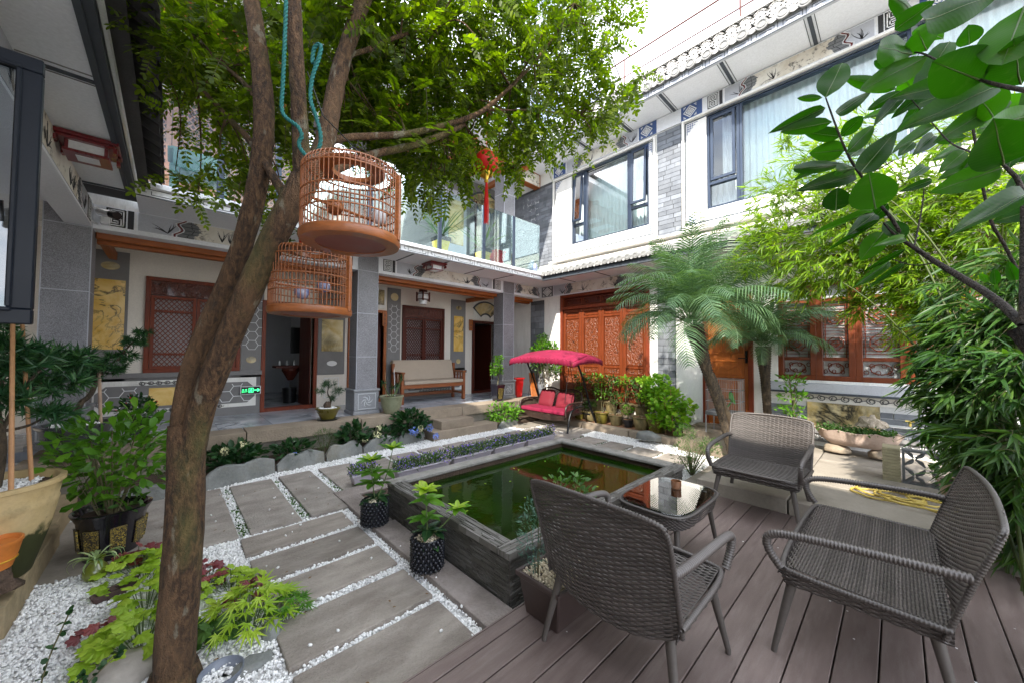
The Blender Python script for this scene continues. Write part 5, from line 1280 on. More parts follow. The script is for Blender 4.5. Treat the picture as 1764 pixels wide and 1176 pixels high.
# running-man exit sign
es = thing('exit_sign', 'green lit exit sign with running man and arrow at the dado corner', 'sign', (1.0, 7.38, 1.0))
MB().box(.86, 7.37, .78, 1.14, 7.405, .915).build('case', CERAM, es, bevel=.004)
MB().box(.872, 7.366, .79, 1.128, 7.37, .905).build('face', BLACKM, es)
gm = bpy.data.materials.new('green_sign_light'); gm.use_nodes = True; q = gm.node_tree.nodes['Principled BSDF']; q.inputs['Base Color'].default_value = (.02, .5, .15, 1); q.inputs['Emission Color'].default_value = (.05, 1, .3, 1); q.inputs['Emission Strength'].default_value = .9
fE = Fr((.872, 7.366, .79), (1, 0, 0)); mb = MB()
fE.ring(mb, .1, .02, .165, .095, .006, 0, .002); fE.stroke(mb, [(.175, .058), (.24, .058)], .012, 0, .002); fE.stroke(mb, [(.222, .08), (.243, .058), (.222, .036)], .01, 0, .002)
fE.poly(mb, ellipse(.138, .08, .007, .007, 8), 0, .003); fE.stroke(mb, [(.136, .072), (.126, .05), (.112, .036)], .009, 0, .003); fE.stroke(mb, [(.128, .052), (.142, .04), (.14, .028)], .008, 0, .003); fE.stroke(mb, [(.12, .068), (.136, .066), (.15, .058)], .006, 0, .003)
for k, w in enumerate((.026, .026)): fE.box(mb, .012 + k * .04, .062, .012 + k * .04 + w, .066, 0, .002); fE.box(mb, .012 + k * .04, .072, .012 + k * .04 + w, .076, 0, .002); fE.box(mb, .012 + k * .04 + w / 2 - .002, .056, .012 + k * .04 + w / 2 + .002, .084, 0, .002)
for k, gl in enumerate(('E', 'X', 'I', 'T')):
    a = .012 + k * .019; S = {'E': [[(.012, 0), (0, 0), (0, .02), (.012, .02)], [(0, .01), (.01, .01)]], 'X': [[(0, 0), (.012, .02)], [(0, .02), (.012, 0)]], 'I': [[(.006, 0), (.006, .02)]], 'T': [[(.006, 0), (.006, .02)], [(0, .02), (.012, .02)]]}[gl]
    for st_ in S: fE.stroke(mb, [(a + x, .028 + y) for x, y in st_], .003, 0, .002)
mb.build('green_symbols', gm, es)
# vertical wooden name boards by the doors
for (x, z0_, z1_, lab) in ((3.29, 2.03, 2.32, 'orange wooden name board with dark characters beside the second veranda door'), (5.55, 2.04, 2.32, 'orange wooden name board beside the bedroom door on the right')):
    t = thing('name_board', lab, 'sign', (x, 7.44, z0_), 'wooden name boards by the doors')
    MB().box(x - .05, 7.395, z0_, x + .05, 7.42, z1_).build('board', WOODO, t, bevel=.004); mb = MB(); fN = Fr((x, 7.395, 0), (1, 0, 0))
    for k in range(3):
        c = z0_ + .055 + k * .085
        fN.stroke(mb, [(-.022, c + .022), (.022, c + .022)], .005, 0, .002); fN.stroke(mb, [(0, c + .032), (0, c - .026)], .005, 0, .002); fN.stroke(mb, [(-.02, c), (.02, c)], .004, 0, .002); fN.stroke(mb, [(-.002, c), (-.024, c - .026)], .004, 0, .002); fN.stroke(mb, [(.002, c), (.024, c - .026)], .004, 0, .002)
    mb.build('characters', INK, t)
# room fittings seen through the open doors
bt = thing('vanity_shelf', 'dark wash shelf with bottles inside the first open doorway', 'shelf', (1.75, 8.6, .9))
MB().box(1.55, 8.5, 1.15, 2.25, 8.85, 1.2).build('shelf', WOODD, bt, bevel=.01); MB().lathe([(.05, .9), (.16, 1.1), (.16, 1.15), (.02, 1.15)], (1.85, 8.68, 0), 16).build('bracket', WOODD, bt)
for k in range(4): MB().lathe([(.018, 0), (.018, .07), (.008, .09), (.008, .11)], (1.65 + k * .13, 8.68, 1.2), 8).build('bottle', CERAM, bt)
tv = thing('wall_screen', 'black rectangular screen on the wall inside the first doorway', 'screen', (2.0, 8.9, 1.6)); MB().box(1.9, 8.95, 1.45, 2.25, 8.99, 2.0).build('panel', BLACKM, tv, bevel=.005); MB().box(2.0, 8.99, 1.65, 2.15, 9.1, 1.8).build('bracket', BLACKM, tv)
ind = MB().lathe([(.11, 0), (.13, .3), (.11, .3), (.1, .02)], (1.8, 8.5, ZF), 16).build('waste_bin', BLACKM, None, smooth=True, auto=40); tag(ind, 'small black waste bin on the floor inside the first doorway', 'bin')
bd = thing('bed', 'bed with white linen and pillow seen through the right veranda door', 'bed', (7.4, 9.3, .45))
MB().box(6.9, 8.6, ZF, 9.0, 10.5, .75).build('base', WOODD, bd); MB().box(6.9, 8.6, .75, 9.0, 10.5, 1.0).build('mattress', CLOTHW, bd, bevel=.05, seg=3); MB().box(6.86, 10.5, .45, 9.1, 10.6, 1.5).build('headboard', WOODD, bd, bevel=.03)
pp = pillow('pillow', (7.3, 10.2, 1.15), .55, .35, .18, PI / 2, CLOTHW); tag(pp, 'white pillow at the head of the bed inside the right veranda door', 'pillow')
# ================================================================ PLANT TOOLKIT
TRI = [[0, 2, 1], [0, 3, 2], [1, 2, 5], [1, 5, 4], [2, 3, 6], [2, 6, 5], [4, 5, 7], [5, 6, 7]]
def tpl(a, wa, b, wb, up=.07, droop=-.08): return (np.array([(0, 0, 0), (a, wa, up), (a, 0, 0), (a, -wa, up), (b, wb, up * .7 + droop * .3), (b, 0, droop * .3), (b, -wb, up * .7 + droop * .3), (1, 0, droop)]), np.array(TRI))
T_OVAL = tpl(.28, .46, .72, .42); T_OBOV = tpl(.35, .34, .75, .48, .05, -.1); T_LANCE = tpl(.2, .46, .6, .34, .03, -.14)
T_TINY = (np.array([(0, 0, 0), (.5, .5, .05), (1, 0, 0), (.5, -.5, .05)]), np.array([[0, 2, 1], [0, 3, 2]]))
def unit(a): return a / (np.linalg.norm(a, axis=-1, keepdims=True) + 1e-9)
def leaf_verts(P, D, Nn, L, W, T):
    P = np.asarray(P, float); D = unit(np.asarray(D, float)); Nn = np.asarray(Nn, float)
    S = unit(np.cross(Nn, D)); U = np.cross(D, S); t = T[0]
    L = np.broadcast_to(L, len(P))[:, None, None]; W = np.broadcast_to(W, len(P))[:, None, None]
    V = P[:, None] + D[:, None] * t[None, :, 0:1] * L + S[:, None] * t[None, :, 1:2] * W + U[:, None] * t[None, :, 2:3] * L
    return V
def leaves(name, P, D, Nn, L, W, mat, parent, T=T_OVAL, world=True, stuff=True):
    V = leaf_verts(P, D, Nn, L, W, T); n, k = V.shape[:2]
    F = (T[1][None] + (np.arange(n) * k)[:, None, None]).reshape(-1)
    o = fastmesh(name, V.reshape(-1, 3), F, 3, mat, parent, world=world)
    if stuff: o['kind'] = 'stuff'
    return o
def rdir(n, up=.3, spread=1.0):
    d = rng.normal(size=(n, 3)) * spread; d[:, 2] += up; return unit(d)
def pinnate(P, D, Nn, L, pairs=6, lw=.5, ll=.28):
    """leaflets of compound leaves: returns P, D, N, L, W of every leaflet, plus the rachis lines"""
    D = unit(D); S = unit(np.cross(Nn, D)); Up = np.cross(D, S); n = len(P); oP, oD, oN, oL = [], [], [], []
    ts = np.linspace(.22, .98, pairs)
    for t in ts:
        droop = -.25 * t * t
        base = P + D * (t * L)[:, None] + np.array([0, 0, 1]) * (droop * L)[:, None]
        for s in (-1, 1):
            d = unit(D * .45 + S * s + np.array([0, 0, -.15]) + rng.normal(size=(n, 3)) * .12)
            oP.append(base); oD.append(d); oN.append(Up + rng.normal(size=(n, 3)) * .2); oL.append(L * ll * (1 - .35 * abs(t - .55)))
    t = 1.0; oP.append(P + D * L[:, None] + np.array([0, 0, 1]) * (-.25 * L)[:, None]); oD.append(unit(D + np.array([0, 0, -.4]))); oN.append(Up); oL.append(L * ll)
    oL = np.concatenate(oL); return np.vstack(oP), np.vstack(oD), np.vstack(oN), oL, oL * lw
def stem(parent, pts, r, mat, name='stem', n=7, world=True):
    return MB().tube(pts, r, n).build(name, mat, parent, smooth=True, world=world)
def blade(pts_t, L, arch):      # helper for long strap leaves, returns centre line
    return [(t * L * (1 - .2 * t * arch), 0, L * (.75 * t - arch * t * t)) for t in pts_t]
_meshcache = {}
def strap_mesh(key, L, w, arch, mat, n=7):
    if key in _meshcache: return _meshcache[key]
    mb = MB(); vs = []
    for i in range(n + 1):
        t = i / n; x, _, z = L * t * math.cos(.9 * arch * t) , 0, L * (t * .9 - arch * t * t * .9)
        ww = w * (math.sin(PI * min(1, .12 + t * .88)) ** .6) if t < 1 else 0.0005
        vs += [(x, -ww / 2, z + ww * .15), (x, 0, z), (x, ww / 2, z + ww * .15)]
    fs = []
    for i in range(n): a = i * 3; fs += [(a, a + 3, a + 4, a + 1), (a + 1, a + 4, a + 5, a + 2)]
    _meshcache[key] = mb.add(vs, fs).mesh('leaf', mat, smooth=True); return _meshcache[key]
def leaf_mesh(key, L, W, mat, T=T_OBOV, fine=False):
    if key in _meshcache: return _meshcache[key]
    n = 9; vs = []
    for i in range(n + 1):
        t = i / n; w = W * .5 * (math.sin(PI * t ** (.85 if T is T_OBOV else .75)) ** (.72)) if 0 < t < 1 else 0.0004
        dz = -.12 * t * t * L + .02 * L * math.sin(t * 9)
        vs += [(L * t, -w, dz + w * .34), (L * t, -w * .5, dz + w * .13), (L * t, 0, dz - .0006), (L * t, w * .5, dz + w * .13), (L * t, w, dz + w * .34)]
    fs = [(i * 5 + k, i * 5 + 5 + k, i * 5 + 6 + k, i * 5 + 1 + k) for i in range(n) for k in range(4)]
    q = MB().add(vs, fs); nf = len(q.f); rw_ = .011 * L
    rib = []
    for i in range(n + 1):
        t = i / n; dz = -.12 * t * t * L + .02 * L * math.sin(t * 9); w = rw_ * (1 - .75 * t); rib += [(L * t, -w, dz + .003 * L), (L * t, 0, dz + .012 * L * (1 - t)), (L * t, w, dz + .003 * L), (L * t, 0, dz - .012 * L * (1 - t))]
    q.add(rib, [(i * 4 + k, i * 4 + 4 + k, i * 4 + 4 + (k + 1) % 4, i * 4 + (k + 1) % 4) for i in range(n) for k in range(4)])
    me = q.mesh('leaf', mat, smooth=True); me.materials.append(RIB); me.polygons.foreach_set('material_index', [0] * nf + [1] * (len(q.f) - nf)); _meshcache[key] = me; return me
def place_leaf(me, parent, p, d, nrm=(0, 0, 1), s=1.0, name='leaf', sw=None):
    d = Vector(d).normalized(); n = Vector(nrm); y = n.cross(d)
    if y.length < 1e-3: y = Vector((0, 1, 0)).cross(d)
    y.normalize(); z = d.cross(y)
    o = bpy.data.objects.new(name, me); link(o); o.parent = parent
    sw = sw or s
    Mx = Matrix(((d.x * s, y.x * sw, z.x * s, 0), (d.y * s, y.y * sw, z.y * s, 0), (d.z * s, y.z * sw, z.z * s, 0), (0, 0, 0, 1)))
    Mx.translation = Vector(p) - (rootloc(parent) if parent else Vector()); o.matrix_local = Mx; return o
# leaf colours
LTREE = leafmat('locust_leaf', (.026, .052, .004), (.062, .1, .005), (.16, .21, .009), trans=.55, tcol=(2.2, 2.5, .35), spec=.3)
LDARK = leafmat('dark_green_leaf', (.008, .035, .012), (.016, .058, .018), (.03, .085, .022), trans=.2, rough=.4, spec=.35)
LGLOSS = leafmat('glossy_green_leaf', (.04, .13, .01), (.075, .2, .014), (.14, .3, .022), trans=.32, rough=.38, spec=.35)
LLIME = leafmat('lime_leaf', (.2, .34, .02), (.3, .45, .03), (.4, .52, .06), trans=.35)
LWINE = leafmat('wine_red_leaf', (.09, .012, .02), (.2, .03, .04), (.28, .09, .07), trans=.2, tcol=(1.5, .5, .5))
LBAM = leafmat('sunlit_tone_bamboo_leaf', (.07, .16, .01), (.14, .26, .014), (.28, .4, .02), trans=.5, tcol=(1.8, 1.8, .3))  # bamboo leaf with the backlit sun tone put into its colour
LBAMD = leafmat('shade_tone_bamboo_leaf', (.018, .06, .014), (.035, .095, .018), (.08, .16, .02), trans=.34, rough=.4, spec=.35)  # same leaf with shade put into its colour, also for the low bed plant
LPALM = leafmat('palm_leaflet', (.045, .1, .05), (.075, .15, .075), (.12, .2, .09), trans=.3, rough=.4, spec=.4)
LPINE = leafmat('podocarpus_leaf', (.01, .045, .018), (.02, .075, .028), (.05, .13, .03), trans=.15, rough=.4, spec=.35)
LFIC = leafmat('thick_glossy_leaf', (.004, .02, .002), (.012, .045, .003), (.035, .1, .006), trans=.42, rough=.33, tcol=(2.6, 4.0, .5), spec=.12)
RIB = leafmat('leaf_midrib', (.07, .13, .03), (.1, .17, .04), trans=.1)
def add_veins(m):      # side veins of the big leaves, in each leaf's own space
    nt = m.node_tree; b = [q for q in nt.nodes if q.type == 'BSDF_PRINCIPLED'][0]; tc = nt.nodes.new('ShaderNodeTexCoord'); s = nt.nodes.new('ShaderNodeSeparateXYZ'); nt.links.new(tc.outputs['Object'], s.inputs[0])
    ab = N(nt, 'ShaderNodeMath', operation='ABSOLUTE'); nt.links.new(s.outputs['Y'], ab.inputs[0]); k = N(nt, 'ShaderNodeMath', operation='MULTIPLY_ADD'); k.inputs[1].default_value = -.75; nt.links.new(ab.outputs[0], k.inputs[0]); nt.links.new(s.outputs['X'], k.inputs[2])
    q = N(nt, 'ShaderNodeMath', operation='MULTIPLY'); q.inputs[1].default_value = 120; nt.links.new(k.outputs[0], q.inputs[0]); sn = N(nt, 'ShaderNodeMath', operation='SINE'); nt.links.new(q.outputs[0], sn.inputs[0])
    f = ramp(nt, sn.outputs[0], [(.86, (0, 0, 0)), (1, (.3, .3, .3))]); c = b.inputs['Base Color'].links[0].from_socket; sp = noise(nt, tc.outputs['Object'], 7, 4)
    c2 = mix(nt, f, c, (.05, .11, .02)); c2 = mix(nt, ramp(nt, sp, [(.6, (0, 0, 0)), (.72, (.35, .35, .35))]), c2, (.09, .1, .03)); nt.links.new(c2, b.inputs['Base Color'])
    t = [q_ for q_ in nt.nodes if q_.type == 'BSDF_TRANSLUCENT'][0]; bump(nt, b, sn.outputs[0], .05, .001)
add_veins(LFIC)
LMID = leafmat('mid_green_leaf', (.022, .07, .015), (.045, .11, .02), (.08, .16, .03), trans=.28, spec=.35)
def barkmat(name, c, c2, sx=1.0, moss=True):
    m, nt, b, out = newmat(name); v = coords(nt, (1, 1, .35), src='World'); n1 = noise(nt, v, 55 * sx, 6, .7, .6); n2 = noise(nt, v, 5, 4); n3 = noise(nt, coords(nt, (1, 1, .7), src='World'), 160 * sx, 3)
    col = ramp(nt, n1, [(.38, sc3(c, .3)), (.5, c), (.68, c2)])
    col = mix(nt, ramp(nt, n2, [(.45, (0, 0, 0)), (.65, (.6, .6, .6))]), col, c2)
    if moss: col = mix(nt, ramp(nt, noise(nt, v, 3.2, 5), [(.52, (0, 0, 0)), (.7, (.6, .6, .6))]), col, (.12, .13, .03))
    if moss: col = mix(nt, ramp(nt, noise(nt, v, 14, 4), [(.62, (0, 0, 0)), (.66, (.55, .55, .55))]), col, (.24, .22, .16))
    nt.links.new(col, b.inputs['Base Color']); b.inputs['Roughness'].default_value = .85
    h = mix(nt, .5, n1, n3); bump(nt, b, h, 1.0, .03); return m
BARK = barkmat('brown_bark', (.07, .035, .014), (.17, .095, .045)); BARKP = barkmat('palm_bark', (.05, .036, .022), (.12, .085, .05), .7, False); TWIG = M('green_brown_twig', (.1, .09, .04), .7, .3, 20, bmp=.1); TWIGG = M('green_stem', (.09, .14, .04), .6, .2, 20, bmp=0); STAKE = M('bamboo_stake', (.42, .22, .1), .6, .25, 9, bmp=.1)
YG = M('yellow_glaze', (.7, .5, .08), .3, .1, 5, bmp=0, coat=.4)
BIGLEAVES = [[1.232, 0.116, 2.172, 1.269, 0.083, 2.279, 0.0659], [1.226, 0.122, 2.172, 1.2, 0.172, 2.183, 0.0174], [1.232, 0.117, 2.145, 1.16, 0.222, 2.098, 0.031], [1.22, 0.103, 2.096, 1.173, 0.207, 2.095, 0.0361], [1.32, 0.102, 2.163, 1.408, 0.042, 2.232, 0.0327], [1.329, 0.096, 2.1, 1.306, 0.173, 2.139, 0.0388], [1.329, 0.096, 2.1, 1.285, 0.046, 2.118, 0.0367], [1.236, 0.078, 2.011, 1.269, 0.024, 2.078, 0.0357], [1.339, 0.088, 2.063, 1.323, 0.163, 2.079, 0.0531], [1.208, 0.052, 1.942, 1.275, -0.004, 2.041, 0.0539], [1.375, 0.082, 2.054, 1.46, 0.052, 2.114, 0.0458], [1.276, 0.082, 2.0, 1.088, 0.184, 1.953, 0.031], [1.268, 0.116, 2.015, 1.189, 0.174, 1.964, 0.0238], [1.253, 0.064, 1.955, 1.106, 0.15, 1.903, 0.0413], [1.124, 0.026, 1.821, 1.104, 0.036, 1.901, 0.098], [1.233, 0.101, 1.868, 1.232, 0.097, 1.929, 0.0569], [1.225, 0.063, 1.963, 1.088, 0.1, 1.921, 0.0294], [1.248, -0.038, 2.206, 1.114, 0.029, 2.181, 0.0659], [1.272, -0.061, 2.213, 1.198, -0.042, 2.232, 0.0624], [1.23, -0.061, 2.178, 1.166, 0.057, 2.115, 0.0569], [1.127, -0.123, 2.029, 1.088, -0.058, 2.085, 0.0886], [1.181, -0.174, 2.023, 1.078, -0.148, 2.072, 0.0771], [1.013, -0.047, 2.128, 1.143, -0.137, 2.192, 0.058], [1.144, -0.009, 2.215, 1.125, -0.065, 2.231, 0.0414], [1.232, -0.154, 2.057, 1.102, -0.023, 1.981, 0.0551], [1.359, -0.204, 2.026, 1.215, -0.142, 1.977, 0.049], [1.193, -0.152, 1.879, 1.068, -0.131, 1.916, 0.0852], [1.225, -0.154, 1.883, 1.177, -0.06, 1.849, 0.0513], [1.442, -0.079, 2.099, 1.303, -0.006, 2.018, 0.0291], [1.516, -0.08, 2.106, 1.419, -0.047, 2.036, 0.0367], [1.582, -0.014, 2.305, 1.526, 0.103, 2.376, 0.0404], [1.418, -0.02, 2.213, 1.398, 0.048, 2.18, 0.03], [1.456, -0.029, 2.22, 1.35, 0.027, 2.123, 0.0347], [1.515, -0.086, 2.249, 1.496, -0.003, 2.184, 0.0327], [1.421, -0.125, 2.006, 1.372, -0.083, 1.955, 0.0331], [1.365, -0.068, 1.935, 1.326, -0.015, 1.911, 0.0202], [1.26, 0.034, 1.853, 1.095, 0.13, 1.792, 0.0154], [1.245, 0.022, 1.828, 1.211, 0.116, 1.767, 0.0151], [1.237, 0.017, 1.795, 1.218, 0.055, 1.731, 0.0462], [1.275, -0.018, 1.778, 1.304, 0.015, 1.841, 0.0426], [1.262, -0.019, 1.752, 1.244, 0.052, 1.706, 0.0133], [1.292, 0.009, 1.732, 1.19, 0.061, 1.665, 0.0213], [1.319, -0.016, 1.727, 1.222, 0.041, 1.665, 0.0132], [1.305, 0.033, 1.861, 1.196, 0.069, 1.798, 0.0361], [1.259, -0.017, 1.775, 1.144, 0.021, 1.748, 0.0211], [1.127, -0.168, 1.793, 0.942, -0.076, 1.716, 0.0404], [1.272, -0.189, 1.974, 1.196, -0.159, 1.877, 0.0459], [1.115, -0.171, 2.137, 1.089, -0.138, 2.02, 0.0853], [1.257, -0.05, 2.295, 1.095, 0.008, 2.276, 0.033], [1.505, -0.137, 2.073, 1.452, -0.072, 2.067, 0.0271], [1.547, -0.173, 1.984, 1.418, -0.09, 1.919, 0.0271], [1.376, -0.093, 2.284, 1.27, -0.038, 2.286, 0.0395], [1.357, 0.009, 1.896, 1.364, 0.043, 1.856, 0.031], [1.503, -0.008, 2.324, 1.441, 0.032, 2.344, 0.0257], [1.69, -0.228, 1.708, 1.623, -0.21, 1.748, 0.0245], [1.815, -0.209, 1.715, 1.792, -0.206, 1.761, 0.0224], [1.8, -0.195, 1.723, 1.803, -0.179, 1.753, 0.018], [1.679, -0.052, 2.321, 1.62, -0.028, 2.356, 0.0669], [1.702, -0.315, 2.115, 1.597, -0.299, 1.993, 0.0469], [1.451, -0.214, 2.033, 1.389, -0.113, 1.934, 0.0503], [1.721, -0.144, 2.128, 1.586, -0.092, 2.067, 0.0322], [1.955, -0.143, 2.528, 1.864, -0.093, 2.413, 0.0311], [1.965, -0.155, 2.44, 1.843, -0.083, 2.363, 0.0309], [1.83, -0.078, 2.133, 1.745, -0.041, 2.083, 0.0358], [1.656, 0.023, 1.965, 1.589, 0.055, 2.006, 0.0457], [1.479, -0.239, 1.962, 1.386, -0.226, 2.008, 0.081], [1.542, -0.148, 2.335, 1.538, -0.149, 2.386, 0.0573], [1.398, -0.236, 2.033, 1.287, -0.205, 2.078, 0.0708], [1.947, -0.089, 2.46, 1.906, 0.015, 2.443, 0.034], [1.782, -0.26, 2.026, 1.729, -0.226, 1.964, 0.0309], [1.467, -0.175, 2.087, 1.494, -0.147, 2.203, 0.0791], [1.761, -0.049, 2.201, 1.715, -0.018, 2.154, 0.0351], [1.667, -0.158, 2.286, 1.566, -0.032, 2.235, 0.0584], [1.846, -0.067, 2.334, 1.858, -0.01, 2.285, 0.0305], [1.747, -0.207, 2.192, 1.65, -0.132, 2.169, 0.0262], [1.451, -0.174, 1.983, 1.373, -0.084, 1.942, 0.049], [1.762, -0.016, 2.326, 1.645, 0.057, 2.285, 0.0299], [1.821, -0.311, 2.212, 1.643, -0.154, 2.221, 0.0614], [1.497, -0.302, 1.903, 1.34, -0.203, 1.876, 0.0401], [1.472, -0.129, 2.209, 1.35, -0.012, 2.17, 0.0521], [1.906, -0.089, 2.411, 1.911, -0.022, 2.321, 0.0332], [1.692, -0.217, 2.164, 1.662, -0.171, 2.137, 0.0501], [1.567, -0.178, 2.19, 1.471, -0.166, 2.199, 0.0568], [1.533, -0.207, 2.155, 1.424, -0.087, 2.058, 0.0542], [1.693, -0.126, 2.449, 1.586, -0.047, 2.263, 0.061], [1.703, -0.288, 1.906, 1.672, -0.194, 1.878, 0.0539], [1.654, -0.282, 2.167, 1.643, -0.268, 2.082, 0.0465]]
FICUS = [([[1.061, -0.15, 1.553], [1.157, -0.133, 1.611], [1.23, -0.095, 1.671], [1.271, -0.066, 1.712], [1.292, -0.034, 1.757], [1.289, -0.017, 1.776], [1.282, 0.002, 1.799], [1.279, 0.017, 1.828]], [0.0098, 0.0096, 0.0088, 0.0078, 0.0067, 0.0054, 0.0035, 0.0021]), ([[1.291, -0.019, 1.774], [1.281, 0.002, 1.835], [1.27, 0.024, 1.875], [1.266, 0.052, 1.951], [1.266, 0.065, 1.979], [1.261, 0.081, 2.026], [1.253, 0.099, 2.097], [1.232, 0.116, 2.172]], [0.0061, 0.0055, 0.0049, 0.0047, 0.0044, 0.0037, 0.003, 0.0019]), ([[1.271, -0.066, 1.712], [1.294, -0.033, 1.714], [1.305, -0.016, 1.726], [1.29, 0.011, 1.741]], [0.0026, 0.002, 0.0017, 0.0014]), ([[1.061, -0.15, 1.553], [1.125, -0.162, 1.696], [1.19, -0.174, 1.831], [1.21, -0.154, 1.884]], [0.0081, 0.0069, 0.0058, 0.0036]), ([[1.054, -0.161, 1.953], [1.09, -0.141, 1.99], [1.125, -0.121, 2.031]], [0.0058, 0.0048, 0.0031]), ([[1.125, -0.121, 2.031], [1.175, -0.089, 2.1], [1.226, -0.057, 2.181], [1.251, -0.041, 2.209]], [0.0037, 0.0032, 0.0026, 0.002]), ([[1.21, -0.154, 1.884], [1.35, -0.125, 1.978], [1.394, -0.1, 2.024], [1.439, -0.077, 2.103], [1.427, -0.028, 2.209]], [0.0036, 0.0031, 0.0026, 0.002, 0.0014]), ([[1.292, -0.034, 1.764], [1.348, -0.049, 1.858], [1.35, -0.054, 1.913]], [0.0027, 0.0023, 0.0013]), ([[1.294, -0.003, 1.982], [1.291, 0.028, 1.966], [1.263, 0.054, 1.959]], [0.0021, 0.0021, 0.0014]), ([[1.692, -0.231, 1.74], [1.663, -0.207, 1.814], [1.632, -0.18, 1.874], [1.596, -0.156, 2.119], [1.585, -0.149, 2.176]], [0.0058, 0.0053, 0.0048, 0.0043, 0.0037])]
TREE = [([[0.051, 2.248, -0.126], [0.055, 2.23, 0.211], [0.066, 2.207, 0.522], [0.073, 2.217, 0.773], [0.07, 2.239, 1.003], [0.07, 2.259, 1.158]], [0.0781, 0.0725, 0.0708, 0.0697, 0.0675, 0.0691]), ([[0.064, 2.244, 1.003], [0.057, 2.269, 1.212], [0.075, 2.273, 1.399], [0.122, 2.247, 1.591], [0.185, 2.221, 1.783], [0.219, 2.197, 1.903], [0.258, 2.154, 2.073], [0.291, 2.142, 2.279], [0.315, 2.136, 2.518], [0.313, 2.156, 2.762], [0.288, 2.195, 3.041], [0.253, 2.269, 3.374], [0.237, 2.299, 3.698]], [0.0474, 0.0489, 0.0447, 0.0409, 0.042, 0.0417, 0.0432, 0.0438, 0.0459, 0.0442, 0.0388, 0.0351, 0.0299]), ([[0.078, 2.232, 0.976], [0.107, 2.195, 1.202], [0.153, 2.13, 1.403], [0.206, 2.072, 1.588], [0.258, 2.015, 1.768], [0.287, 1.984, 1.866], [0.342, 1.939, 2.041], [0.395, 1.91, 2.183], [0.44, 1.89, 2.3]], [0.0508, 0.0515, 0.0526, 0.0489, 0.0534, 0.0532, 0.0553, 0.0564, 0.0572]), ([[0.433, 1.885, 2.268], [0.422, 1.874, 2.425], [0.402, 1.858, 2.599], [0.389, 1.849, 2.777], [0.374, 1.842, 2.953], [0.361, 1.833, 3.153], [0.343, 1.826, 3.376]], [0.0446, 0.0374, 0.0338, 0.0319, 0.0318, 0.0309, 0.0281]), ([[0.432, 1.9, 2.232], [0.506, 1.932, 2.423], [0.559, 1.971, 2.608], [0.586, 2.007, 2.79], [0.626, 2.029, 3.011], [0.683, 2.034, 3.243], [0.754, 2.025, 3.516], [0.837, 2.0, 3.868]], [0.0499, 0.0472, 0.0459, 0.0443, 0.0428, 0.0405, 0.0401, 0.0349]), ([[0.39, 1.916, 2.169], [0.356, 1.997, 2.281], [0.325, 2.077, 2.383], [0.295, 2.157, 2.483], [0.254, 2.327, 2.635], [0.195, 2.514, 2.79], [0.077, 2.752, 3.037], [-0.076, 3.026, 3.232]], [0.0264, 0.0225, 0.0188, 0.0169, 0.0149, 0.0129, 0.0093, 0.0059]), ([[0.566, 1.993, 2.575], [0.669, 2.003, 2.65], [0.823, 1.993, 2.714], [0.988, 1.972, 2.784], [1.216, 1.957, 2.927], [1.434, 1.883, 3.06], [1.547, 1.84, 3.18], [1.663, 1.793, 3.327], [1.811, 1.714, 3.528], [1.961, 1.63, 3.797], [2.086, 1.57, 4.054]], [0.0202, 0.0188, 0.0183, 0.0188, 0.0172, 0.0154, 0.0134, 0.0113, 0.0093, 0.0072, 0.0051]), ([[0.539, 1.931, 2.377], [0.821, 2.066, 2.642], [1.013, 2.019, 2.733], [1.217, 1.958, 2.865], [1.38, 1.937, 3.002]], [0.0275, 0.0231, 0.0218, 0.0182, 0.0123]), ([[0.636, 2.018, 3.043], [0.674, 2.047, 3.131], [0.805, 2.056, 3.247], [0.969, 2.032, 3.419], [1.173, 1.972, 3.545]], [0.0187, 0.015, 0.0134, 0.0098, 0.0071]), ([[0.315, 2.158, 2.675], [0.277, 2.363, 2.914], [0.172, 2.657, 3.156], [0.048, 2.902, 3.409]], [0.017, 0.0125, 0.0096, 0.0062]), ([[0.777, 2.001, 3.549], [1.189, 1.94, 3.95], [1.585, 1.835, 4.086], [1.958, 1.742, 4.468]], [0.024, 0.0202, 0.0144, 0.0082]), ([[0.252, 2.269, 3.405], [0.059, 2.74, 3.726], [-0.145, 3.206, 3.788], [-0.268, 3.598, 3.746]], [0.0167, 0.0117, 0.0088, 0.0057]), ([[1.501, 1.845, 3.112], [1.958, 1.791, 3.302], [2.34, 1.702, 3.391], [2.696, 1.495, 3.604]], [0.0072, 0.0062, 0.004, 0.0029])]
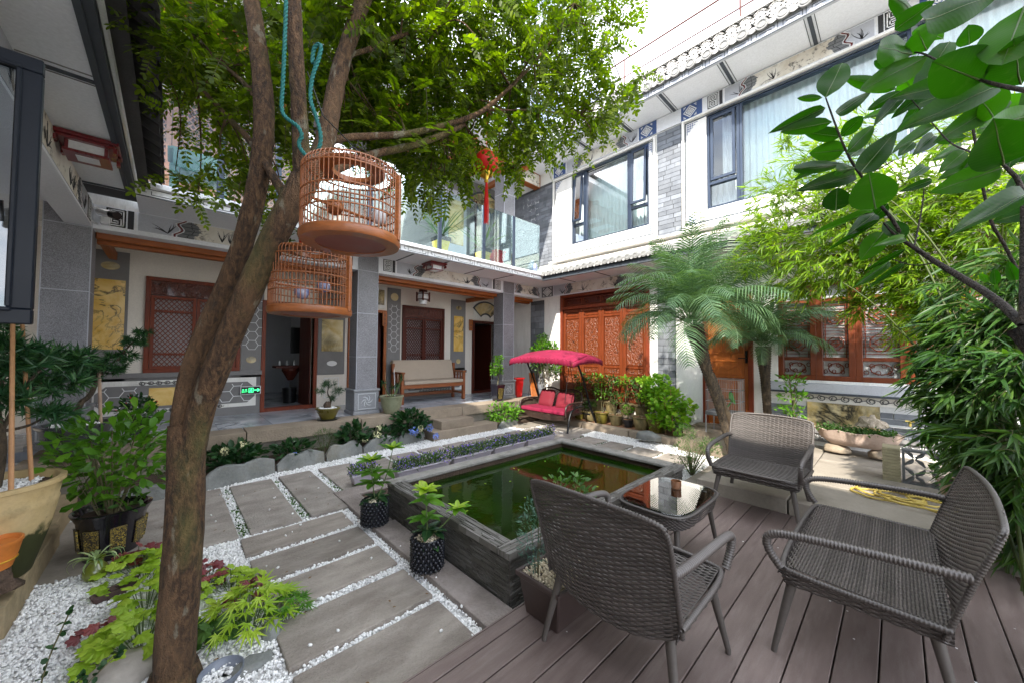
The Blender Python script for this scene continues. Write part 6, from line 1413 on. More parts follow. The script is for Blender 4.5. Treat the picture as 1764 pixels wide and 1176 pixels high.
CROWN = [[-0.077, 3.421, 3.668, 0.24, 0.3, 1.0], [0.111, 2.988, 3.221, 0.239, 0.4, 1.1], [-0.018, 3.254, 3.045, 0.134, 0.2, 0.15], [0.237, 2.857, 3.498, 0.331, 0.6, 1.3], [0.3, 2.812, 3.131, 0.258, 0.5, 1.0], [0.233, 2.757, 2.708, 0.106, 0.2, 0.15], [0.527, 2.717, 3.588, 0.307, 0.5, 1.2], [0.844, 2.559, 3.518, 0.36, 0.6, 1.6], [0.968, 2.454, 3.2, 0.28, 0.5, 1.3], [1.178, 2.374, 3.685, 0.416, 0.6, 1.9], [1.251, 2.325, 3.187, 0.374, 0.5, 1.6], [1.537, 2.169, 3.773, 0.432, 0.6, 1.9], [1.517, 2.206, 3.34, 0.346, 0.5, 1.3], [1.501, 2.102, 2.898, 0.208, 0.4, 0.7], [1.213, 2.242, 2.762, 0.2, 0.4, 0.8], [1.921, 1.942, 3.815, 0.403, 0.6, 1.7], [1.933, 1.95, 3.368, 0.314, 0.5, 1.2], [1.909, 1.987, 3.009, 0.157, 0.3, 0.35], [2.257, 1.755, 3.994, 0.371, 0.5, 1.2], [2.3, 1.73, 3.623, 0.232, 0.4, 0.7], [2.458, 1.564, 4.042, 0.162, 0.4, 0.35], [2.506, 1.541, 3.486, 0.162, 0.3, 0.3], [2.411, 1.641, 3.253, 0.139, 0.3, 0.2], [0.646, 2.352, 3.064, 0.176, 0.4, 0.7], [0.425, 2.432, 2.823, 0.151, 0.3, 0.5], [0.353, 2.651, 2.498, 0.141, 0.3, 0.35], [0.93, 2.198, 3.616, 0.331, 0.5, 1.3], [1.563, 1.868, 3.806, 0.4, 0.5, 1.5], [0.652, 2.444, 4.018, 0.736, 0.6, 2.2], [1.676, 2.009, 4.465, 0.864, 0.6, 2.2], [0.17, 2.899, 4.013, 0.552, 0.5, 1.8], [2.308, 1.682, 4.597, 0.557, 0.6, 1.0], [-0.056, 3.549, 3.423, 0.146, 0.2, 0.3], [0.096, 3.301, 2.631, 0.12, 0.2, 0.2], [2.638, 1.411, 3.627, 0.093, 0.2, 0.12], [2.069, 1.831, 3.145, 0.179, 0.3, 0.35], [1.034, 2.404, 2.92, 0.2, 0.4, 0.6]]
ROPE = [[0.323, 1.761, 3.071], [0.324, 1.77, 2.848], [0.323, 1.781, 2.625], [0.32, 1.788, 2.526], [0.335, 1.775, 2.494], [0.359, 1.753, 2.472], [0.376, 1.738, 2.457], [0.391, 1.725, 2.415], [0.376, 1.741, 2.39], [0.389, 1.729, 2.348], [0.423, 1.699, 2.314], [0.453, 1.667, 2.391], [0.43, 1.684, 2.502], [0.407, 1.703, 2.572], [0.413, 1.693, 2.676], [0.433, 1.672, 2.75], [0.44, 1.662, 2.812], [0.414, 1.688, 2.8], [0.412, 1.692, 2.725]]

# ================================================================ THE BIG TREE
tree = thing('locust_tree', 'tall brown twin-stemmed tree in front with feathery green leaves overhead', 'tree', (.054, 2.24, 0))
def limb(pts, rad, name, par, n=14):
    p = smoothpath(pts, 2); k = len(p); src = np.linspace(0, 1, len(rad)); t = np.linspace(0, 1, k); r = np.interp(t, src, rad)
    mb = MB(); mb.tube(p, list(r), n); rr = random.Random(len(pts))
    mb.v = [(x + rr.uniform(-.0022, .0022), y + rr.uniform(-.0022, .0022), z) for x, y, z in mb.v]
    return mb.build(name, BARK, par, smooth=True)
for i, (pts, rad) in enumerate(TREE): limb(pts, rad, 'trunk' if i < 3 else 'limb', tree, 18 if i < 3 else 10)
MB().lathe([(.084, .08), (.1, .02), (.13, -.03)], (.054, 2.24, 0), 18).build('root_flare', BARK, tree, smooth=True)
P, D = [], []
for cx, cy, cz, r, ds, wt in CROWN:
    n = int(125 * wt); q = rng.normal(size=(n, 3)); q = unit(q) * (rng.uniform(0, 1, (n, 1)) ** .5) * r * 1.15
    f = np.array([.686, .727, .03]); q += f[None] * rng.uniform(-1, 1, (n, 1)) * ds * .7
    P.append(np.array([cx, cy, cz]) + q); d = q / r * .6 + rng.normal(size=(n, 3)) * .5 + np.array([0, 0, -.18]); D.append(d)
P = np.vstack(P); D = unit(np.vstack(D)); L = rng.uniform(.13, .21, len(P)); Nn = unit(np.array([0, 0, 1.0]) + rng.normal(size=P.shape) * .45)
P = P - D * L[:, None] * .5
lp = pinnate(P, D, Nn, L, 7, .5, .24)
leaves('foliage', *lp[:5], LTREE, tree, T=tpl(.3, .45, .72, .4, .03, -.03))
mb = MB(); idx = rng.choice(len(P), 1100, replace=False)      # rachis lines
V = []; F = []
for k, i in enumerate(range(len(P))):
    a = P[i]; b = P[i] + D[i] * L[i] * .5 + [0, 0, -.06 * L[i]]; c = P[i] + D[i] * L[i] + [0, 0, -.25 * L[i]]; s = np.cross(D[i], [0.3, .5, 1]); s = s / np.linalg.norm(s) * .0011
    V += [a - s, a + s, b + s, b - s, c + s * .6, c - s * .6]; q = k * 6; F += [q, q + 1, q + 2, q + 3, q + 3, q + 2, q + 4, q + 5]
fastmesh('leaf_stalks', np.array(V), np.array(F), 4, TWIG, tree)['kind'] = 'stuff'
mb = MB(); nodes = [Vector(p) for pts, _ in TREE[3:] for p in pts]      # fine twigs from the limbs into the crown
rr = random.Random(4)
for cx, cy, cz, r, ds, wt in CROWN:
    for _ in range(int(4 * wt) + 2):
        c = Vector((cx + rr.uniform(-r, r), cy + rr.uniform(-r, r), cz + rr.uniform(-r, r))); nd = min(nodes, key=lambda q: (q - c).length + rr.uniform(0, .3))
        if (nd - c).length < 1.6:
            m_ = (nd + c) / 2 + Vector((rr.uniform(-.08, .08), rr.uniform(-.08, .08), rr.uniform(-.02, .1))); sp_ = smoothpath([nd, m_, c], 2); mb.tube(sp_, list(np.linspace(.007, .0018, len(sp_))), 5)
mb.build('twigs', BARK, tree, smooth=True)['kind'] = 'stuff'
# teal rope
rp = MB(); pts = resample([tuple(v) for v in smoothpath(ROPE, 2)], .0035); rr_ = []
base = [Vector(p) for p in pts]
for s in range(3):
    st = []
    for i, p in enumerate(base):
        t = (base[min(i + 1, len(base) - 1)] - base[max(0, i - 1)]).normalized(); a = t.cross(Vector((.3, .9, .1))).normalized(); b = t.cross(a); th = i * .42 + s * 2 * PI / 3
        st.append(p + (a * math.cos(th) + b * math.sin(th)) * .0042)
    rp.tube(st, .0045, 6)
TEAL = M('teal_rope', (.008, .13, .12), .7, .2, 60, bmp=.3, bscale=300)
tag(rp.build('teal_rope', TEAL, None, smooth=True), 'twisted teal nylon rope looped round the tree stem above the cage', 'rope')
# ---------------------------------------------------------------- bird cages
CAGEW = M('varnished_bamboo', (.27, .08, .016), .4, .45, 14, bmp=.3, stretch=(1, 1, 5), coat=.4); CAGEP = M('reddish_cage_floor', (.2, .06, .05), .5, .2, 8, bmp=.1)
def cage(label, x, y, z, R, H, stuffs):
    t = thing('bird_cage', label, 'bird cage', (0, 0, 0), 'bamboo bird cages hung in the tree')
    MB().lathe([(R * .72, 0), (R, 0), (R + .006, .01), (R + .006, .03), (R, .036), (R * .93, .036), (R * .93, .012), (R * .72, .012)], (0, 0, 0), 48, closed=True).build('base_ring', CAGEW, t, smooth=True, auto=40, world=False)
    MB().lathe([(.001, .004), (R * .74, .004), (R * .74, .01), (.001, .01)], (0, 0, 0), 40).build('floor', CAGEP, t, world=False)
    n = 64
    bar = MB()
    pr = [(0, .036), (0, H * .3), (0, H * .93), (-.01, H * .985), (-.03, H), (-R * .35, H + .004)]
    me = MB().tube([(dx, 0, zz) for dx, zz in pr], .0021, 5).mesh('bar', CAGEW, smooth=True)
    for k in range(n):
        a = 2 * PI * k / n; o = bpy.data.objects.new('bar', me); link(o); o.parent = t; o.location = (R * math.cos(a), R * math.sin(a), 0); o.rotation_euler = (0, 0, a)
    for zz, rr_ in ((.105, .0032), (.14 if H > .26 else .13, .0032), (.18, .0035), (H * .86, .0035)): MB().torus((0, 0, zz), R - .001, rr_, 48, 6).build('hoop', CAGEW, t, smooth=True, world=False)
    MB().torus((0, 0, H - .006), R * .93, .0035, 48, 6).build('hoop', CAGEW, t, smooth=True, world=False)
    MB().lathe([(R * .42, H - .012), (R * .68, H - .006), (R * .68, H + .006), (R * .42, H + .008)], (0, 0, 0), 40, closed=True).build('roof_disc', CAGEW, t, smooth=True, auto=40, world=False)
    mb = MB()
    for a in (-.5,): mb.box(R - .008, -.012, .02, R + .012, .012, H * .93)
    o = mb.build('door_post', CAGEW, t, bevel=.002, world=False); o.rotation_euler = (0, 0, -.75)
    MB().tube(smoothpath([(0, 0, H), (0, 0, H + .05), (.02, 0, H + .08), (0, 0, H + .1), (-.015, 0, H + .085)], 2), .003, 6).build('hook', BLACKM, t, smooth=True, world=False)
    MB().tube([(-R * .9, -R * .3, .13), (R * .9, R * .25, .13)], .006, 8).build('perch', CAGEW, t, world=False)
    for (cx, cy, cz, m_) in stuffs:
        MB().lathe([(.006, -.028), (.024, -.02), (.032, 0), (.03, .018), (.026, .026), (.024, .02), (.02, -.01)], (cx, cy, cz), 20).build('feeding_cup', m_, t, smooth=True, world=False)
    t.location = (x, y, z); return t
BLW = M('blue_white_porcelain', (.05, .09, .35), .2, .1, 30, c2=(.7, .72, .78), bmp=0, coat=.5)
cage('larger upper bamboo bird cage hanging under the teal rope', .522, 1.50, 1.925, .182, .305, [(.1, -.03, .13, CERAM), (-.06, .02, .14, CAGEW)])
c2 = cage('lower bamboo bird cage with blue and white feeding cups beside the grey column', .505, 1.985, 1.675, .180, .315, [(-.05, -.03, .1, BLW), (.06, .02, .15, BLW)])
MB().lathe([(.03, 0), (.042, .012), (.045, .045), (.042, .047), (.036, .012)], (.49, 1.99, 2.0), 20).build('hanging_pot', RED, None, smooth=True) and None
hp = bpy.data.objects['hanging_pot']; tag(hp, 'small red flower pot standing on top of the lower bird cage', 'flower pot')
n = 60; P = np.array([.47, 1.99, 2.06]) + rng.normal(size=(n, 3)) * [.035, .035, .02]
o = leaves('pot_greenery', P, rdir(n, .3), rdir(n, 1, .4), .03, .016, LMID, None); tag(o, 'tuft of small green leaves growing in the red pot on the lower cage', 'plant'); del o['kind']
mb = MB().tube([(.522, 1.5, 2.33), (.45, 1.66, 2.5), (.4, 1.72, 2.7)], .0025, 5); tag(mb.build('hanging_wire', BLACKM), 'thin dark wire holding the upper bird cage below the branch', 'wire')
mb = MB().tube([(.505, 1.985, 2.09), (.46, 1.99, 2.4), (.43, 2.0, 2.7)], .0025, 5); tag(mb.build('hanging_wire', BLACKM), 'thin dark wire holding the lower bird cage from the tree', 'wire')

# ---------------------------------------------------------------- big-leaved branch at the top right (every leaf its own piece)
DBARK = barkmat('dark_branch_bark', (.022, .016, .012), (.06, .042, .03), 1, False)
fic = thing('rubber_plant', 'big dark glossy-leaved branch reaching in from the top right corner', 'plant', (1.06, -.15, 0))
for i, (pts, rad) in enumerate(FICUS):
    p = smoothpath(pts, 2); r = np.interp(np.linspace(0, 1, len(p)), np.linspace(0, 1, len(rad)), rad)
    MB().tube(p, list(r * .72), 9).build('branch', DBARK, fic, smooth=True)
MB().tube(smoothpath([(1.06, -.15, 1.55), (1.0, -.3, 1.2), (1.02, -.42, .7), (1.05, -.45, .1)], 3), .02, 10).build('stem', DBARK, fic, smooth=True)
rr = random.Random(12); fm = [leaf_mesh('fic%d' % k, 1.0, .5, LFIC, T_OBOV if k else T_OVAL) for k in range(2)]
for bx_, by_, bz_, tx_, ty_, tz_, w_ in BIGLEAVES:
    b = Vector((bx_, by_, bz_)); t = Vector((tx_, ty_, tz_)); d = t - b; L_ = d.length
    view = (b + t) / 2 - Vector((0, 0, 1.5)); view.normalize(); ratio = min(.95, w_ / L_) / .5
    n_ = (-view + Vector((rr.uniform(-.25, .25), rr.uniform(-.25, .25), rr.uniform(-.05, .35))))
    if n_.z < 0 and abs(n_.z) > .3: n_ = -n_
    place_leaf(fm[rr.randrange(2)], fic, b, d, n_, L_, sw=L_ * ratio)
# ---------------------------------------------------------------- bamboo
bam = thing('bamboo_clump', 'dense bamboo clump with bright narrow leaves behind the wicker sofa', 'bamboo', (4.4, -.7, .1))
CULM = M('bamboo_culm', (.035, .06, .012), .5, .3, 6, c2=(.07, .085, .02), bmp=.1, spec=.25); rr = random.Random(9)
BC = [(4.711, 0.846, 3.249, 0.281, 0.70), (4.586, 0.982, 2.811, 0.187, 0.40), (4.718, 0.553, 3.517, 0.266, 0.50), (4.732, 0.562, 2.985, 0.326, 1.10), (4.802, 0.922, 2.654, 0.256, 0.80), (4.829, 0.627, 2.538, 0.365, 1.40), (4.888, 0.264, 3.293, 0.288, 0.80), (4.900, 0.272, 2.832, 0.346, 1.30), (4.962, 0.368, 2.425, 0.326, 1.60), (4.999, 0.754, 2.240, 0.192, 0.50), (4.858, 0.028, 3.033, 0.326, 1.20), (4.911, -0.001, 2.544, 0.326, 1.50), (5.064, 0.005, 2.239, 0.280, 1.30), (5.195, 0.301, 2.056, 0.182, 0.50), (4.839, -0.216, 2.741, 0.307, 1.30), (4.889, -0.243, 2.229, 0.307, 1.50), (4.975, -0.172, 1.882, 0.264, 1.20), (4.775, -0.437, 2.858, 0.288, 1.10), (4.824, -0.461, 2.330, 0.288, 1.20), (4.920, 0.218, 3.696, 0.230, 0.35), (4.870, -0.542, 3.242, 0.288, 0.80), (4.813, -0.357, 3.397, 0.223, 0.50), (4.736, 1.128, 2.517, 0.164, 0.30), (4.691, -0.619, 2.546, 0.269, 0.90), (4.741, 0.794, 3.811, 0.125, 0.12), (5.305, -0.067, 1.800, 0.202, 0.50)]
BD = [(4.233, -0.285, 1.598, 0.216, 1.00), (4.266, -0.169, 1.377, 0.179, 0.70), (3.978, -0.319, 1.592, 0.240, 1.20), (3.983, -0.466, 1.705, 0.230, 1.20), (4.117, -0.297, 1.221, 0.187, 1.00), (3.939, -0.406, 1.244, 0.211, 1.30), (3.686, -0.446, 1.336, 0.211, 1.30), (4.094, -0.263, 0.929, 0.166, 0.60), (3.949, -0.400, 0.898, 0.192, 1.20), (3.672, -0.414, 0.914, 0.211, 1.30), (3.757, -0.481, 0.598, 0.141, 0.80), (4.013, -0.447, 0.592, 0.154, 0.70), (4.169, -0.202, 1.058, 0.108, 0.35), (4.059, -0.550, 2.013, 0.230, 1.00), (3.948, -0.512, 0.300, 0.129, 0.50), (4.254, -0.321, 1.987, 0.216, 0.60), (4.061, -0.358, 0.633, 0.120, 0.35)]
tops = []
for k in range(26):
    bx_, by_ = rr.uniform(3.2, 5.6), rr.uniform(-.95, -.45)
    if k % 2: tx_, ty_, tz_ = rr.choice(BC)[:3]
    else: tx_, ty_, tz_ = rr.choice(BD)[:3]; tz_ += .5
    b = Vector((bx_, by_, .15)); t = Vector((tx_, ty_, tz_)); m_ = b * .55 + t * .45; m_.z = max(m_.z, .15 + (tz_ - .15) * .7); m_ += Vector((rr.uniform(-.1, .1), -.1, 0))
    p = smoothpath([b, m_, t], 3); MB().tube(p, list(np.linspace(.011, .002, len(p))), 7).build('culm', CULM, bam, smooth=True); tops += p
for k in range(30):
    bx_, by_ = rr.uniform(2.6, 4.6), rr.uniform(-.95, -.4); MB().tube([(bx_, by_, .1), (bx_ + rr.uniform(-.1, .1), by_ + rr.uniform(-.05, .05), 1.2), (bx_ + rr.uniform(-.25, .25), by_ + rr.uniform(-.1, .1), 2.4)], [.011, .009, .005], 6).build('culm', CULM, bam, smooth=True)
def whorls(Cs, dens, Lr, mat, name, lean, W=.13):
    P, D = [], []; tw = MB()
    for cx, cy, cz, r, wt in Cs:
        for _ in range(int(dens * wt)):
            q = Vector((rr.gauss(0, 1), rr.gauss(0, 1), rr.gauss(0, 1))).normalized() * r * rr.random() ** .5 * 1.25; e = Vector((cx, cy, cz)) + q
            out = (q * .6 / r + Vector(lean) + Vector((rr.uniform(-.5, .5), rr.uniform(-.5, .5), rr.uniform(-.45, .3)))).normalized()
            st_ = e - out * rr.uniform(.12, .25); tw.tube([st_, (st_ + e) / 2 + Vector((0, 0, .015)), e], .0015, 3, cap=False)
            for k in range(rr.randint(5, 8)):
                t = rr.uniform(.2, 1); P.append(st_.lerp(e, t)); D.append(out + Vector((rr.gauss(0, .45), rr.gauss(0, .45), rr.gauss(-.15, .3))))
    P = np.array([tuple(p) for p in P]); D = unit(np.array([tuple(d) for d in D])); L_ = rng.uniform(Lr[0], Lr[1], len(P))
    leaves(name, P, D, unit(np.array([0, 0, 1.]) + rng.normal(size=P.shape) * .6), L_, L_ * W, mat, bam, T=T_LANCE)
    tw.build('twigs', TWIG, bam)['kind'] = 'stuff'
whorls(BC, 120, (.09, .135), LBAM, 'sunlit_tone_foliage', (-.5, .35, -.05)); whorls(BD, 62, (.12, .2), LBAMD, 'shade_tone_foliage', (-.5, .4, -.35), .13)  # one bamboo in two leaf colours: sunlit tone above, shaded tone low right
# ---------------------------------------------------------------- palms
def frond_mesh(key, L, arch, mat, nl=34, lw=.013):
    c = []; vs = []; mb = MB()
    pts = []
    for i in range(17):
        t = i / 16; a = 1.05 - arch * t ** 1.3 * 1.9
        if i == 0: pts.append(Vector((0, 0, 0)))
        else: pts.append(pts[-1] + Vector((math.cos(a), 0, math.sin(a))) * L / 16)
    mb.tube(pts, list(np.linspace(.007, .0015, 17)), 5)
    rr = random.Random(key)
    for k in range(nl):
        t = .14 + .86 * k / nl; i = min(15, int(t * 16)); p = pts[i].lerp(pts[i + 1], t * 16 - i); tg = (pts[i + 1] - pts[i]).normalized()
        ll = L * .27 * math.sin(PI * min(.97, (t * .82 + .16))) ** .7
        for s in (-1, 1):
            up = tg.cross(Vector((0, 1, 0))) * -1
            d = (tg * .75 + Vector((0, s, 0)) * 1.0 + up * rr.uniform(.05, .35)).normalized(); q1 = p + d * ll * .5; q2 = p + d * ll + Vector((0, 0, -ll * .28)); w = Vector((0, s, 0)).cross(d).normalized() * lw * .5
            w2 = tg * lw * .5
            n0 = len(mb.v); mb.v += [tuple(p - w2), tuple(p + w2), tuple(q1 + w2), tuple(q1 - w2), tuple(q2)]; mb.f += [(n0, n0 + 1, n0 + 2, n0 + 3), (n0 + 3, n0 + 2, n0 + 4)]
    return mb.mesh('frond', mat)
def palm(label, trunk_pts, rad, crown, nf, Lf, seed, lo=-.5):
    t = thing('pygmy_palm', label, 'palm', tuple(trunk_pts[0][0]), 'small palms beside the pond')
    for j, (tp, r_) in enumerate(zip(trunk_pts, rad)):
        p = smoothpath(tp, 3); r = np.interp(np.linspace(0, 1, len(p)), np.linspace(0, 1, len(r_)), r_); p2 = resample([tuple(q) for q in p], .018); rr2 = np.interp(np.linspace(0, 1, len(p2)), np.linspace(0, 1, len(r)), r) * np.array([(1.08, .94)[i % 2] for i in range(len(p2))])
        MB().tube([tuple(q) for q in p2], list(rr2), 12).build('trunk', BARKP, t, smooth=True)
    rr = random.Random(seed); mb = MB(); C = Vector(crown)
    for k in range(90):
        a = rr.uniform(0, 2 * PI); z = rr.uniform(-.26, .06); r = rad[0][-1]; d = Vector((math.cos(a), math.sin(a), rr.uniform(-.3, .8))).normalized(); p = C + Vector((math.cos(a) * r, math.sin(a) * r, z)); e = p + d * rr.uniform(.04, .09); w = d.cross(Vector((0, 0, 1))).normalized() * .012
        mb.add([p - w, p + w, e], [(0, 1, 2)])
    mb.build('leaf_bases', M('old_palm_fibre', (.07, .045, .025), .9, .3, 20) if 'old_palm_fibre' not in bpy.data.materials else bpy.data.materials['old_palm_fibre'], t)['kind'] = 'stuff'
    fms = [frond_mesh(seed * 10 + q, Lf * (1, .92, .8, .95)[q], (.72, .95, 1.15, .5)[q], LPALM) for q in range(4)]
    for k in range(nf):
        a = k * 2.39996 + rr.uniform(-.2, .2); u = k / nf; q = 3 if u < .2 else rr.choice((0, 0, 1)) if u < .65 else rr.choice((1, 2, 2))
        o = bpy.data.objects.new('frond', fms[q]); link(o); o.parent = t; s = rr.uniform(.85, 1.08)
        tilt = -.75 + 1.25 * u + rr.uniform(-.12, .12)
        o.rotation_euler = (rr.uniform(-.3, .3), tilt + .1, a); o.location = C + Vector((math.cos(a) * .04, math.sin(a) * .04, .05 - .12 * u)) - t.location; o.scale = (s, s, s)
    return t
palm('larger palm with leaning trunk and drooping blue-green fronds beyond the pond', [[(5.42, 1.5, .15), (5.3, 1.6, .75), (5.1, 1.72, 1.35), (4.88, 1.78, 1.85)], [(5.6, 1.42, .15), (5.42, 1.56, .7), (5.2, 1.68, 1.25)]], [[.05, .048, .064, .115], [.045, .042, .038]], (4.84, 1.78, 1.92), 64, 1.36, 3)
palm('smaller upright palm standing before the right hand latticed windows', [[(6.5, 1.32, .22), (6.47, 1.33, .7), (6.4, 1.34, 1.3), (6.38, 1.35, 1.62)]], [[.055, .052, .062, .1]], (6.36, 1.36, 1.7), 40, 1.05, 5)
# ================================================================ GARDEN STONES AND BEDS
ROCK = M('blue_grey_slate_rock', (.17, .18, .17), .75, .3, 5, c2=(.27, .28, .27), bmp=.6, bscale=40, bdist=.01, src='World', grime=((.2, .16, .08), 3, .5))
ROCKW = M('pale_boulder', (.34, .31, .27), .7, .2, 6, bmp=.4, bscale=40, bdist=.006)
LAVA = M('porous_brown_rock', (.1, .065, .045), .95, .5, 20, bmp=1.0, bscale=35, bdist=.03)
rr = random.Random(31)
def edging(x0, y0, x1, y1, h, label):
    t = Vector((x1 - x0, y1 - y0, 0)); L = t.length; t.normalize(); n = Vector((-t.y, t.x, 0)); vs = []; k = 9; tops = []
    hh = [h * rr.uniform(.72, 1.08) for _ in range(k + 1)]; hh[0] *= .55; hh[-1] *= .7; hh = [hh[0]] + [(hh[i - 1] + 2 * hh[i] + hh[i + 1]) / 4 for i in range(1, k)] + [hh[-1]]
    for i in range(k + 1):
        p = Vector((x0, y0, 0)) + t * L * i / k; a = n * rr.uniform(-.008, .008); th = .05 + rr.uniform(0, .015)
        vs += [p + a - n * .01, p + a + n * .01 + Vector((0, 0, hh[i] * .95)), p + a + n * (.02 + th * .6) + Vector((0, 0, hh[i])), p + a + n * (th + .03)]
    fs = [(i * 4 + j, (i + 1) * 4 + j, (i + 1) * 4 + (j + 1) % 4, i * 4 + (j + 1) % 4) for i in range(k) for j in range(4)] + [(3, 2, 1, 0), tuple(k * 4 + j for j in range(4))]
    o = MB().add(vs, fs).build('edging_stone', ROCK, None, bevel=.006); return tag(o, label, 'stone', 'slate edging stones along the flower bed')
E_ = [(.28, 5.02, .97, 5.2, .27, 'long peaked slate edging stone just right of the tree trunk'), (1.0, 5.2, 1.55, 5.29, .22, 'flat topped slate edging stone, second from the tree trunk'), (1.58, 5.29, 2.08, 5.36, .23, 'shorter slate edging stone below the bushy middle of the flower bed'), (2.1, 5.36, 2.66, 5.42, .22, 'slate edging stone left of the hydrangea bush'), (2.68, 5.42, 3.18, 5.5, .2, 'slate edging stone under the blue hydrangea flowers beside the steps'), (-.4, 4.98, .24, 5.03, .2, 'dark slate edging stone half hidden behind the tree trunk'), (4.72, 5.3, 5.25, 5.36, .17, 'low sandy edging stone right of the steps by the swing')]
for e in E_: edging(*e)
bed = MB().hexa([(-.6, 5.08, -.02), (.3, 5.08, -.02), (3.2, 5.48, -.02), (3.2, 5.8, -.02)][:0] or [(-.6, 5.06, -.02), (3.2, 5.5, -.02), (3.2, 5.8, -.02), (-.6, 5.8, -.02)], [(-.6, 5.06, .07), (3.2, 5.5, .07), (3.2, 5.8, .1), (-.6, 5.8, .1)]).build('soil', SOIL); bed['kind'] = 'structure'
b2 = MB().box(4.72, 5.36, -.02, 5.9, 5.8, .09).build('soil', SOIL); b2['kind'] = 'structure'
def rock(name, c, r, mat, label, sq=(1, 1, .7), seed=1, cat='rock', rough=.16):
    bm = bmesh.new(); bmesh.ops.create_icosphere(bm, subdivisions=3, radius=1); r_ = random.Random(seed); from mathutils import noise as mn
    for v in bm.verts:
        d = 1 + rough * mn.noise(v.co * 1.6 + Vector((seed * 7.1, 0, 0))) * 2 + rough * .5 * mn.noise(v.co * 4 + Vector((0, seed * 3.3, 0)))
        v.co = Vector((v.co.x * r * sq[0] * d + c[0], v.co.y * r * sq[1] * d + c[1], max(-.02 / max(sq[2], .1), v.co.z * r * sq[2] * d) + c[2]))
    me = bpy.data.meshes.new(name); bm.to_mesh(me); bm.free(); me.materials.append(mat); me.polygons.foreach_set('use_smooth', [True] * len(me.polygons)); o = bpy.data.objects.new(name, me); link(o)
    return tag(o, label, cat)
rock('boulder', (-.11, 2.44, .03), .12, ROCKW, 'pale rounded boulder at the foot of the tree on the left', (1.1, 1, .6), 2, rough=.06)
rock('small_rock', (.43, 2.27, .02), .07, ROCK, 'small upright grey rock beside the lime leaves at the slab corner', (.7, .8, 1.1), 5); rock('small_rock', (.33, 2.12, .0), .09, ROCK, 'flat grey rock sunk in gravel near the bottom edge', (1.1, .8, .4), 8)
rock('slate_rock', (5.84, 2.86, .1), .16, ROCK, 'blue grey rock in front of the bright green bush', (.55, 1.35, .75), 11)
rock('lava_rock', (-.655, 3.31, .24), .1, LAVA, 'rough brown lava rock lying on the stone ledge under the orange pot', (.8, 1.1, 1.0), 14, rough=.4)
boat = thing('carved_stone_boat', 'brown boat shaped carved stone lying on the white gravel', 'ornament', (-.2, 3.28, .01))
mb = MB(); o_ = []; i_ = []
for k in range(20):
    a = 2 * PI * k / 20; c, s_ = math.cos(a), math.sin(a); o_.append((c * .115, s_ * .045)); i_.append((c * .085, s_ * .028))
vs = [(x * .8, y * .8, 0) for x, y in o_] + [(x, y, .045 + .012 * abs(x) / .11) for x, y in o_] + [(x, y, .045) for x, y in i_] + [(x * .9, y * .9, .02) for x, y in i_]
fs = [(r_ * 20 + k, r_ * 20 + (k + 1) % 20, (r_ + 1) * 20 + (k + 1) % 20, (r_ + 1) * 20 + k) for r_ in range(3) for k in range(20)] + [tuple(range(60, 80))]
mb.add(vs, fs); b_ = mb.build('hull', LAVA if False else M('brown_slate', (.09, .055, .05), .8, .3, 20, bmp=.6, bscale=70, bdist=.006), boat, world=False); MB().box(-.03, -.02, .02, .0, .02, .05).box(.04, -.018, .02, .06, .018, .052).build('cabin', bpy.data.materials['brown_slate'], boat, world=False, bevel=.003); boat.rotation_euler = (0, 0, .55)
# ================================================================ POTS
def pot(par, c, r, h, mat, taper=.72, rim=.012, fill=SOIL, gravel=False, name='pot', n=28):
    MB().lathe([(r * taper * .9, 0), (r * taper, 0.004), (r * (taper + 1) / 2 * 1.02, h * .5), (r * .97, h * .86), (r + rim * .3, h * .88), (r + rim, h * .93), (r + rim, h), (r - .004, h), (r * .93, h * .9), (r * .9, h * .88)], c, n).build(name, mat, par, smooth=True, auto=35)
    MB().disc((c[0], c[1], c[2] + h * .93), r * .94, n).build('soil', fill, par)
def bushy(par, c, R, H, n, L, W, mat, T=T_OVAL, stems=5, smat=TWIG, flat=.85, up=.35, name='foliage', seed=0, base=None):
    """rounded leafy mass with its stems"""
    r_ = np.random.default_rng(seed + n)
    q = unit(r_.normal(size=(n, 3))) * (r_.uniform(.15, 1, (n, 1)) ** .45); q[:, 2] = np.abs(q[:, 2]) if flat > .9 else q[:, 2]
    P = np.array(c) + q * np.array([R, R, H]); D = unit(q * [1, 1, .6] + r_.normal(size=(n, 3)) * .45 + [0, 0, up])
    L_ = r_.uniform(.7, 1.15, n) * L; Nn = unit(np.array([0, 0, 1]) + r_.normal(size=(n, 3)) * .5)
    leaves(name, P, D, Nn, L_, L_ * W / L, mat, par, T=T)
    b = base or (c[0], c[1], c[2] - H); rr_ = random.Random(seed)
    for k in range(stems):
        a = rr_.uniform(0, 2 * PI); e = (c[0] + R * .55 * math.cos(a), c[1] + R * .55 * math.sin(a), c[2] + H * rr_.uniform(.1, .6))
        s0 = (b[0] + R * .08 * math.cos(a), b[1] + R * .08 * math.sin(a), b[2])
        p = smoothpath([s0, ((s0[0] + e[0]) / 2, (s0[1] + e[1]) / 2, s0[2] * .45 + e[2] * .55 + .0), e], 2); MB().tube(p, list(np.linspace(.0075, .0025, len(p)) * (1 if R > .12 else .5)), 6).build('stem', smat, par, smooth=True)
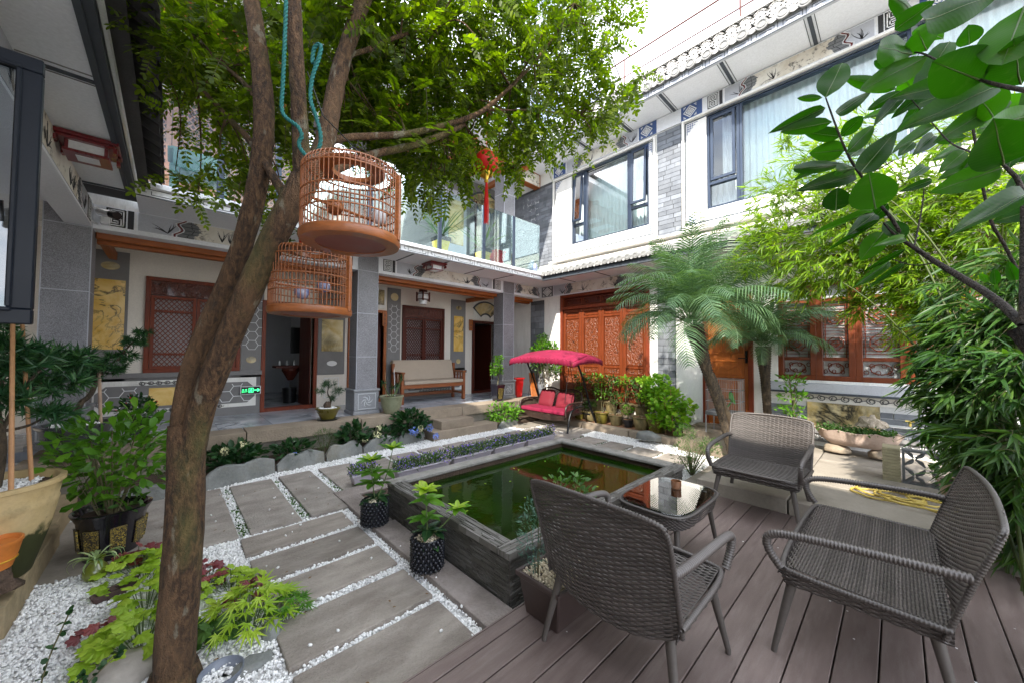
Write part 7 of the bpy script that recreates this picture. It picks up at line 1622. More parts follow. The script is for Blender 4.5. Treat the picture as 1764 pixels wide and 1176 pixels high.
# gold panelled black pot with the glossy shrub
gp = thing('gold_panel_pot', 'black glazed pot with gold flower panels standing on the gravel left of the tree', 'flower pot', (-.27, 3.97, 0))
BLK = M('black_glaze', (.008, .007, .011), .18, .2, 5, bmp=0, coat=.6)
def rose(nm):
    m, nt, b, out = newmat(nm); v = coords(nt, src='World'); n1 = noise(nt, v, 95, 3, .6, 1.5)
    f = ramp(nt, n1, [(.52, (0, 0, 0)), (.56, (1, 1, 1))]); nt.links.new(mix(nt, f, (.015, .013, .02), (.4, .3, .06)), b.inputs['Base Color']); b.inputs['Roughness'].default_value = .3; return m
GPAN = rose('gold_flower_panel')
MB().lathe([(.135, 0), (.14, .01), (.15, .06), (.17, .22), (.18, .29), (.205, .335), (.21, .35), (.195, .355), (.175, .33), (.16, .3)], (-.27, 3.97, 0), 36).build('pot', BLK, gp, smooth=True, auto=50)
MB().disc((-.27, 3.97, .31), .17).build('soil', SOIL, gp)
for k in range(8):
    a = 2 * PI * k / 8 + .25; mb = MB(); pts = []
    for z, r_ in ((.09, .16), (.25, .1765)):
        for da in (-.24, .24): pts.append((-.27 + r_ * math.cos(a + da) * 1.0, 3.97 + r_ * math.sin(a + da), z))
    cx_, cy_ = math.cos(a) * .012, math.sin(a) * .012; mb.hexa([pts[0], pts[1], (pts[1][0] + cx_, pts[1][1] + cy_, pts[1][2]), (pts[0][0] + cx_, pts[0][1] + cy_, pts[0][2])], [pts[2], pts[3], (pts[3][0] + cx_, pts[3][1] + cy_, pts[3][2]), (pts[2][0] + cx_, pts[2][1] + cy_, pts[2][2])])
    mb.build('gold_panel', GPAN, gp, bevel=.002)
sh = thing('glossy_shrub', 'bushy bright green glossy shrub growing in the black and gold pot', 'shrub', (-.27, 3.97, .31))
bushy(sh, (-.25, 3.98, .72), .31, .36, 560, .1, .045, LGLOSS, T=T_OBOV, stems=12, base=(-.27, 3.97, .31), seed=2)
bushy(sh, (-.5, 3.9, .78), .1, .18, 40, .1, .045, LGLOSS, T=T_OBOV, stems=3, base=(-.33, 3.95, .31), seed=3)
bushy(sh, (-.2, 3.9, .37), .13, .06, 40, .07, .03, LMID, stems=2, seed=4)
# cream pot on the ledge with bamboo stakes and podocarpus
cp = thing('cream_clay_pot', 'very large weathered cream clay pot with mossy base on the left ledge', 'flower pot', (-.74, 3.62, .17))
CREAMP = M('weathered_cream_clay', (.5, .36, .16), .7, .15, 3, c2=(.58, .46, .27), bmp=.3, bscale=40, grime=((.05, .05, .012), 5, .85))
_nt = CREAMP.node_tree; _b = [q for q in _nt.nodes if q.type == 'BSDF_PRINCIPLED'][0]; _l = _b.inputs['Base Color'].links[0].from_socket      # old moss line on the lower half of the clay
_g = _nt.nodes.new('ShaderNodeNewGeometry'); _s = _nt.nodes.new('ShaderNodeSeparateXYZ'); _nt.links.new(_g.outputs['Position'], _s.inputs[0]); _n = noise(_nt, _g.outputs['Position'], 9, 5)
_m = N(_nt, 'ShaderNodeMath', operation='MULTIPLY_ADD'); _m.inputs[1].default_value = .35; _nt.links.new(_n, _m.inputs[0]); _nt.links.new(_s.outputs['Z'], _m.inputs[2])
_nt.links.new(mix(_nt, ramp(_nt, _m.outputs[0], [(.57, (1, 1, 1)), (.62, (0, 0, 0))]), _l, (.035, .04, .01)), _b.inputs['Base Color'])
MB().lathe([(.16, 0), (.17, .01), (.235, .25), (.262, .4), (.267, .42), (.262, .43), (.275, .52), (.29, .525), (.29, .55), (.262, .55), (.25, .5), (.24, .49)], (-.74, 3.62, .17), 40).build('pot', CREAMP, cp, smooth=True, auto=45)
MB().disc((-.74, 3.62, .675), .255).build('soil', SOIL, cp)
o = pebbles('pebble_fill', [(-.91, 3.45, -.57, 3.79)], lambda x, y: 7000, .675, [], mat=PEB, parent=cp, layers=.015); o['kind'] = 'stuff'
for (a, b) in (((-.62, 3.4, .68), (-.645, 3.4, 1.75)), ((-.6, 3.7, .68), (-.67, 3.72, 1.7))): tag(MB().tube([a, b], [.011, .009], 8).build('plant_stake', STAKE, None, smooth=True), 'thin orange bamboo stake standing in the cream pot, %s' % ('nearer the left edge' if a[0] < -.61 else 'nearer the grey column'), 'stake')
pn = thing('podocarpus_tree', 'dark needle-leaved tree in the cream pot at the left edge', 'tree', (-.72, 3.62, .68))
def needlepads(par, pads, mat, L=.075, W=.009, base=None, tr=.02):
    for i, (x, y, z, r, n) in enumerate(pads):
        m = max(4, n // 16); c = np.array([x, y, z]) + unit(rng.normal(size=(m, 3))) * [r, r, r * .5] * (rng.uniform(.1, 1, (m, 1)) ** .5)
        P = np.repeat(c, 16, 0); D = unit(unit(rng.normal(size=P.shape)) + np.repeat((c - [x, y, z]) / r, 16, 0) * .7 + [0, 0, .35]); Lx = rng.uniform(.7, 1.1, len(P)) * L
        leaves('needles', P, D, rdir(len(P), .5), Lx, W * np.ones(len(P)), mat, par, T=T_LANCE)
        if base: MB().tube(smoothpath([base, ((base[0] + x) / 2 + .03, (base[1] + y) / 2, base[2] * .4 + z * .6), (x, y, z)], 2), list(np.linspace(tr * .8, .004, 9)), 7).build('branch', BARKP, par, smooth=True)
needlepads(pn, [(-.72, 3.6, 1.45, .2, 900), (-.6, 3.85, 1.28, .18, 650), (-.7, 3.5, 1.2, .16, 450), (-.53, 3.95, 1.42, .15, 520), (-.55, 3.75, 1.08, .1, 220), (-.85, 3.7, 1.65, .15, 400)], LPINE, .1, .014, None)
MB().tube(smoothpath([(-.72, 3.62, .66), (-.69, 3.6, .95), (-.74, 3.62, 1.2), (-.68, 3.65, 1.5)], 2), list(np.linspace(.026, .01, 13)), 8).build('trunk', BARKP, pn, smooth=True)
for e in ((-.6, 3.85, 1.28), (-.53, 3.95, 1.42), (-.55, 3.75, 1.08)): MB().tube(smoothpath([(-.7, 3.6, 1.02), ((-.7 + e[0]) / 2, 3.7, e[2] - .06), e], 2), list(np.linspace(.012, .004, 9)), 6).build('branch', BARKP, pn, smooth=True)
# orange pot on the lava rock
op = thing('orange_pot', 'small orange clay pot with yellow band on the brown rock at the left edge', 'flower pot', (-.655, 3.3, .33))
MB().lathe([(.06, 0), (.07, .006), (.09, .08), (.1, .13), (.104, .135), (.104, .15), (.095, .15), (.085, .13)], (-.655, 3.3, .33), 28).build('pot', M('orange_terracotta', (.55, .17, .03), .55, .15, 6, bmp=.1), op, smooth=True, auto=40)
MB().torus((-.655, 3.3, .38), .084, .004, 28, 6).build('band', GOLD, op, smooth=True)
# podocarpus bonsai in the grey pot
pb = thing('grey_round_pot', 'wide dark grey glazed pot filled with white gravel before the left column', 'flower pot', (-.68, 5.62, .45))
MB().lathe([(.15, 0), (.16, .01), (.21, .12), (.24, .26), (.265, .285), (.265, .305), (.235, .305), (.22, .27)], (-.66, 5.66, ZF), 36).build('pot', M('grey_glaze', (.06, .065, .07), .3, .3, 4, bmp=.05, coat=.3), pb, smooth=True, auto=45)
MB().disc((-.66, 5.66, ZF + .27), .23).build('soil', SOIL, pb)
o = pebbles('pebble_fill', [(-.82, 5.5, -.5, 5.82)], lambda x, y: 4500, ZF + .27, [], size=(.009, .016), mat=PEB, parent=pb, layers=.02); o['kind'] = 'stuff'
bt_ = thing('bonsai_tree', 'layered podocarpus bonsai with bent trunk in the grey pot', 'tree', (-.66, 5.7, .74))
MB().tube(smoothpath([(-.66, 5.7, .72), (-.66, 5.72, .95), (-.58, 5.74, 1.02), (-.55, 5.75, 1.15), (-.53, 5.76, 1.25)], 2), list(np.linspace(.028, .016, 17)), 10).build('trunk', BARKP, bt_, smooth=True)
for (a, b) in (((-.53, 5.76, 1.2), (-.4, 5.75, 1.4)), ((-.4, 5.75, 1.38), (-.26, 5.75, 1.62)), ((-.54, 5.76, 1.18), (-.72, 5.7, 1.36))): MB().tube(smoothpath([a, ((a[0] + b[0]) / 2, a[1], (a[2] + b[2]) / 2 + .03), b], 2), list(np.linspace(.012, .006, 9)), 7).build('branch', BARKP, bt_, smooth=True)
needlepads(bt_, [(-.5, 5.75, 1.3, .17, 900), (-.38, 5.75, 1.42, .13, 520), (-.29, 5.75, 1.58, .1, 380), (-.22, 5.75, 1.68, .07, 220), (-.72, 5.7, 1.38, .13, 420), (-.62, 5.75, 1.24, .12, 380)], LPINE, .07, .01)
tag(MB().tube([(-.5, 5.72, .72), (-.53, 5.74, 1.3)], .014, 8).build('plant_stake', M('pale_stake', (.4, .28, .2), .6, .2, 9)), 'pale wooden stake supporting the bonsai in the grey pot', 'stake')
fp = thing('flowering_pot_plant', 'small dark green plant with tiny red flowers on the veranda near the yellow dado panel', 'plant', (-.27, 6.3, .46))
pot(fp, (-.27, 6.3, ZF), .11, .2, CHAR); bushy(fp, (-.27, 6.3, .8), .17, .16, 320, .05, .028, LDARK, stems=5, base=(-.27, 6.3, .64), seed=7)
P = np.array([-.27, 6.3, .84]) + unit(rng.normal(size=(26, 3))) * [.17, .17, .16]; leaves('flowers', P, rdir(26), rdir(26), .022, .02, RED, fp)
# vase with spider plant
vz = thing('glass_vase', 'round green glass vase standing on the white gravel', 'vase', (-.31, 3.6, .01))
GG = M('olive_glass', (.13, .16, .02), .1, .2, 20, bmp=0, coat=.6)
MB().lathe([(.03, 0), (.055, .015), (.066, .05), (.055, .085), (.035, .11), (.033, .125), (.043, .145), (.039, .145), (.028, .12)], (-.31, 3.6, .005), 28).build('body', GG, vz, smooth=True)
sp_ = thing('spider_plant', 'striped spider plant with arching leaves in the glass vase', 'plant', (-.31, 3.6, .13))
SPM = leafmat('striped_spider_leaf', (.1, .2, .06), (.3, .4, .18), (.5, .58, .35), trans=.3); sm = [strap_mesh('sp%d' % k, (.2, .16, .23)[k], .014, (.9, .7, 1.1)[k], SPM) for k in range(3)]; rr = random.Random(2)
for k in range(26):
    o = bpy.data.objects.new('leaf', sm[k % 3]); link(o); o.parent = sp_; o.rotation_euler = (0, rr.uniform(-.25, .35), rr.uniform(0, 2 * PI)); o.location = (0, 0, .005); s = rr.uniform(.7, 1); o.scale = (s, s, s)
# ================================================================ LIME AND WINE LEAVED PLANTS ROUND THE TREE
def lobed(key, mat, R=1.0):
    if key in _meshcache: return _meshcache[key]
    mb = MB(); n = 30; vs = [(0, 0, -.02)]; rad = []
    for k in range(n):
        a = -PI + 2 * PI * (k + .5) / n; lob = .86 + .14 * math.cos(a * 7 * .9) + .05 * math.cos(a * 21); r = R * .5 * lob * (1 - .55 * math.exp(-((abs(a) - PI) / .25) ** 2)); rad.append((a, r))
    for f in (.5, 1.0):
        for a, r in rad: vs.append((r * f * math.cos(a) + .18 * f, r * f * math.sin(a), (.07 if f == .5 else .03) * math.cos(a * 7) * .35 - .08 * (f ** 2)))
    fs = [(0, 1 + k, 1 + (k + 1) % n) for k in range(n)] + [(1 + k, 1 + n + k, 1 + n + (k + 1) % n, 1 + (k + 1) % n) for k in range(n)]
    _meshcache[key] = mb.add(vs, fs).mesh('leaf', mat, smooth=True); return _meshcache[key]
def palmate(key, mat):
    if key in _meshcache: return _meshcache[key]
    mb = MB(); vs = [(0, 0, 0)]; fs = []; outl = []
    for i, (a, r) in enumerate(((-1.9, .3), (-1.55, .16), (-1.1, .5), (-.75, .2), (-.5, .68), (-.22, .26), (0, .85), (.22, .26), (.5, .68), (.75, .2), (1.1, .5), (1.55, .16), (1.9, .3))): outl.append((r * math.cos(a), r * math.sin(a), -.12 * r * r + (.03 if i % 2 else 0)))
    mb.add(vs + outl, [(0, i, i + 1) for i in range(1, 13)]); _meshcache[key] = mb.mesh('leaf', mat); return _meshcache[key]
def rosette(label, c, R, n, mat, kind, size, seed, group, H=.14, cat='plant', name='coral_bells'):
    t = thing(name, label, cat, (c[0], c[1], 0), group); r_ = random.Random(seed); me = lobed('lob' + mat.name, mat) if kind == 'lob' else palmate('pal' + mat.name, mat); sm_ = MB()
    n = int(n * 1.5); H *= .8
    for k in range(n):
        a = r_.uniform(0, 2 * PI); q = (k + .5) / n; d = R * math.sqrt(q); z = .03 + H * (1 - .75 * q) + r_.uniform(-.02, .03); p = Vector((c[0] + d * math.cos(a), c[1] + d * math.sin(a), z)); dr = Vector((math.cos(a + r_.uniform(-.7, .7)), math.sin(a + r_.uniform(-.7, .7)), r_.uniform(-.5, .3)))
        s = size * r_.uniform(.7, 1.15); place_leaf(me, t, p, dr, (r_.uniform(-.55, .55), r_.uniform(-.7, .3), 1), s); sm_.tube([(c[0] + d * .3 * math.cos(a), c[1] + d * .3 * math.sin(a), .0), (p.x, p.y, p.z - .01)], .0018, 4)
    sm_.build('stalks', TWIGG, t)['kind'] = 'stuff'; return t
G1 = 'lime leaved plants round the tree foot'; G2 = 'wine red leaved plants round the tree foot'
rosette('lime green lobed plant just left of the trunk, beside the black and gold pot', (-.08, 3.42), .22, 46, LLIME, 'lob', .085, 1, G1)
rosette('lime green lobed plant behind the brown stone boat, left of the trunk', (-.06, 2.98), .16, 30, LLIME, 'lob', .08, 2, G1)
rosette('large lime green lobed plant at the bottom left beside the pale boulder', (-.06, 2.62), .2, 44, LLIME, 'lob', .09, 3, G1, .16)
rosette('lime green lobed plant right of the trunk below the wine red leaves', (.32, 2.86), .15, 34, LLIME, 'lob', .06, 4, G1, .1)
rosette('yellow green star leaved plant right of the trunk over the slab edge', (.36, 2.42), .2, 44, LLIME, 'pal', .12, 5, G1, .2, name='star_leaf_plant')
rosette('mid green star leaved plant touching the stone slab', (.52, 2.34), .1, 20, LGLOSS, 'pal', .085, 6, G1, .1, name='star_leaf_plant')
rosette('olive green lobed plant low against the right of the trunk', (.2, 2.42), .12, 22, LMID, 'lob', .09, 7, G1, .09)
rosette('wine red lobed leaves at the back left of the trunk', (-.12, 3.62), .13, 18, LWINE, 'lob', .07, 8, G2, .12)
rosette('wine red lobed leaves just right of the trunk', (.2, 3.0), .1, 20, LWINE, 'lob', .07, 9, G2, .16)
rosette('wine red lobed leaves between the two lime plants right of the trunk', (.38, 2.62), .1, 18, LWINE, 'lob', .065, 10, G2, .14)
rosette('brownish red leaves on the gravel left of the boulder', (-.22, 2.82), .09, 12, LWINE, 'lob', .06, 11, G2, .07)
tw = thing('creeping_twig', 'dark green twig with tiny round leaves rising at the bottom left corner', 'plant', (-.33, 2.5, 0)); rr = random.Random(8)
for (a, b) in (((-.34, 2.3, .02), (-.3, 2.62, .3)), ((-.3, 2.3, .0), (-.12, 2.4, .16)), ((-.33, 2.25, .02), (-.22, 2.36, .14))):
    p = smoothpath([a, ((a[0] + b[0]) / 2 - .03, (a[1] + b[1]) / 2, (a[2] + b[2]) / 2), b], 2); MB().tube(p, .003, 5).build('stem', TWIG, tw); P = []
    for q in p: P += [tuple(q)] * 3
    P = np.array(P); leaves('leaves', P, rdir(len(P)), rdir(len(P), 1, .4), .028, .02, LDARK, tw)
dish = MB().lathe([(.05, 0), (.075, .02), (.082, .05), (.085, .05), (.08, .02), (.06, .006), (.001, .006)], (.21, 2.13, .0), 28); tag(dish.build('round_dish', M('blue_grey_dish', (.16, .18, .22), .35, .2, 9, bmp=0), None, smooth=True, auto=50), 'blue grey round dish half cut off at the bottom edge beside the trunk', 'dish')
# ================================================================ FLOWER BED PLANTS
BLUEFL = M('blue_petal', (.2, .3, .72), .8, .25, 30, bmp=0); CREAMFL = M('cream_petal', (.7, .68, .4), .8, .2, 30, bmp=0); PURP = M('violet_petal', (.2, .1, .7), .8, .35, 60, c2=(.4, .26, .85), bmp=0)
def flowerhead(par, c, r, mat, seed=0):
    P = np.array(c) + unit(rng.normal(size=(70, 3))) * r; leaves('flower', P, unit(P - c) * .3 + rdir(70), unit(P - c), r * .5, r * .5, mat, par, T=T_TINY)
def bedplant(label, c, R, H, n, L, W, mat, fl=(), name='bed_shrub', T=T_OVAL, seed=0):
    t = thing(name, label, 'plant', (c[0], c[1], .08), 'plants in the raised flower bed'); bushy(t, (c[0], c[1], .08 + H), R, H, n, L, W, mat, T=T, stems=4, base=(c[0], c[1], .06), seed=seed)
    for (dx, dy, dz, r, m) in fl: flowerhead(t, (c[0] + dx, c[1] + dy, dz), r, m)
    return t
bedplant('fine leaved mossy plant behind the trunk side of the flower bed', (.12, 5.42), .2, .1, 240, .03, .012, LMID, seed=1)
bedplant('dark hydrangea with small cream flowers nearest the tree trunk', (.62, 5.48), .27, .14, 260, .1, .06, LDARK, [(-.12, -.1, .33, .04, CREAMFL), (.05, -.05, .37, .035, CREAMFL)], seed=2)
bedplant('low dark leaved hydrangea second from the tree', (1.22, 5.5), .24, .12, 200, .085, .05, LDARK, [(-.02, -.2, .18, .025, BLUEFL)], seed=3)
bedplant('feathery yellow green heather in the middle of the flower bed', (1.62, 5.52), .18, .17, 420, .06, .006, LMID, T=T_LANCE, seed=4)
bedplant('broad leaved green hydrangea with raised tip in the middle of the bed', (2.02, 5.55), .2, .17, 190, .1, .06, LDARK, [(.12, -.12, .2, .035, CREAMFL)], seed=5)
bedplant('low hydrangea with cream flower heads left of the steps', (2.5, 5.58), .25, .11, 190, .08, .045, LDARK, [(-.17, -.15, .24, .05, CREAMFL), (-.1, -.05, .32, .035, CREAMFL)], seed=6)
bedplant('tall hydrangea bush with blue flower heads beside the steps', (2.95, 5.58), .3, .22, 380, .1, .06, LDARK, [(-.08, -.27, .24, .06, BLUEFL), (.24, -.2, .24, .055, BLUEFL), (.32, -.28, .1, .045, BLUEFL), (.06, -.24, .26, .04, CREAMFL)], seed=7)
bedplant('yellow variegated bush right of the steps below the palm column', (5.0, 5.55), .38, .2, 460, .07, .045, LGLOSS, seed=8)
gs = thing('joint_weeds', 'small green weeds growing between the path slabs', 'weeds', (1, 4.2, 0)); gs['kind'] = 'stuff'; P = []
for (x, y0, y1) in ((.485, 3.6, 4.9), (.925, 3.6, 4.9), (1.35, 3.7, 4.9), (1.8, 4.1, 4.9)):
    for _ in range(130): P.append((x + rng.uniform(-.03, .03), rng.uniform(y0, y1) if rng.random() < .4 else y0 + abs(rng.normal(0, .35)), .02))
for y in (2.4, 2.88, 3.35, 3.83):
    for _ in range(50): P.append((rng.uniform(4.3, 5.4), y + rng.uniform(-.03, .03), .02))
P = np.array(P); leaves('leaves', P, rdir(len(P), .6), rdir(len(P), 1, .4), .025, .014, LMID, gs)
# lobelia troughs
LILAC = M('lilac_plastic', (.42, .39, .44), .45, .1, 5, bmp=0)
def trough(x0, x1, y, seed, label, h=.1):
    t = thing('lobelia_trough', label, 'planter', (x0, y, .05), 'lilac lobelia troughs along the pond edge')
    MB().hexa([(x0 + .03, y - .05, .05), (x1 - .03, y - .05, .05), (x1 - .03, y + .05, .05), (x0 + .03, y + .05, .05)], [(x0, y - .075, .05 + h), (x1, y - .075, .05 + h), (x1, y + .075, .05 + h), (x0, y + .075, .05 + h)]).build('trough', LILAC, t, bevel=.012, seg=2)
    mb = MB(); mb.box(x0 - .01, y - .085, .04 + h, x1 + .01, y - .07, .06 + h).box(x0 - .01, y + .07, .04 + h, x1 + .01, y + .085, .06 + h); mb.build('rim', LILAC, t, bevel=.004)
    n = int((x1 - x0) * 1700); P = np.column_stack([rng.uniform(x0 - .02, x1 + .02, n), y + rng.normal(0, .045, n), .05 + h + rng.uniform(0, .11, n)]); leaves('foliage', P, rdir(n, .7), rdir(n, .6), .045, .01, LMID, t, T=T_LANCE)
    n = int((x1 - x0) * 300); P = np.column_stack([rng.uniform(x0 - .02, x1 + .02, n), y + rng.normal(-.02, .05, n), .06 + h + rng.uniform(0, .13, n)]); leaves('flowers', P, rdir(n, .5), rdir(n, .3), .018, .018, PURP, t, T=T_TINY)
trough(1.47, 1.72, 4.1, 1, 'short lilac trough of lobelia at the pond corner nearest the air pots'); trough(1.9, 2.6, 3.93, 2, 'long lilac trough of violet lobelia, second from the left'); trough(2.66, 3.3, 3.95, 3, 'lilac trough of violet lobelia in the middle of the row')
trough(3.36, 3.98, 3.97, 4, 'lilac trough of lobelia, second from the swing'); trough(4.04, 4.7, 3.98, 5, 'lilac trough of lobelia at the far end nearest the swing')
# air pots with rhododendron-like plants, every leaf a piece
AIR = M('black_air_pot', (.012, .013, .018), .3, .2, 20, bmp=0)
am = [leaf_mesh('air%d' % k, 1.0, .44, (LGLOSS, LLIME, LDARK)[k], T_OBOV) for k in range(3)]
def airpot(label, plabel, x, y, seed, shoots, z=.055):
    t = thing('air_pot', label, 'flower pot', (x, y, z), 'black knobbly air pots')
    MB().lathe([(.085, 0), (.1, .01), (.1, .2), (.094, .205), (.09, .19)], (x, y, z), 32).build('pot', AIR, t, smooth=True, auto=40)
    cm = MB().lathe([(.0115, 0), (.009, .008), (.003, .016)], (0, 0, 0), 7).mesh('knob', AIR, smooth=True); n = 20
    for r in range(8):
        for k in range(n):
            a = 2 * PI * (k + .5 * (r % 2)) / n; o = bpy.data.objects.new('knob', cm); link(o); o.parent = t; o.location = (.099 * math.cos(a), .099 * math.sin(a), .015 + r * .025); o.rotation_euler = (0, PI / 2, a); o.scale = (1.25, 1.25, 1.1)
    MB().disc((x, y, z + .185), .09).build('soil', SOIL, t)
    o = pebbles('pebble_fill', [(x - .065, y - .065, x + .065, y + .065)], lambda a, b: 14000, z + .185, [], mat=bpy.data.materials['cream_pebble'], parent=t, layers=.012); o['kind'] = 'stuff'
    p = thing('potted_rhododendron', plabel, 'plant', (x, y, z + .19)); r_ = random.Random(seed)
    for (pts, tiers) in shoots:
        pts = [Vector((x, y, z)) + Vector(q) for q in pts]; sp = smoothpath(pts, 2); MB().tube(sp, list(np.linspace(.006, .003, len(sp))), 7).build('stem', TWIGG, p, smooth=True)
        for (f, cnt, L_, mi, up) in tiers:
            q = sp[min(len(sp) - 1, int(f * (len(sp) - 1)))]; a0 = r_.uniform(0, 6)
            for k in range(cnt):
                a = a0 + 2 * PI * k / cnt + r_.uniform(-.2, .2); d = Vector((math.cos(a), math.sin(a), up + r_.uniform(-.15, .15))); s = L_ * 1.3 * r_.uniform(.8, 1.1); place_leaf(am[mi], p, q, d, (r_.uniform(-.15, .15), r_.uniform(-.15, .15), 1), s)
airpot('black knobbly air pot standing further back by the pond corner', 'two-stemmed green rhododendron in the further air pot', 1.3, 3.05, 1, [([(0, 0, .18), (-.02, .02, .35), (-.03, .03, .52)], [(.12, 7, .11, 2, .0), (.5, 6, .12, 0, .05), (.72, 6, .11, 0, .1), (1, 8, .1, 0, .3), (1, 5, .08, 1, .8)]), ([(.01, 0, .18), (.09, -.02, .38), (.15, .0, .6)], [(.25, 5, .1, 2, 0), (.6, 5, .11, 0, .0), (1, 8, .1, 0, .3), (1, 4, .07, 1, .8)])])
airpot('black knobbly air pot standing nearer us against the pond kerb', 'lime tipped rhododendron with a side shoot in the nearer air pot', 1.305, 2.2, 2, [([(0, 0, .18), (-.01, 0, .35), (-.01, .02, .5)], [(.08, 7, .1, 2, -.1), (.35, 5, .1, 2, .0), (.5, 7, .105, 0, .05), (.78, 7, .105, 0, .05), (1, 7, .095, 1, .35), (1, 5, .07, 1, .9)]), ([(.01, 0, .2), (.09, -.05, .26), (.17, -.1, .37)], [(.35, 5, .08, 2, .0), (1, 7, .09, 0, .05), (1, 5, .07, 1, .6)])])
# plants in the planter box
pbx = thing('box_shrub', 'small leaved light green shrub in the brown planter box behind the near chair', 'shrub', (1.66, 1.28, .3)); bushy(pbx, (1.66, 1.3, .7), .15, .12, 230, .04, .017, LMID, stems=9, base=(1.66, 1.28, .3), seed=21)
pcx = thing('blue_green_conifer', 'feathery blue green sprig at the left end of the planter box', 'plant', (1.46, 1.34, .3)); bushy(pcx, (1.455, 1.36, .52), .09, .2, 420, .03, .007, leafmat('blue_green_needle', (.03, .08, .06), (.06, .13, .1), trans=.15), T=T_LANCE, stems=3, base=(1.46, 1.34, .3), seed=22)
# airy bush between pond and patio
ab = thing('airy_conifer', 'thin airy grey green bush between the pond corner and the far chair', 'shrub', (4.7, 1.75, .02))
for k, (dx, dy, z, r) in enumerate(((0, 0, .35, .2), (.1, .1, .5, .12), (-.15, .05, .3, .16), (.15, -.15, .3, .16), (-.25, -.1, .22, .12), (0, -.2, .42, .12))): bushy(ab, (4.7 + dx, 1.75 + dy, z), r, r * .8, 330, .04, .007, LMID, T=T_LANCE, stems=4, base=(4.7, 1.75, .02), seed=40 + k)
# ================================================================ VERANDA POTS
t = thing('green_bonsai_pot', 'shallow olive green bonsai pot on a dark saucer at the veranda edge', 'flower pot', (1.78, 6.0, ZF)); MB().lathe([(.13, 0), (.15, .015), (.15, .022), (.1, .022)], (1.78, 5.96, ZF), 24).build('saucer', BLACKM, t, smooth=True, auto=40)
OLIV = M('olive_glaze', (.13, .11, .02), .3, .3, 4, c2=(.2, .17, .03), bmp=.05, coat=.4); MB().lathe([(.09, 0), (.11, .03), (.16, .14), (.175, .15), (.175, .17), (.155, .17), (.14, .15)], (1.78, 5.96, ZF + .02), 28).build('pot', OLIV, t, smooth=True, auto=45)
MB().disc((1.78, 5.96, ZF + .175), .152).build('soil', SOIL, t)
o = pebbles('pebble_fill', [(1.67, 5.85, 1.89, 6.07)], lambda a, b: 5000, ZF + .175, [], size=(.008, .013), mat=PEB, parent=t); o['kind'] = 'stuff'
t = thing('pine_bonsai', 'small pine bonsai with tufted needles in the olive pot', 'tree', (1.78, 5.96, .64)); rock('x', (1.77, 5.96, .66), .05, LAVA, 'x', (1, 1, 1.6), 3).parent = None
ro = bpy.data.objects['x']; ro.name = 'bonsai_rock'; tag(ro, 'little dark rock standing in the olive bonsai pot', 'rock')
MB().tube(smoothpath([(1.8, 5.96, .64), (1.83, 5.98, .76), (1.76, 5.95, .86), (1.79, 5.96, .98)], 2), list(np.linspace(.014, .005, 13)), 7).build('trunk', BARKP, t, smooth=True); needlepads(t, [(1.78, 5.96, 1.0, .1, 420), (1.68, 5.95, .9, .07, 200), (1.92, 5.98, .88, .08, 280), (1.86, 5.97, .78, .07, 200)], LPINE, .07, .004)
t = thing('mossy_clay_pot', 'tall pale green mossy clay pot right of the grey column', 'flower pot', (2.78, 5.95, ZF)); PALEG = M('pale_green_glaze', (.25, .27, .16), .5, .3, 4, c2=(.36, .36, .26), bmp=.1, grime=((.1, .1, .02), 6, .6))
MB().lathe([(.11, 0), (.12, .01), (.165, .14), (.185, .27), (.2, .275), (.2, .3), (.18, .3), (.17, .27)], (2.78, 5.93, ZF), 28).build('pot', PALEG, t, smooth=True, auto=45); MB().disc((2.78, 5.93, ZF + .28), .175).build('soil', SOIL, t)
t = thing('succulent_bonsai', 'sparse succulent with star rosettes and a white stake in the mossy clay pot', 'plant', (2.78, 5.93, .74))
for (x, y, z) in ((2.62, 5.9, .98), (2.9, 5.95, .93), (2.96, 5.94, 1.05), (2.78, 5.9, .9)):
    MB().tube(smoothpath([(2.78, 5.93, .73), ((2.78 + x) / 2, 5.92, .8), (x, y, z)], 2), .007, 6).build('stem', TWIGG, t, smooth=True); P = np.tile([x, y, z], (26, 1)); leaves('rosette', P, rdir(26, .35), rdir(26, 1, .5), .075, .016, LPINE, t, T=T_LANCE)
MB().tube([(2.85, 5.95, .73), (2.83, 5.96, 1.2)], .005, 6).build('stake', CERAM, t); MB().tube([(2.7, 5.95, .73), (2.67, 5.96, 1.16)], .004, 6).build('stake', STAKE, t)
t = thing('tall_black_pot', 'tall square black pot with gold pattern before the right grey column', 'flower pot', (5.2, 5.95, ZF)); MB().hexa([(5.12, 5.87, ZF), (5.28, 5.87, ZF), (5.28, 6.03, ZF), (5.12, 6.03, ZF)], [(5.08, 5.83, ZF + .36), (5.32, 5.83, ZF + .36), (5.32, 6.07, ZF + .36), (5.08, 6.07, ZF + .36)]).build('pot', BLK, t, bevel=.01)
MB().hexa([(5.15, 5.862, ZF + .05), (5.25, 5.862, ZF + .05), (5.25, 5.87, ZF + .05), (5.15, 5.87, ZF + .05)], [(5.13, 5.832, ZF + .28), (5.27, 5.832, ZF + .28), (5.27, 5.845, ZF + .28), (5.13, 5.845, ZF + .28)]).build('gold_panel', GPAN, t)
t = thing('potted_ficus', 'small rounded ficus tree in the tall black pot', 'tree', (5.2, 5.95, .8)); MB().tube(smoothpath([(5.2, 5.95, .8), (5.22, 5.95, 1.0), (5.17, 5.95, 1.15)], 2), .012, 7).build('trunk', TWIG, t, smooth=True)
for k, (x, z, r) in enumerate(((5.15, 1.2, .13), (5.22, 1.36, .1), (5.24, 1.1, .1), (5.1, 1.08, .08))): bushy(t, (x, 5.95, z), r, r * .8, 130, .05, .028, LGLOSS, stems=2, seed=60 + k, base=(5.2, 5.95, 1.0))
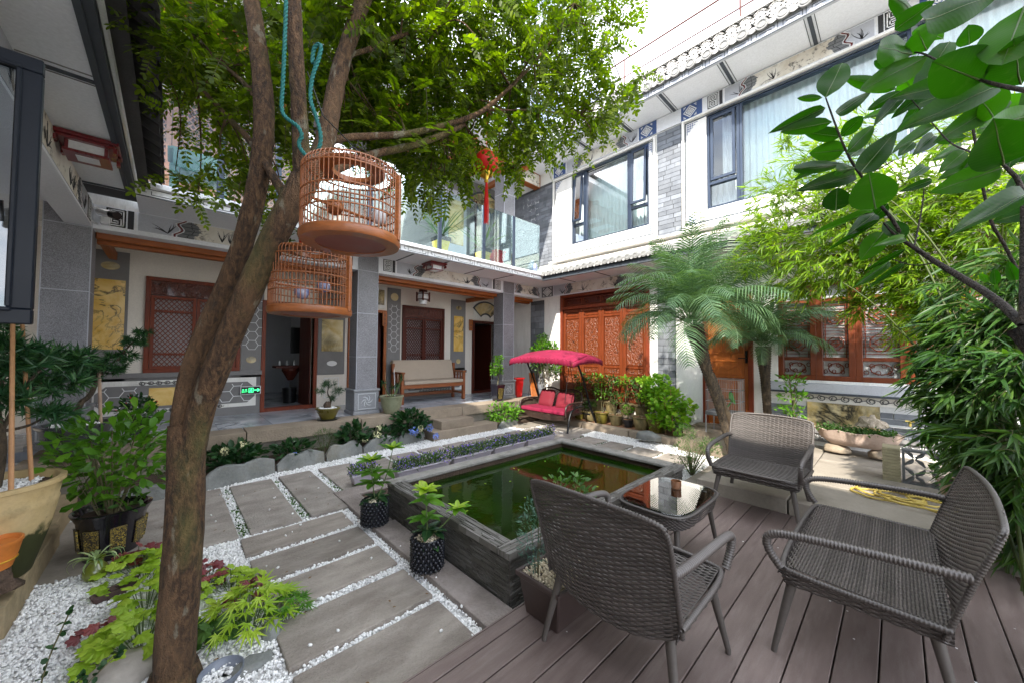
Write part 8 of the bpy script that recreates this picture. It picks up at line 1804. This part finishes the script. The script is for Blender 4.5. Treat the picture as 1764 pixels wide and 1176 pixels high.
rb = thing('red_bin', 'bright red plastic bin on the veranda behind the swing', 'bin', (6.05, 6.2, ZF)); MB().hexa([(5.95, 6.12, ZF), (6.12, 6.12, ZF), (6.12, 6.28, ZF), (5.95, 6.28, ZF)], [(5.92, 6.1, ZF + .42), (6.16, 6.1, ZF + .42), (6.16, 6.3, ZF + .42), (5.92, 6.3, ZF + .42)]).build('bin', RED, rb, bevel=.012); MB().box(5.905, 6.085, ZF + .42, 6.175, 6.315, ZF + .45).build('rim', RED, rb, bevel=.006)
wb = MB().hexa([(6.35, 6.0, .4), (6.6, 6.0, .4), (6.6, 6.03, .4), (6.35, 6.03, .4)], [(6.55, 6.3, 1.0), (6.72, 6.3, 1.0), (6.72, 6.33, 1.0), (6.55, 6.33, 1.0)]).build('leaning_board', WOODO, None, bevel=.004); tag(wb, 'plain orange wooden board leaning in the corner behind the swing', 'board')
cl = thing('climbing_plant', 'leafy climbing plant spilling over its support behind the red swing', 'plant', (6.45, 5.65, .3)); PCL = [(6.45, 5.7, 1.55, .32, .25, 520), (6.45, 5.9, 1.3, .18, .3, 220), (6.45, 5.4, 1.25, .15, .35, 200), (6.42, 5.75, 1.85, .12, .1, 60)]
for k, (x, y, z, r, h, n) in enumerate(PCL): bushy(cl, (x, y, z), r, h, n, .07, .05, LMID if k % 2 else LGLOSS, stems=3, base=(6.45, 5.65, .3), seed=70 + k)
pot(cl, (6.45, 5.65, .13), .18, .3, CLAY)
# rows of clay pots before the carved doors
GR = 'clay pots in front of the carved doors'; rr = random.Random(17)
front = [(5.02, .12, 'half hidden under the swing seat'), (4.62, .12, 'second along, under the swing arm'), (4.36, .13, 'behind the rear foot of the swing'), (4.06, .14, 'fourth along from the swing'), (3.76, .13, 'fifth along with leafy rim'), (3.5, .095, 'the small dark one between two larger pots'), (3.24, .15, 'second from the bright bush'), (2.95, .15, 'nearest the bright green bush')]
for k, (y, r, lab) in enumerate(front):
    t = thing('clay_pot', 'olive clay pot in the front row, ' + lab, 'flower pot', (6.32, y, .12), GR); pot(t, (6.32 + rr.uniform(-.02, .02), y, .118), r, r * 1.55, CHAR if k == 5 else (CLAY, OLIV)[k % 2], .68, .012, bpy.data.materials['brown_earth'])
    z = .118 + r * 1.55; q = thing('potted_sapling', ('leafy sapling', 'thin-stemmed sapling', 'low tuft of leaves', 'slender sapling', 'spreading seedling', 'broad leaved seedling', 'tall thin sapling with grey green leaves', 'short leafy plant')[k] + ' in front row pot, ' + lab, 'plant', (6.32, y, z), 'saplings in the clay pots'); hh = (.2, .35, .12, .42, .3, .18, .4, .22)[k]
    bushy(q, (6.32, y, z + hh), r * 1.1, hh * .45, 90, .06, .03, (LMID, LGLOSS)[k % 2], stems=3, base=(6.32, y, z - .02), seed=90 + k)
back = [(4.75, 'leftmost, seen through the swing chains'), (4.38, 'behind the swing leg'), (4.02, 'third from the left'), (3.68, 'fourth from the left'), (3.36, 'rightmost beside the bright bush')]
for k, (y, lab) in enumerate(back):
    t = thing('clay_pot', 'mossy clay pot on the raised back row, ' + lab, 'flower pot', (6.58, y, .3), GR); pot(t, (6.59, y, .3), .14, .22, CLAY, .7, .012, SOIL)
    q = thing('potted_sapling', 'bushy sapling in the raised back row, ' + lab, 'plant', (6.58, y, .52), 'saplings in the clay pots'); MB().tube([(6.58, y, .5), (6.58, y + .02, .85)], .008, 6).build('stem', TWIG, q)
    bushy(q, (6.56, y, .95), .17, .12, 150, .06, .03, (LMID, LGLOSS)[k % 2], stems=3, base=(6.58, y, .75), seed=110 + k); bushy(q, (6.56, y, .7), .12, .07, 60, .05, .025, LMID, stems=2, base=(6.58, y, .5), seed=130 + k)
# bright geranium-like bush
gb_ = thing('bright_geranium_bush', 'tall bright lime green round leaved bush left of the orange door', 'shrub', (6.3, 2.8, .12)); LB = leafmat('bright_round_leaf', (.12, .3, .02), (.2, .42, .03), (.34, .5, .05), trans=.35)
for k, (x, y, z, r, n) in enumerate(((6.35, 2.95, .95, .24, 260), (6.3, 2.75, .7, .3, 330), (6.25, 2.6, .4, .28, 280), (6.4, 3.1, .7, .2, 170), (6.3, 2.4, .62, .12, 60), (6.3, 2.85, .35, .25, 160), (6.35, 3.2, 1.0, .1, 50))): bushy(gb_, (x, y, z), r, r * .75, n, .075, .075, LB, stems=3, base=(6.35, 2.85, .12), seed=150 + k)
for k in range(4): MB().tube([(6.2 + .06 * k, 2.6 + .15 * k, .12), (6.22 + .06 * k, 2.65 + .13 * k, .9)], .007, 6).build('stake', STAKE, gb_)
# ================================================================ RIGHT PATIO
tr = thing('stone_trough', 'long scalloped pinkish stone trough full of creeping green plants', 'planter', (6.35, .36, .22))
PINKS = M('pinkish_stone', (.42, .31, .25), .75, .2, 6, c2=(.5, .4, .34), bmp=.5, bscale=40, bdist=.01, grime=((.2, .12, .07), 4, .6))
mb = MB(); rows = []; n = 40
for (rx_, ry_, z) in ((.26, .12, .36), (.36, .17, .44), (.4, .19, .52), (.42, .2, .545), (.39, .17, .545), (.36, .15, .48)):
    rows.append([(6.35 + ry_ * math.sin(a) * (1 + .04 * math.cos(9 * a)), .36 + rx_ * math.copysign(abs(math.cos(a)) ** .7, math.cos(a)), z + (.012 * math.cos(10 * a) if z > .5 else 0)) for a in [2 * PI * k / n for k in range(n)]])
vs = [p for r_ in rows for p in r_]; mb.add(vs, [(i * n + k, i * n + (k + 1) % n, (i + 1) * n + (k + 1) % n, (i + 1) * n + k) for i in range(5) for k in range(n)] + [tuple(reversed(range(n)))]); mb.build('trough', PINKS, tr, smooth=True, auto=60)
mb = MB(); mb.add([(6.35 + .16 * math.sin(a), .36 + .38 * math.cos(a), .5) for a in [2 * PI * k / n for k in range(n)]], [tuple(range(n))]); mb.build('soil', SOIL, tr)
for y in (.55, .14): tag(rock('support_stone', (6.33, y, .28), .11, KERBM, 'squarish sandstone block under the %s end of the pink trough' % ('left' if y > .4 else 'right'), (.9, 1.2, .75), int(y * 10), rough=.08), 'squarish sandstone block under the %s end of the pink trough' % ('left' if y > .4 else 'right'), 'stone')
cr = thing('creeping_plants', 'low mat of small green leaves spilling from the stone trough', 'plant', (6.35, .36, .5)); n = 900; P = np.column_stack([6.35 + rng.normal(0, .08, n), .38 + rng.uniform(-.36, .36, n), .52 + np.abs(rng.normal(0, .035, n))]); leaves('foliage', P, rdir(n, .5), rdir(n, 1, .5), .035, .02, LMID, cr)
co = rock('coral_stone', (6.42, .22, .62), .1, M('pale_coral_stone', (.5, .42, .33), .9, .3, 20, bmp=1, bscale=50, bdist=.03), 'pale knobbly coral-like stone standing at the back of the trough', (.6, 1, 1.1), 23, 'stone', .5)
pi = thing('water_pipe', 'white plastic water pipe with yellow tap on the brick wall above the trough', 'pipe', (6.6, 0, .6)); MB().tube([(6.6, .12, .42), (6.6, .12, .62), (6.6, -.7, .62)], .018, 10).build('pipe', CERAM, pi, smooth=True); MB().tube([(6.6, -.1, .64), (6.6, -.1, .7)], .012, 8).tube([(6.6, -.14, .7), (6.6, -.06, .7)], .009, 8).build('tap', YG, pi, smooth=True)
t = thing('terracotta_pot', 'dark terracotta pot standing left of the pink stone trough', 'flower pot', (6.1, .95, .22)); pot(t, (6.05, .92, .22), .13, .2, M('dark_terracotta', (.2, .07, .03), .7, .3, 6, bmp=.2)); q = thing('leggy_shrub', 'leggy green shrub before the brick panel left of the marble', 'shrub', (6.05, .92, .42)); MB().tube([(6.05, .92, .4), (6.1, 1.0, 1.2)], .008, 6).build('stem', TWIG, q)
for k, z in enumerate((.75, .95, 1.15)): bushy(q, (6.1, .98, z), .17, .08, 70, .07, .035, LGLOSS, stems=4, base=(6.08, .96, z - .15), seed=170 + k)
vb = thing('ventilation_block', 'square stack with pierced petal vent block beside the bamboo', 'block', (5.55, -.12, .22)); VG = M('dark_grey_concrete', (.12, .125, .13), .85, .2, 8, bmp=.3)
mb = MB(); fV = Fr((5.4, -.02, .22), (0, -1, 0)); fV.ring(mb, 0, 0, .34, .34, .02, -.1, 0); 
for cx in (.085, .255):
    for cy in (.085, .255):
        for a in range(4): th = a * PI / 2 + PI / 4; fV.stroke(mb, [(cx + .01 * math.cos(th), cy + .01 * math.sin(th)), (cx + .05 * math.cos(th) + .012, cy + .05 * math.sin(th)), (cx + .1 * math.cos(th), cy + .1 * math.sin(th))], [.012, .03, .008], -.06, -.005)
mb.build('vent_block', VG, vb)
for k in range(11): MB().box(5.4, -.01, .22 + k * .031, 5.62, .12, .248 + k * .031).build('slat', M('weathered_slat', (.3, .27, .17), .8, .3, 8, bmp=.3) if k == 0 else bpy.data.materials['weathered_slat'], vb, bevel=.003)
for k, (x, y, z, r, h, lab) in enumerate(((5.0, -.35, .22, .12, .2, 'small grey bonsai dish pot beside the sofa back on the patio'), (5.15, -.5, .22, .14, .28, 'round grey pot behind the sofa near the vent block'))):
    t = thing('patio_pot', lab, 'flower pot', (x, y, z), 'pots beside the bamboo'); pot(t, (x, y, z), r, h, PINKS if k == 0 else VG); q = thing('patio_pot_plant', 'leafy green plant in the ' + lab[:22], 'plant', (x, y, z + h)); bushy(q, (x, y, z + h + .12), .16, .12, 110, .08, .035, LMID, stems=3, base=(x, y, z + h - .03), seed=190 + k)
HOSE = M('yellow_hose', (.5, .37, .08), .45, .2, 9, bmp=0); mb = MB(); pts = []; rr = random.Random(6)
for k in range(0, 200):
    a = k * .16; R_ = .17 + .05 * math.sin(k * .045); pts.append((4.72 + .1 * math.sin(k * .02) + R_ * .8 * math.cos(a), .12 - .0012 * k + R_ * 1.1 * math.sin(a), .235 + .006 * (k // 40) + .004 * math.sin(k)))
pts += [(4.5, -.2, .235), (4.55, -.45, .235), (4.9, -.6, .24)]; mb.tube(smoothpath(pts, 1), .009, 7); tag(mb.build('garden_hose', HOSE, None, smooth=True), 'yellow garden hose coiled on the patio behind the sofa arm', 'hose')
# wire bird cage with green parrot by the orange door
wc = thing('wire_bird_cage', 'square grey wire cage on a stand in front of the orange door', 'bird cage', (6.3, 1.85, .29)); WM = M('grey_wire', (.35, .36, .37), .4, .1, 9, bmp=0, metal=.6); x0, x1, y0, y1, z0, z1 = 6.12, 6.48, 1.62, 2.06, .62, 1.12
mb = MB()
for k in range(16):
    y = y0 + (y1 - y0) * k / 15; mb.tube([(x0, y, z0), (x0, y, z1)], .0016, 4); mb.tube([(x1, y, z0), (x1, y, z1)], .0016, 4); mb.tube([(x0, y, z1), (x1, y, z1)], .0016, 4)
for k in range(13): x = x0 + (x1 - x0) * k / 12; mb.tube([(x, y0, z0), (x, y0, z1)], .0016, 4); mb.tube([(x, y1, z0), (x, y1, z1)], .0016, 4)
for z in (z0, z0 + .16, z0 + .33, z1): mb.tube([(x0, y0, z), (x1, y0, z), (x1, y1, z), (x0, y1, z), (x0, y0, z)], .004, 5)
mb.build('wires', WM, wc)['kind'] = 'stuff'; MB().box(x0 - .01, y0 - .01, z0 - .06, x1 + .01, y1 + .01, z0).build('tray', VG, wc, bevel=.01)
for x in (x0, x1):
    for y in (y0, y1): MB().tube([(x, y, .29), (x, y, z0 - .05)], .01, 6).build('leg', WM, wc)
MB().tube([(6.15, 1.84, .8), (6.45, 1.84, .8)], .008, 6).build('perch', TWIG, wc)
pa = thing('green_parrot', 'small green parrot with dark head perched in the wire cage', 'parrot', (6.3, 1.75, .8)); GRN = M('green_feathers', (.05, .2, .03), .8, .3, 30, bmp=.3); mb = MB()
body = [Vector((6.3, 1.70, .74)), Vector((6.3, 1.735, .8)), Vector((6.3, 1.755, .85)), Vector((6.3, 1.765, .895)), Vector((6.3, 1.755, .925)), Vector((6.3, 1.74, .945))]; mb.tube(body, [.006, .028, .036, .028, .024, .01], 12); mb.build('body', GRN, pa, smooth=True)
MB().tube([(6.3, 1.74, .8), (6.3, 1.8, .7), (6.3, 1.83, .62)], [.016, .012, .004], 6).build('tail', GRN, pa, smooth=True); MB().tube([(6.3, 1.745, .935), (6.285, 1.73, .93), (6.278, 1.728, .915)], [.01, .008, .001], 6).build('beak', RED, pa)
for s in (-1, 1): MB().lathe([(.001, -.05), (.018, -.03), (.02, .02), (.006, .05)], (6.3 + s * .028, 1.765, .85), 10, sx=.4).build('wing', GRN, pa, smooth=True)
MB().lathe([(.022, 0), (.026, .01), (.02, .03), (.004, .036)], (6.3, 1.752, .915), 12).build('head', M('dark_head_feathers', (.05, .035, .03), .8), pa, smooth=True)
# ================================================================ BALCONY THINGS
def yucca(label, x, y, z, seed):
    t = thing('yellow_planter', label, 'planter', (x, y, z), 'yellow planters on the balcony'); MB().hexa([(x - .08, y - .08, z), (x + .08, y - .08, z), (x + .08, y + .08, z), (x - .08, y + .08, z)], [(x - .13, y - .13, z + .28), (x + .13, y - .13, z + .28), (x + .13, y + .13, z + .28), (x - .13, y + .13, z + .28)]).build('pot', YG, t, bevel=.01)
    MB().box(x - .14, y - .14, z + .25, x + .14, y + .14, z + .33).build('rim', BLACKM, t, bevel=.01)
    q = thing('agave_plant', 'spiky grey green strap-leaved plant in the ' + label, 'plant', (x, y, z + .32)); r_ = random.Random(seed); ms = [strap_mesh('yu%d' % k, (.62, .5, .7)[k], .035, (.35, .8, .15)[k], LPALM) for k in range(3)]
    for k in range(26): o = bpy.data.objects.new('leaf', ms[k % 3]); link(o); o.parent = q; o.rotation_euler = (0, r_.uniform(-.45, .3), r_.uniform(0, 2 * PI)); s = r_.uniform(.75, 1); o.scale = (s, s, s)
yucca('yellow planter left of the balcony post', 3.6, 5.75, 3.28, 1); yucca('yellow planter beside the red bucket', 4.62, 5.78, 3.28, 2)
t = thing('red_bucket', 'red plastic bucket on the balcony before the grey column', 'bucket', (5.02, 5.8, 3.28)); MB().hexa([(4.92, 5.7, 3.28), (5.1, 5.7, 3.28), (5.1, 5.86, 3.28), (4.92, 5.86, 3.28)], [(4.88, 5.66, 3.6), (5.14, 5.66, 3.6), (5.14, 5.9, 3.6), (4.88, 5.9, 3.6)]).build('bucket', RED, t, bevel=.015); MB().box(4.87, 5.65, 3.6, 5.15, 5.91, 3.635).build('rim', RED, t, bevel=.006)
vs_ = tag(MB().lathe([(.05, 0), (.09, .02), (.12, .1), (.1, .18), (.05, .22), (.04, .25), (.05, .27)], (5.86, 5.56, 3.28), 24).build('blue_white_jar', BLW, None, smooth=True), 'blue and white porcelain jar at the corner of the balcony', 'jar')
GRS = M('dark_teal_plastic', (.02, .09, .085), .4, .2, 5, bmp=0)
t = thing('garden_chair', 'dark green plastic garden chair behind the balcony glass at the left', 'chair', (.25, 6.2, 3.28))
for (a, b) in ((-.02, 5.95), (.45, 5.95), (-.02, 6.4), (.45, 6.4)): MB().hexa([(a - .04, b - .02, 3.28), (a + .04, b - .02, 3.28), (a + .04, b + .02, 3.28), (a - .04, b + .02, 3.28)], [(a - .03, b - .02, 3.72), (a + .05, b - .02, 3.72), (a + .05, b + .02, 3.72), (a - .03, b + .02, 3.72)]).build('leg', GRS, t, bevel=.005)
MB().box(-.06, 5.93, 3.7, .5, 6.42, 3.74).build('seat', GRS, t, bevel=.01); MB().box(-.06, 6.4, 3.74, .5, 6.43, 4.15).build('backrest', GRS, t, bevel=.015)
for x in (-.08, .48): MB().box(x, 5.95, 3.92, x + .05, 6.42, 3.95).build('armrest', GRS, t, bevel=.008)
# ================================================================ OPEN CASEMENT AT THE LEFT EDGE
ow = thing('open_casement', 'dark blue-black open window sash jutting in at the upper left', 'window', (-.7, 2.2, 1.6)); fW = Fr((-.95, 2.2, 1.59), (1, 0, 0)); FRM = M('blue_black_aluminium', (.004, .007, .013), .45, .1, 3, bmp=0, spec=.3)
mb = MB(); fW.ring(mb, 0, 0, .575, 1.0, .055, -.035, .0); fW.ring(mb, .045, .045, .53, .955, .015, 0, .012); mb.build('frame', FRM, ow, bevel=.004); mb = MB(); fW.box(mb, .055, .055, .52, .945, -.02, -.014); mb.build('pane', glassmat('sash_glass', (.7, .75, .8), 1.5), ow)
mb = MB(); mb.tube([(-.6, 2.17, 1.98), (-.9, 2.17, 1.99)], .006, 6); mb.tube([(-.45, 2.17, 1.95), (-.45, 2.15, 2.02)], .012, 8); mb.build('stay', BLACKM, ow, smooth=True)
MOSSR = M('mossy_rock', (.07, .06, .035), .95, .4, 8, c2=(.14, .11, .06), bmp=1, bscale=40, bdist=.03, grime=((.05, .07, .02), 4, .7))
rock('mossy_rock', (2.75, -.62, .16), .2, MOSSR, 'mossy brown rock in the dark bed under the bamboo at the right edge', (1.2, .8, .9), 33, rough=.3); rock('mossy_rock', (2.2, -.62, .14), .16, MOSSR, 'pale brown rock at the bottom right corner behind the sofa', (1.1, .8, .8), 35, rough=.3)
bl_ = thing('bed_foliage', 'low leafy green plant in the dark bed behind the sofa', 'plant', (2.45, -.75, .1)); bushy(bl_, (2.45, -.75, .3), .25, .2, 160, .09, .035, LBAMD, T=T_LANCE, stems=4, base=(2.45, -.75, .1), seed=222)
fo = thing('floating_leaves', 'few small yellow leaves floating on the green pond water', 'leaves', (2.7, 2.3, .25)); fo['kind'] = 'stuff'; n = 13; P = np.column_stack([rng.uniform(1.62, 3.75, n), rng.uniform(1.7, 3.0, n), np.full(n, .257)]); leaves('leaves', P, rdir(n, 0) * [1, 1, .02], rdir(n, 9, .2), .035, .018, LLIME, fo)
# fallen leaves and stray chips
fl = thing('fallen_leaves', 'few brown fallen leaves and chips on gravel and deck', 'leaves', (0, 0, 0)); fl['kind'] = 'stuff'; n = 46; P = np.column_stack([rng.uniform(-.5, 1.3, n), rng.uniform(1.6, 4.9, n), np.full(n, .05)]); P2 = np.column_stack([rng.uniform(1.0, 3.8, 26), rng.uniform(-.6, 1.4, 26), np.full(26, .104)])
leaves('leaves', np.vstack([P]), rdir(n, 0) * [1, 1, .1], rdir(n, 4, .3), .022, .012, M('brown_leaf', (.16, .09, .03), .8), fl); leaves('chips', P2, rdir(26, 0) * [1, 1, .2], rdir(26, 4, .3), .011, .009, PEB, fl)
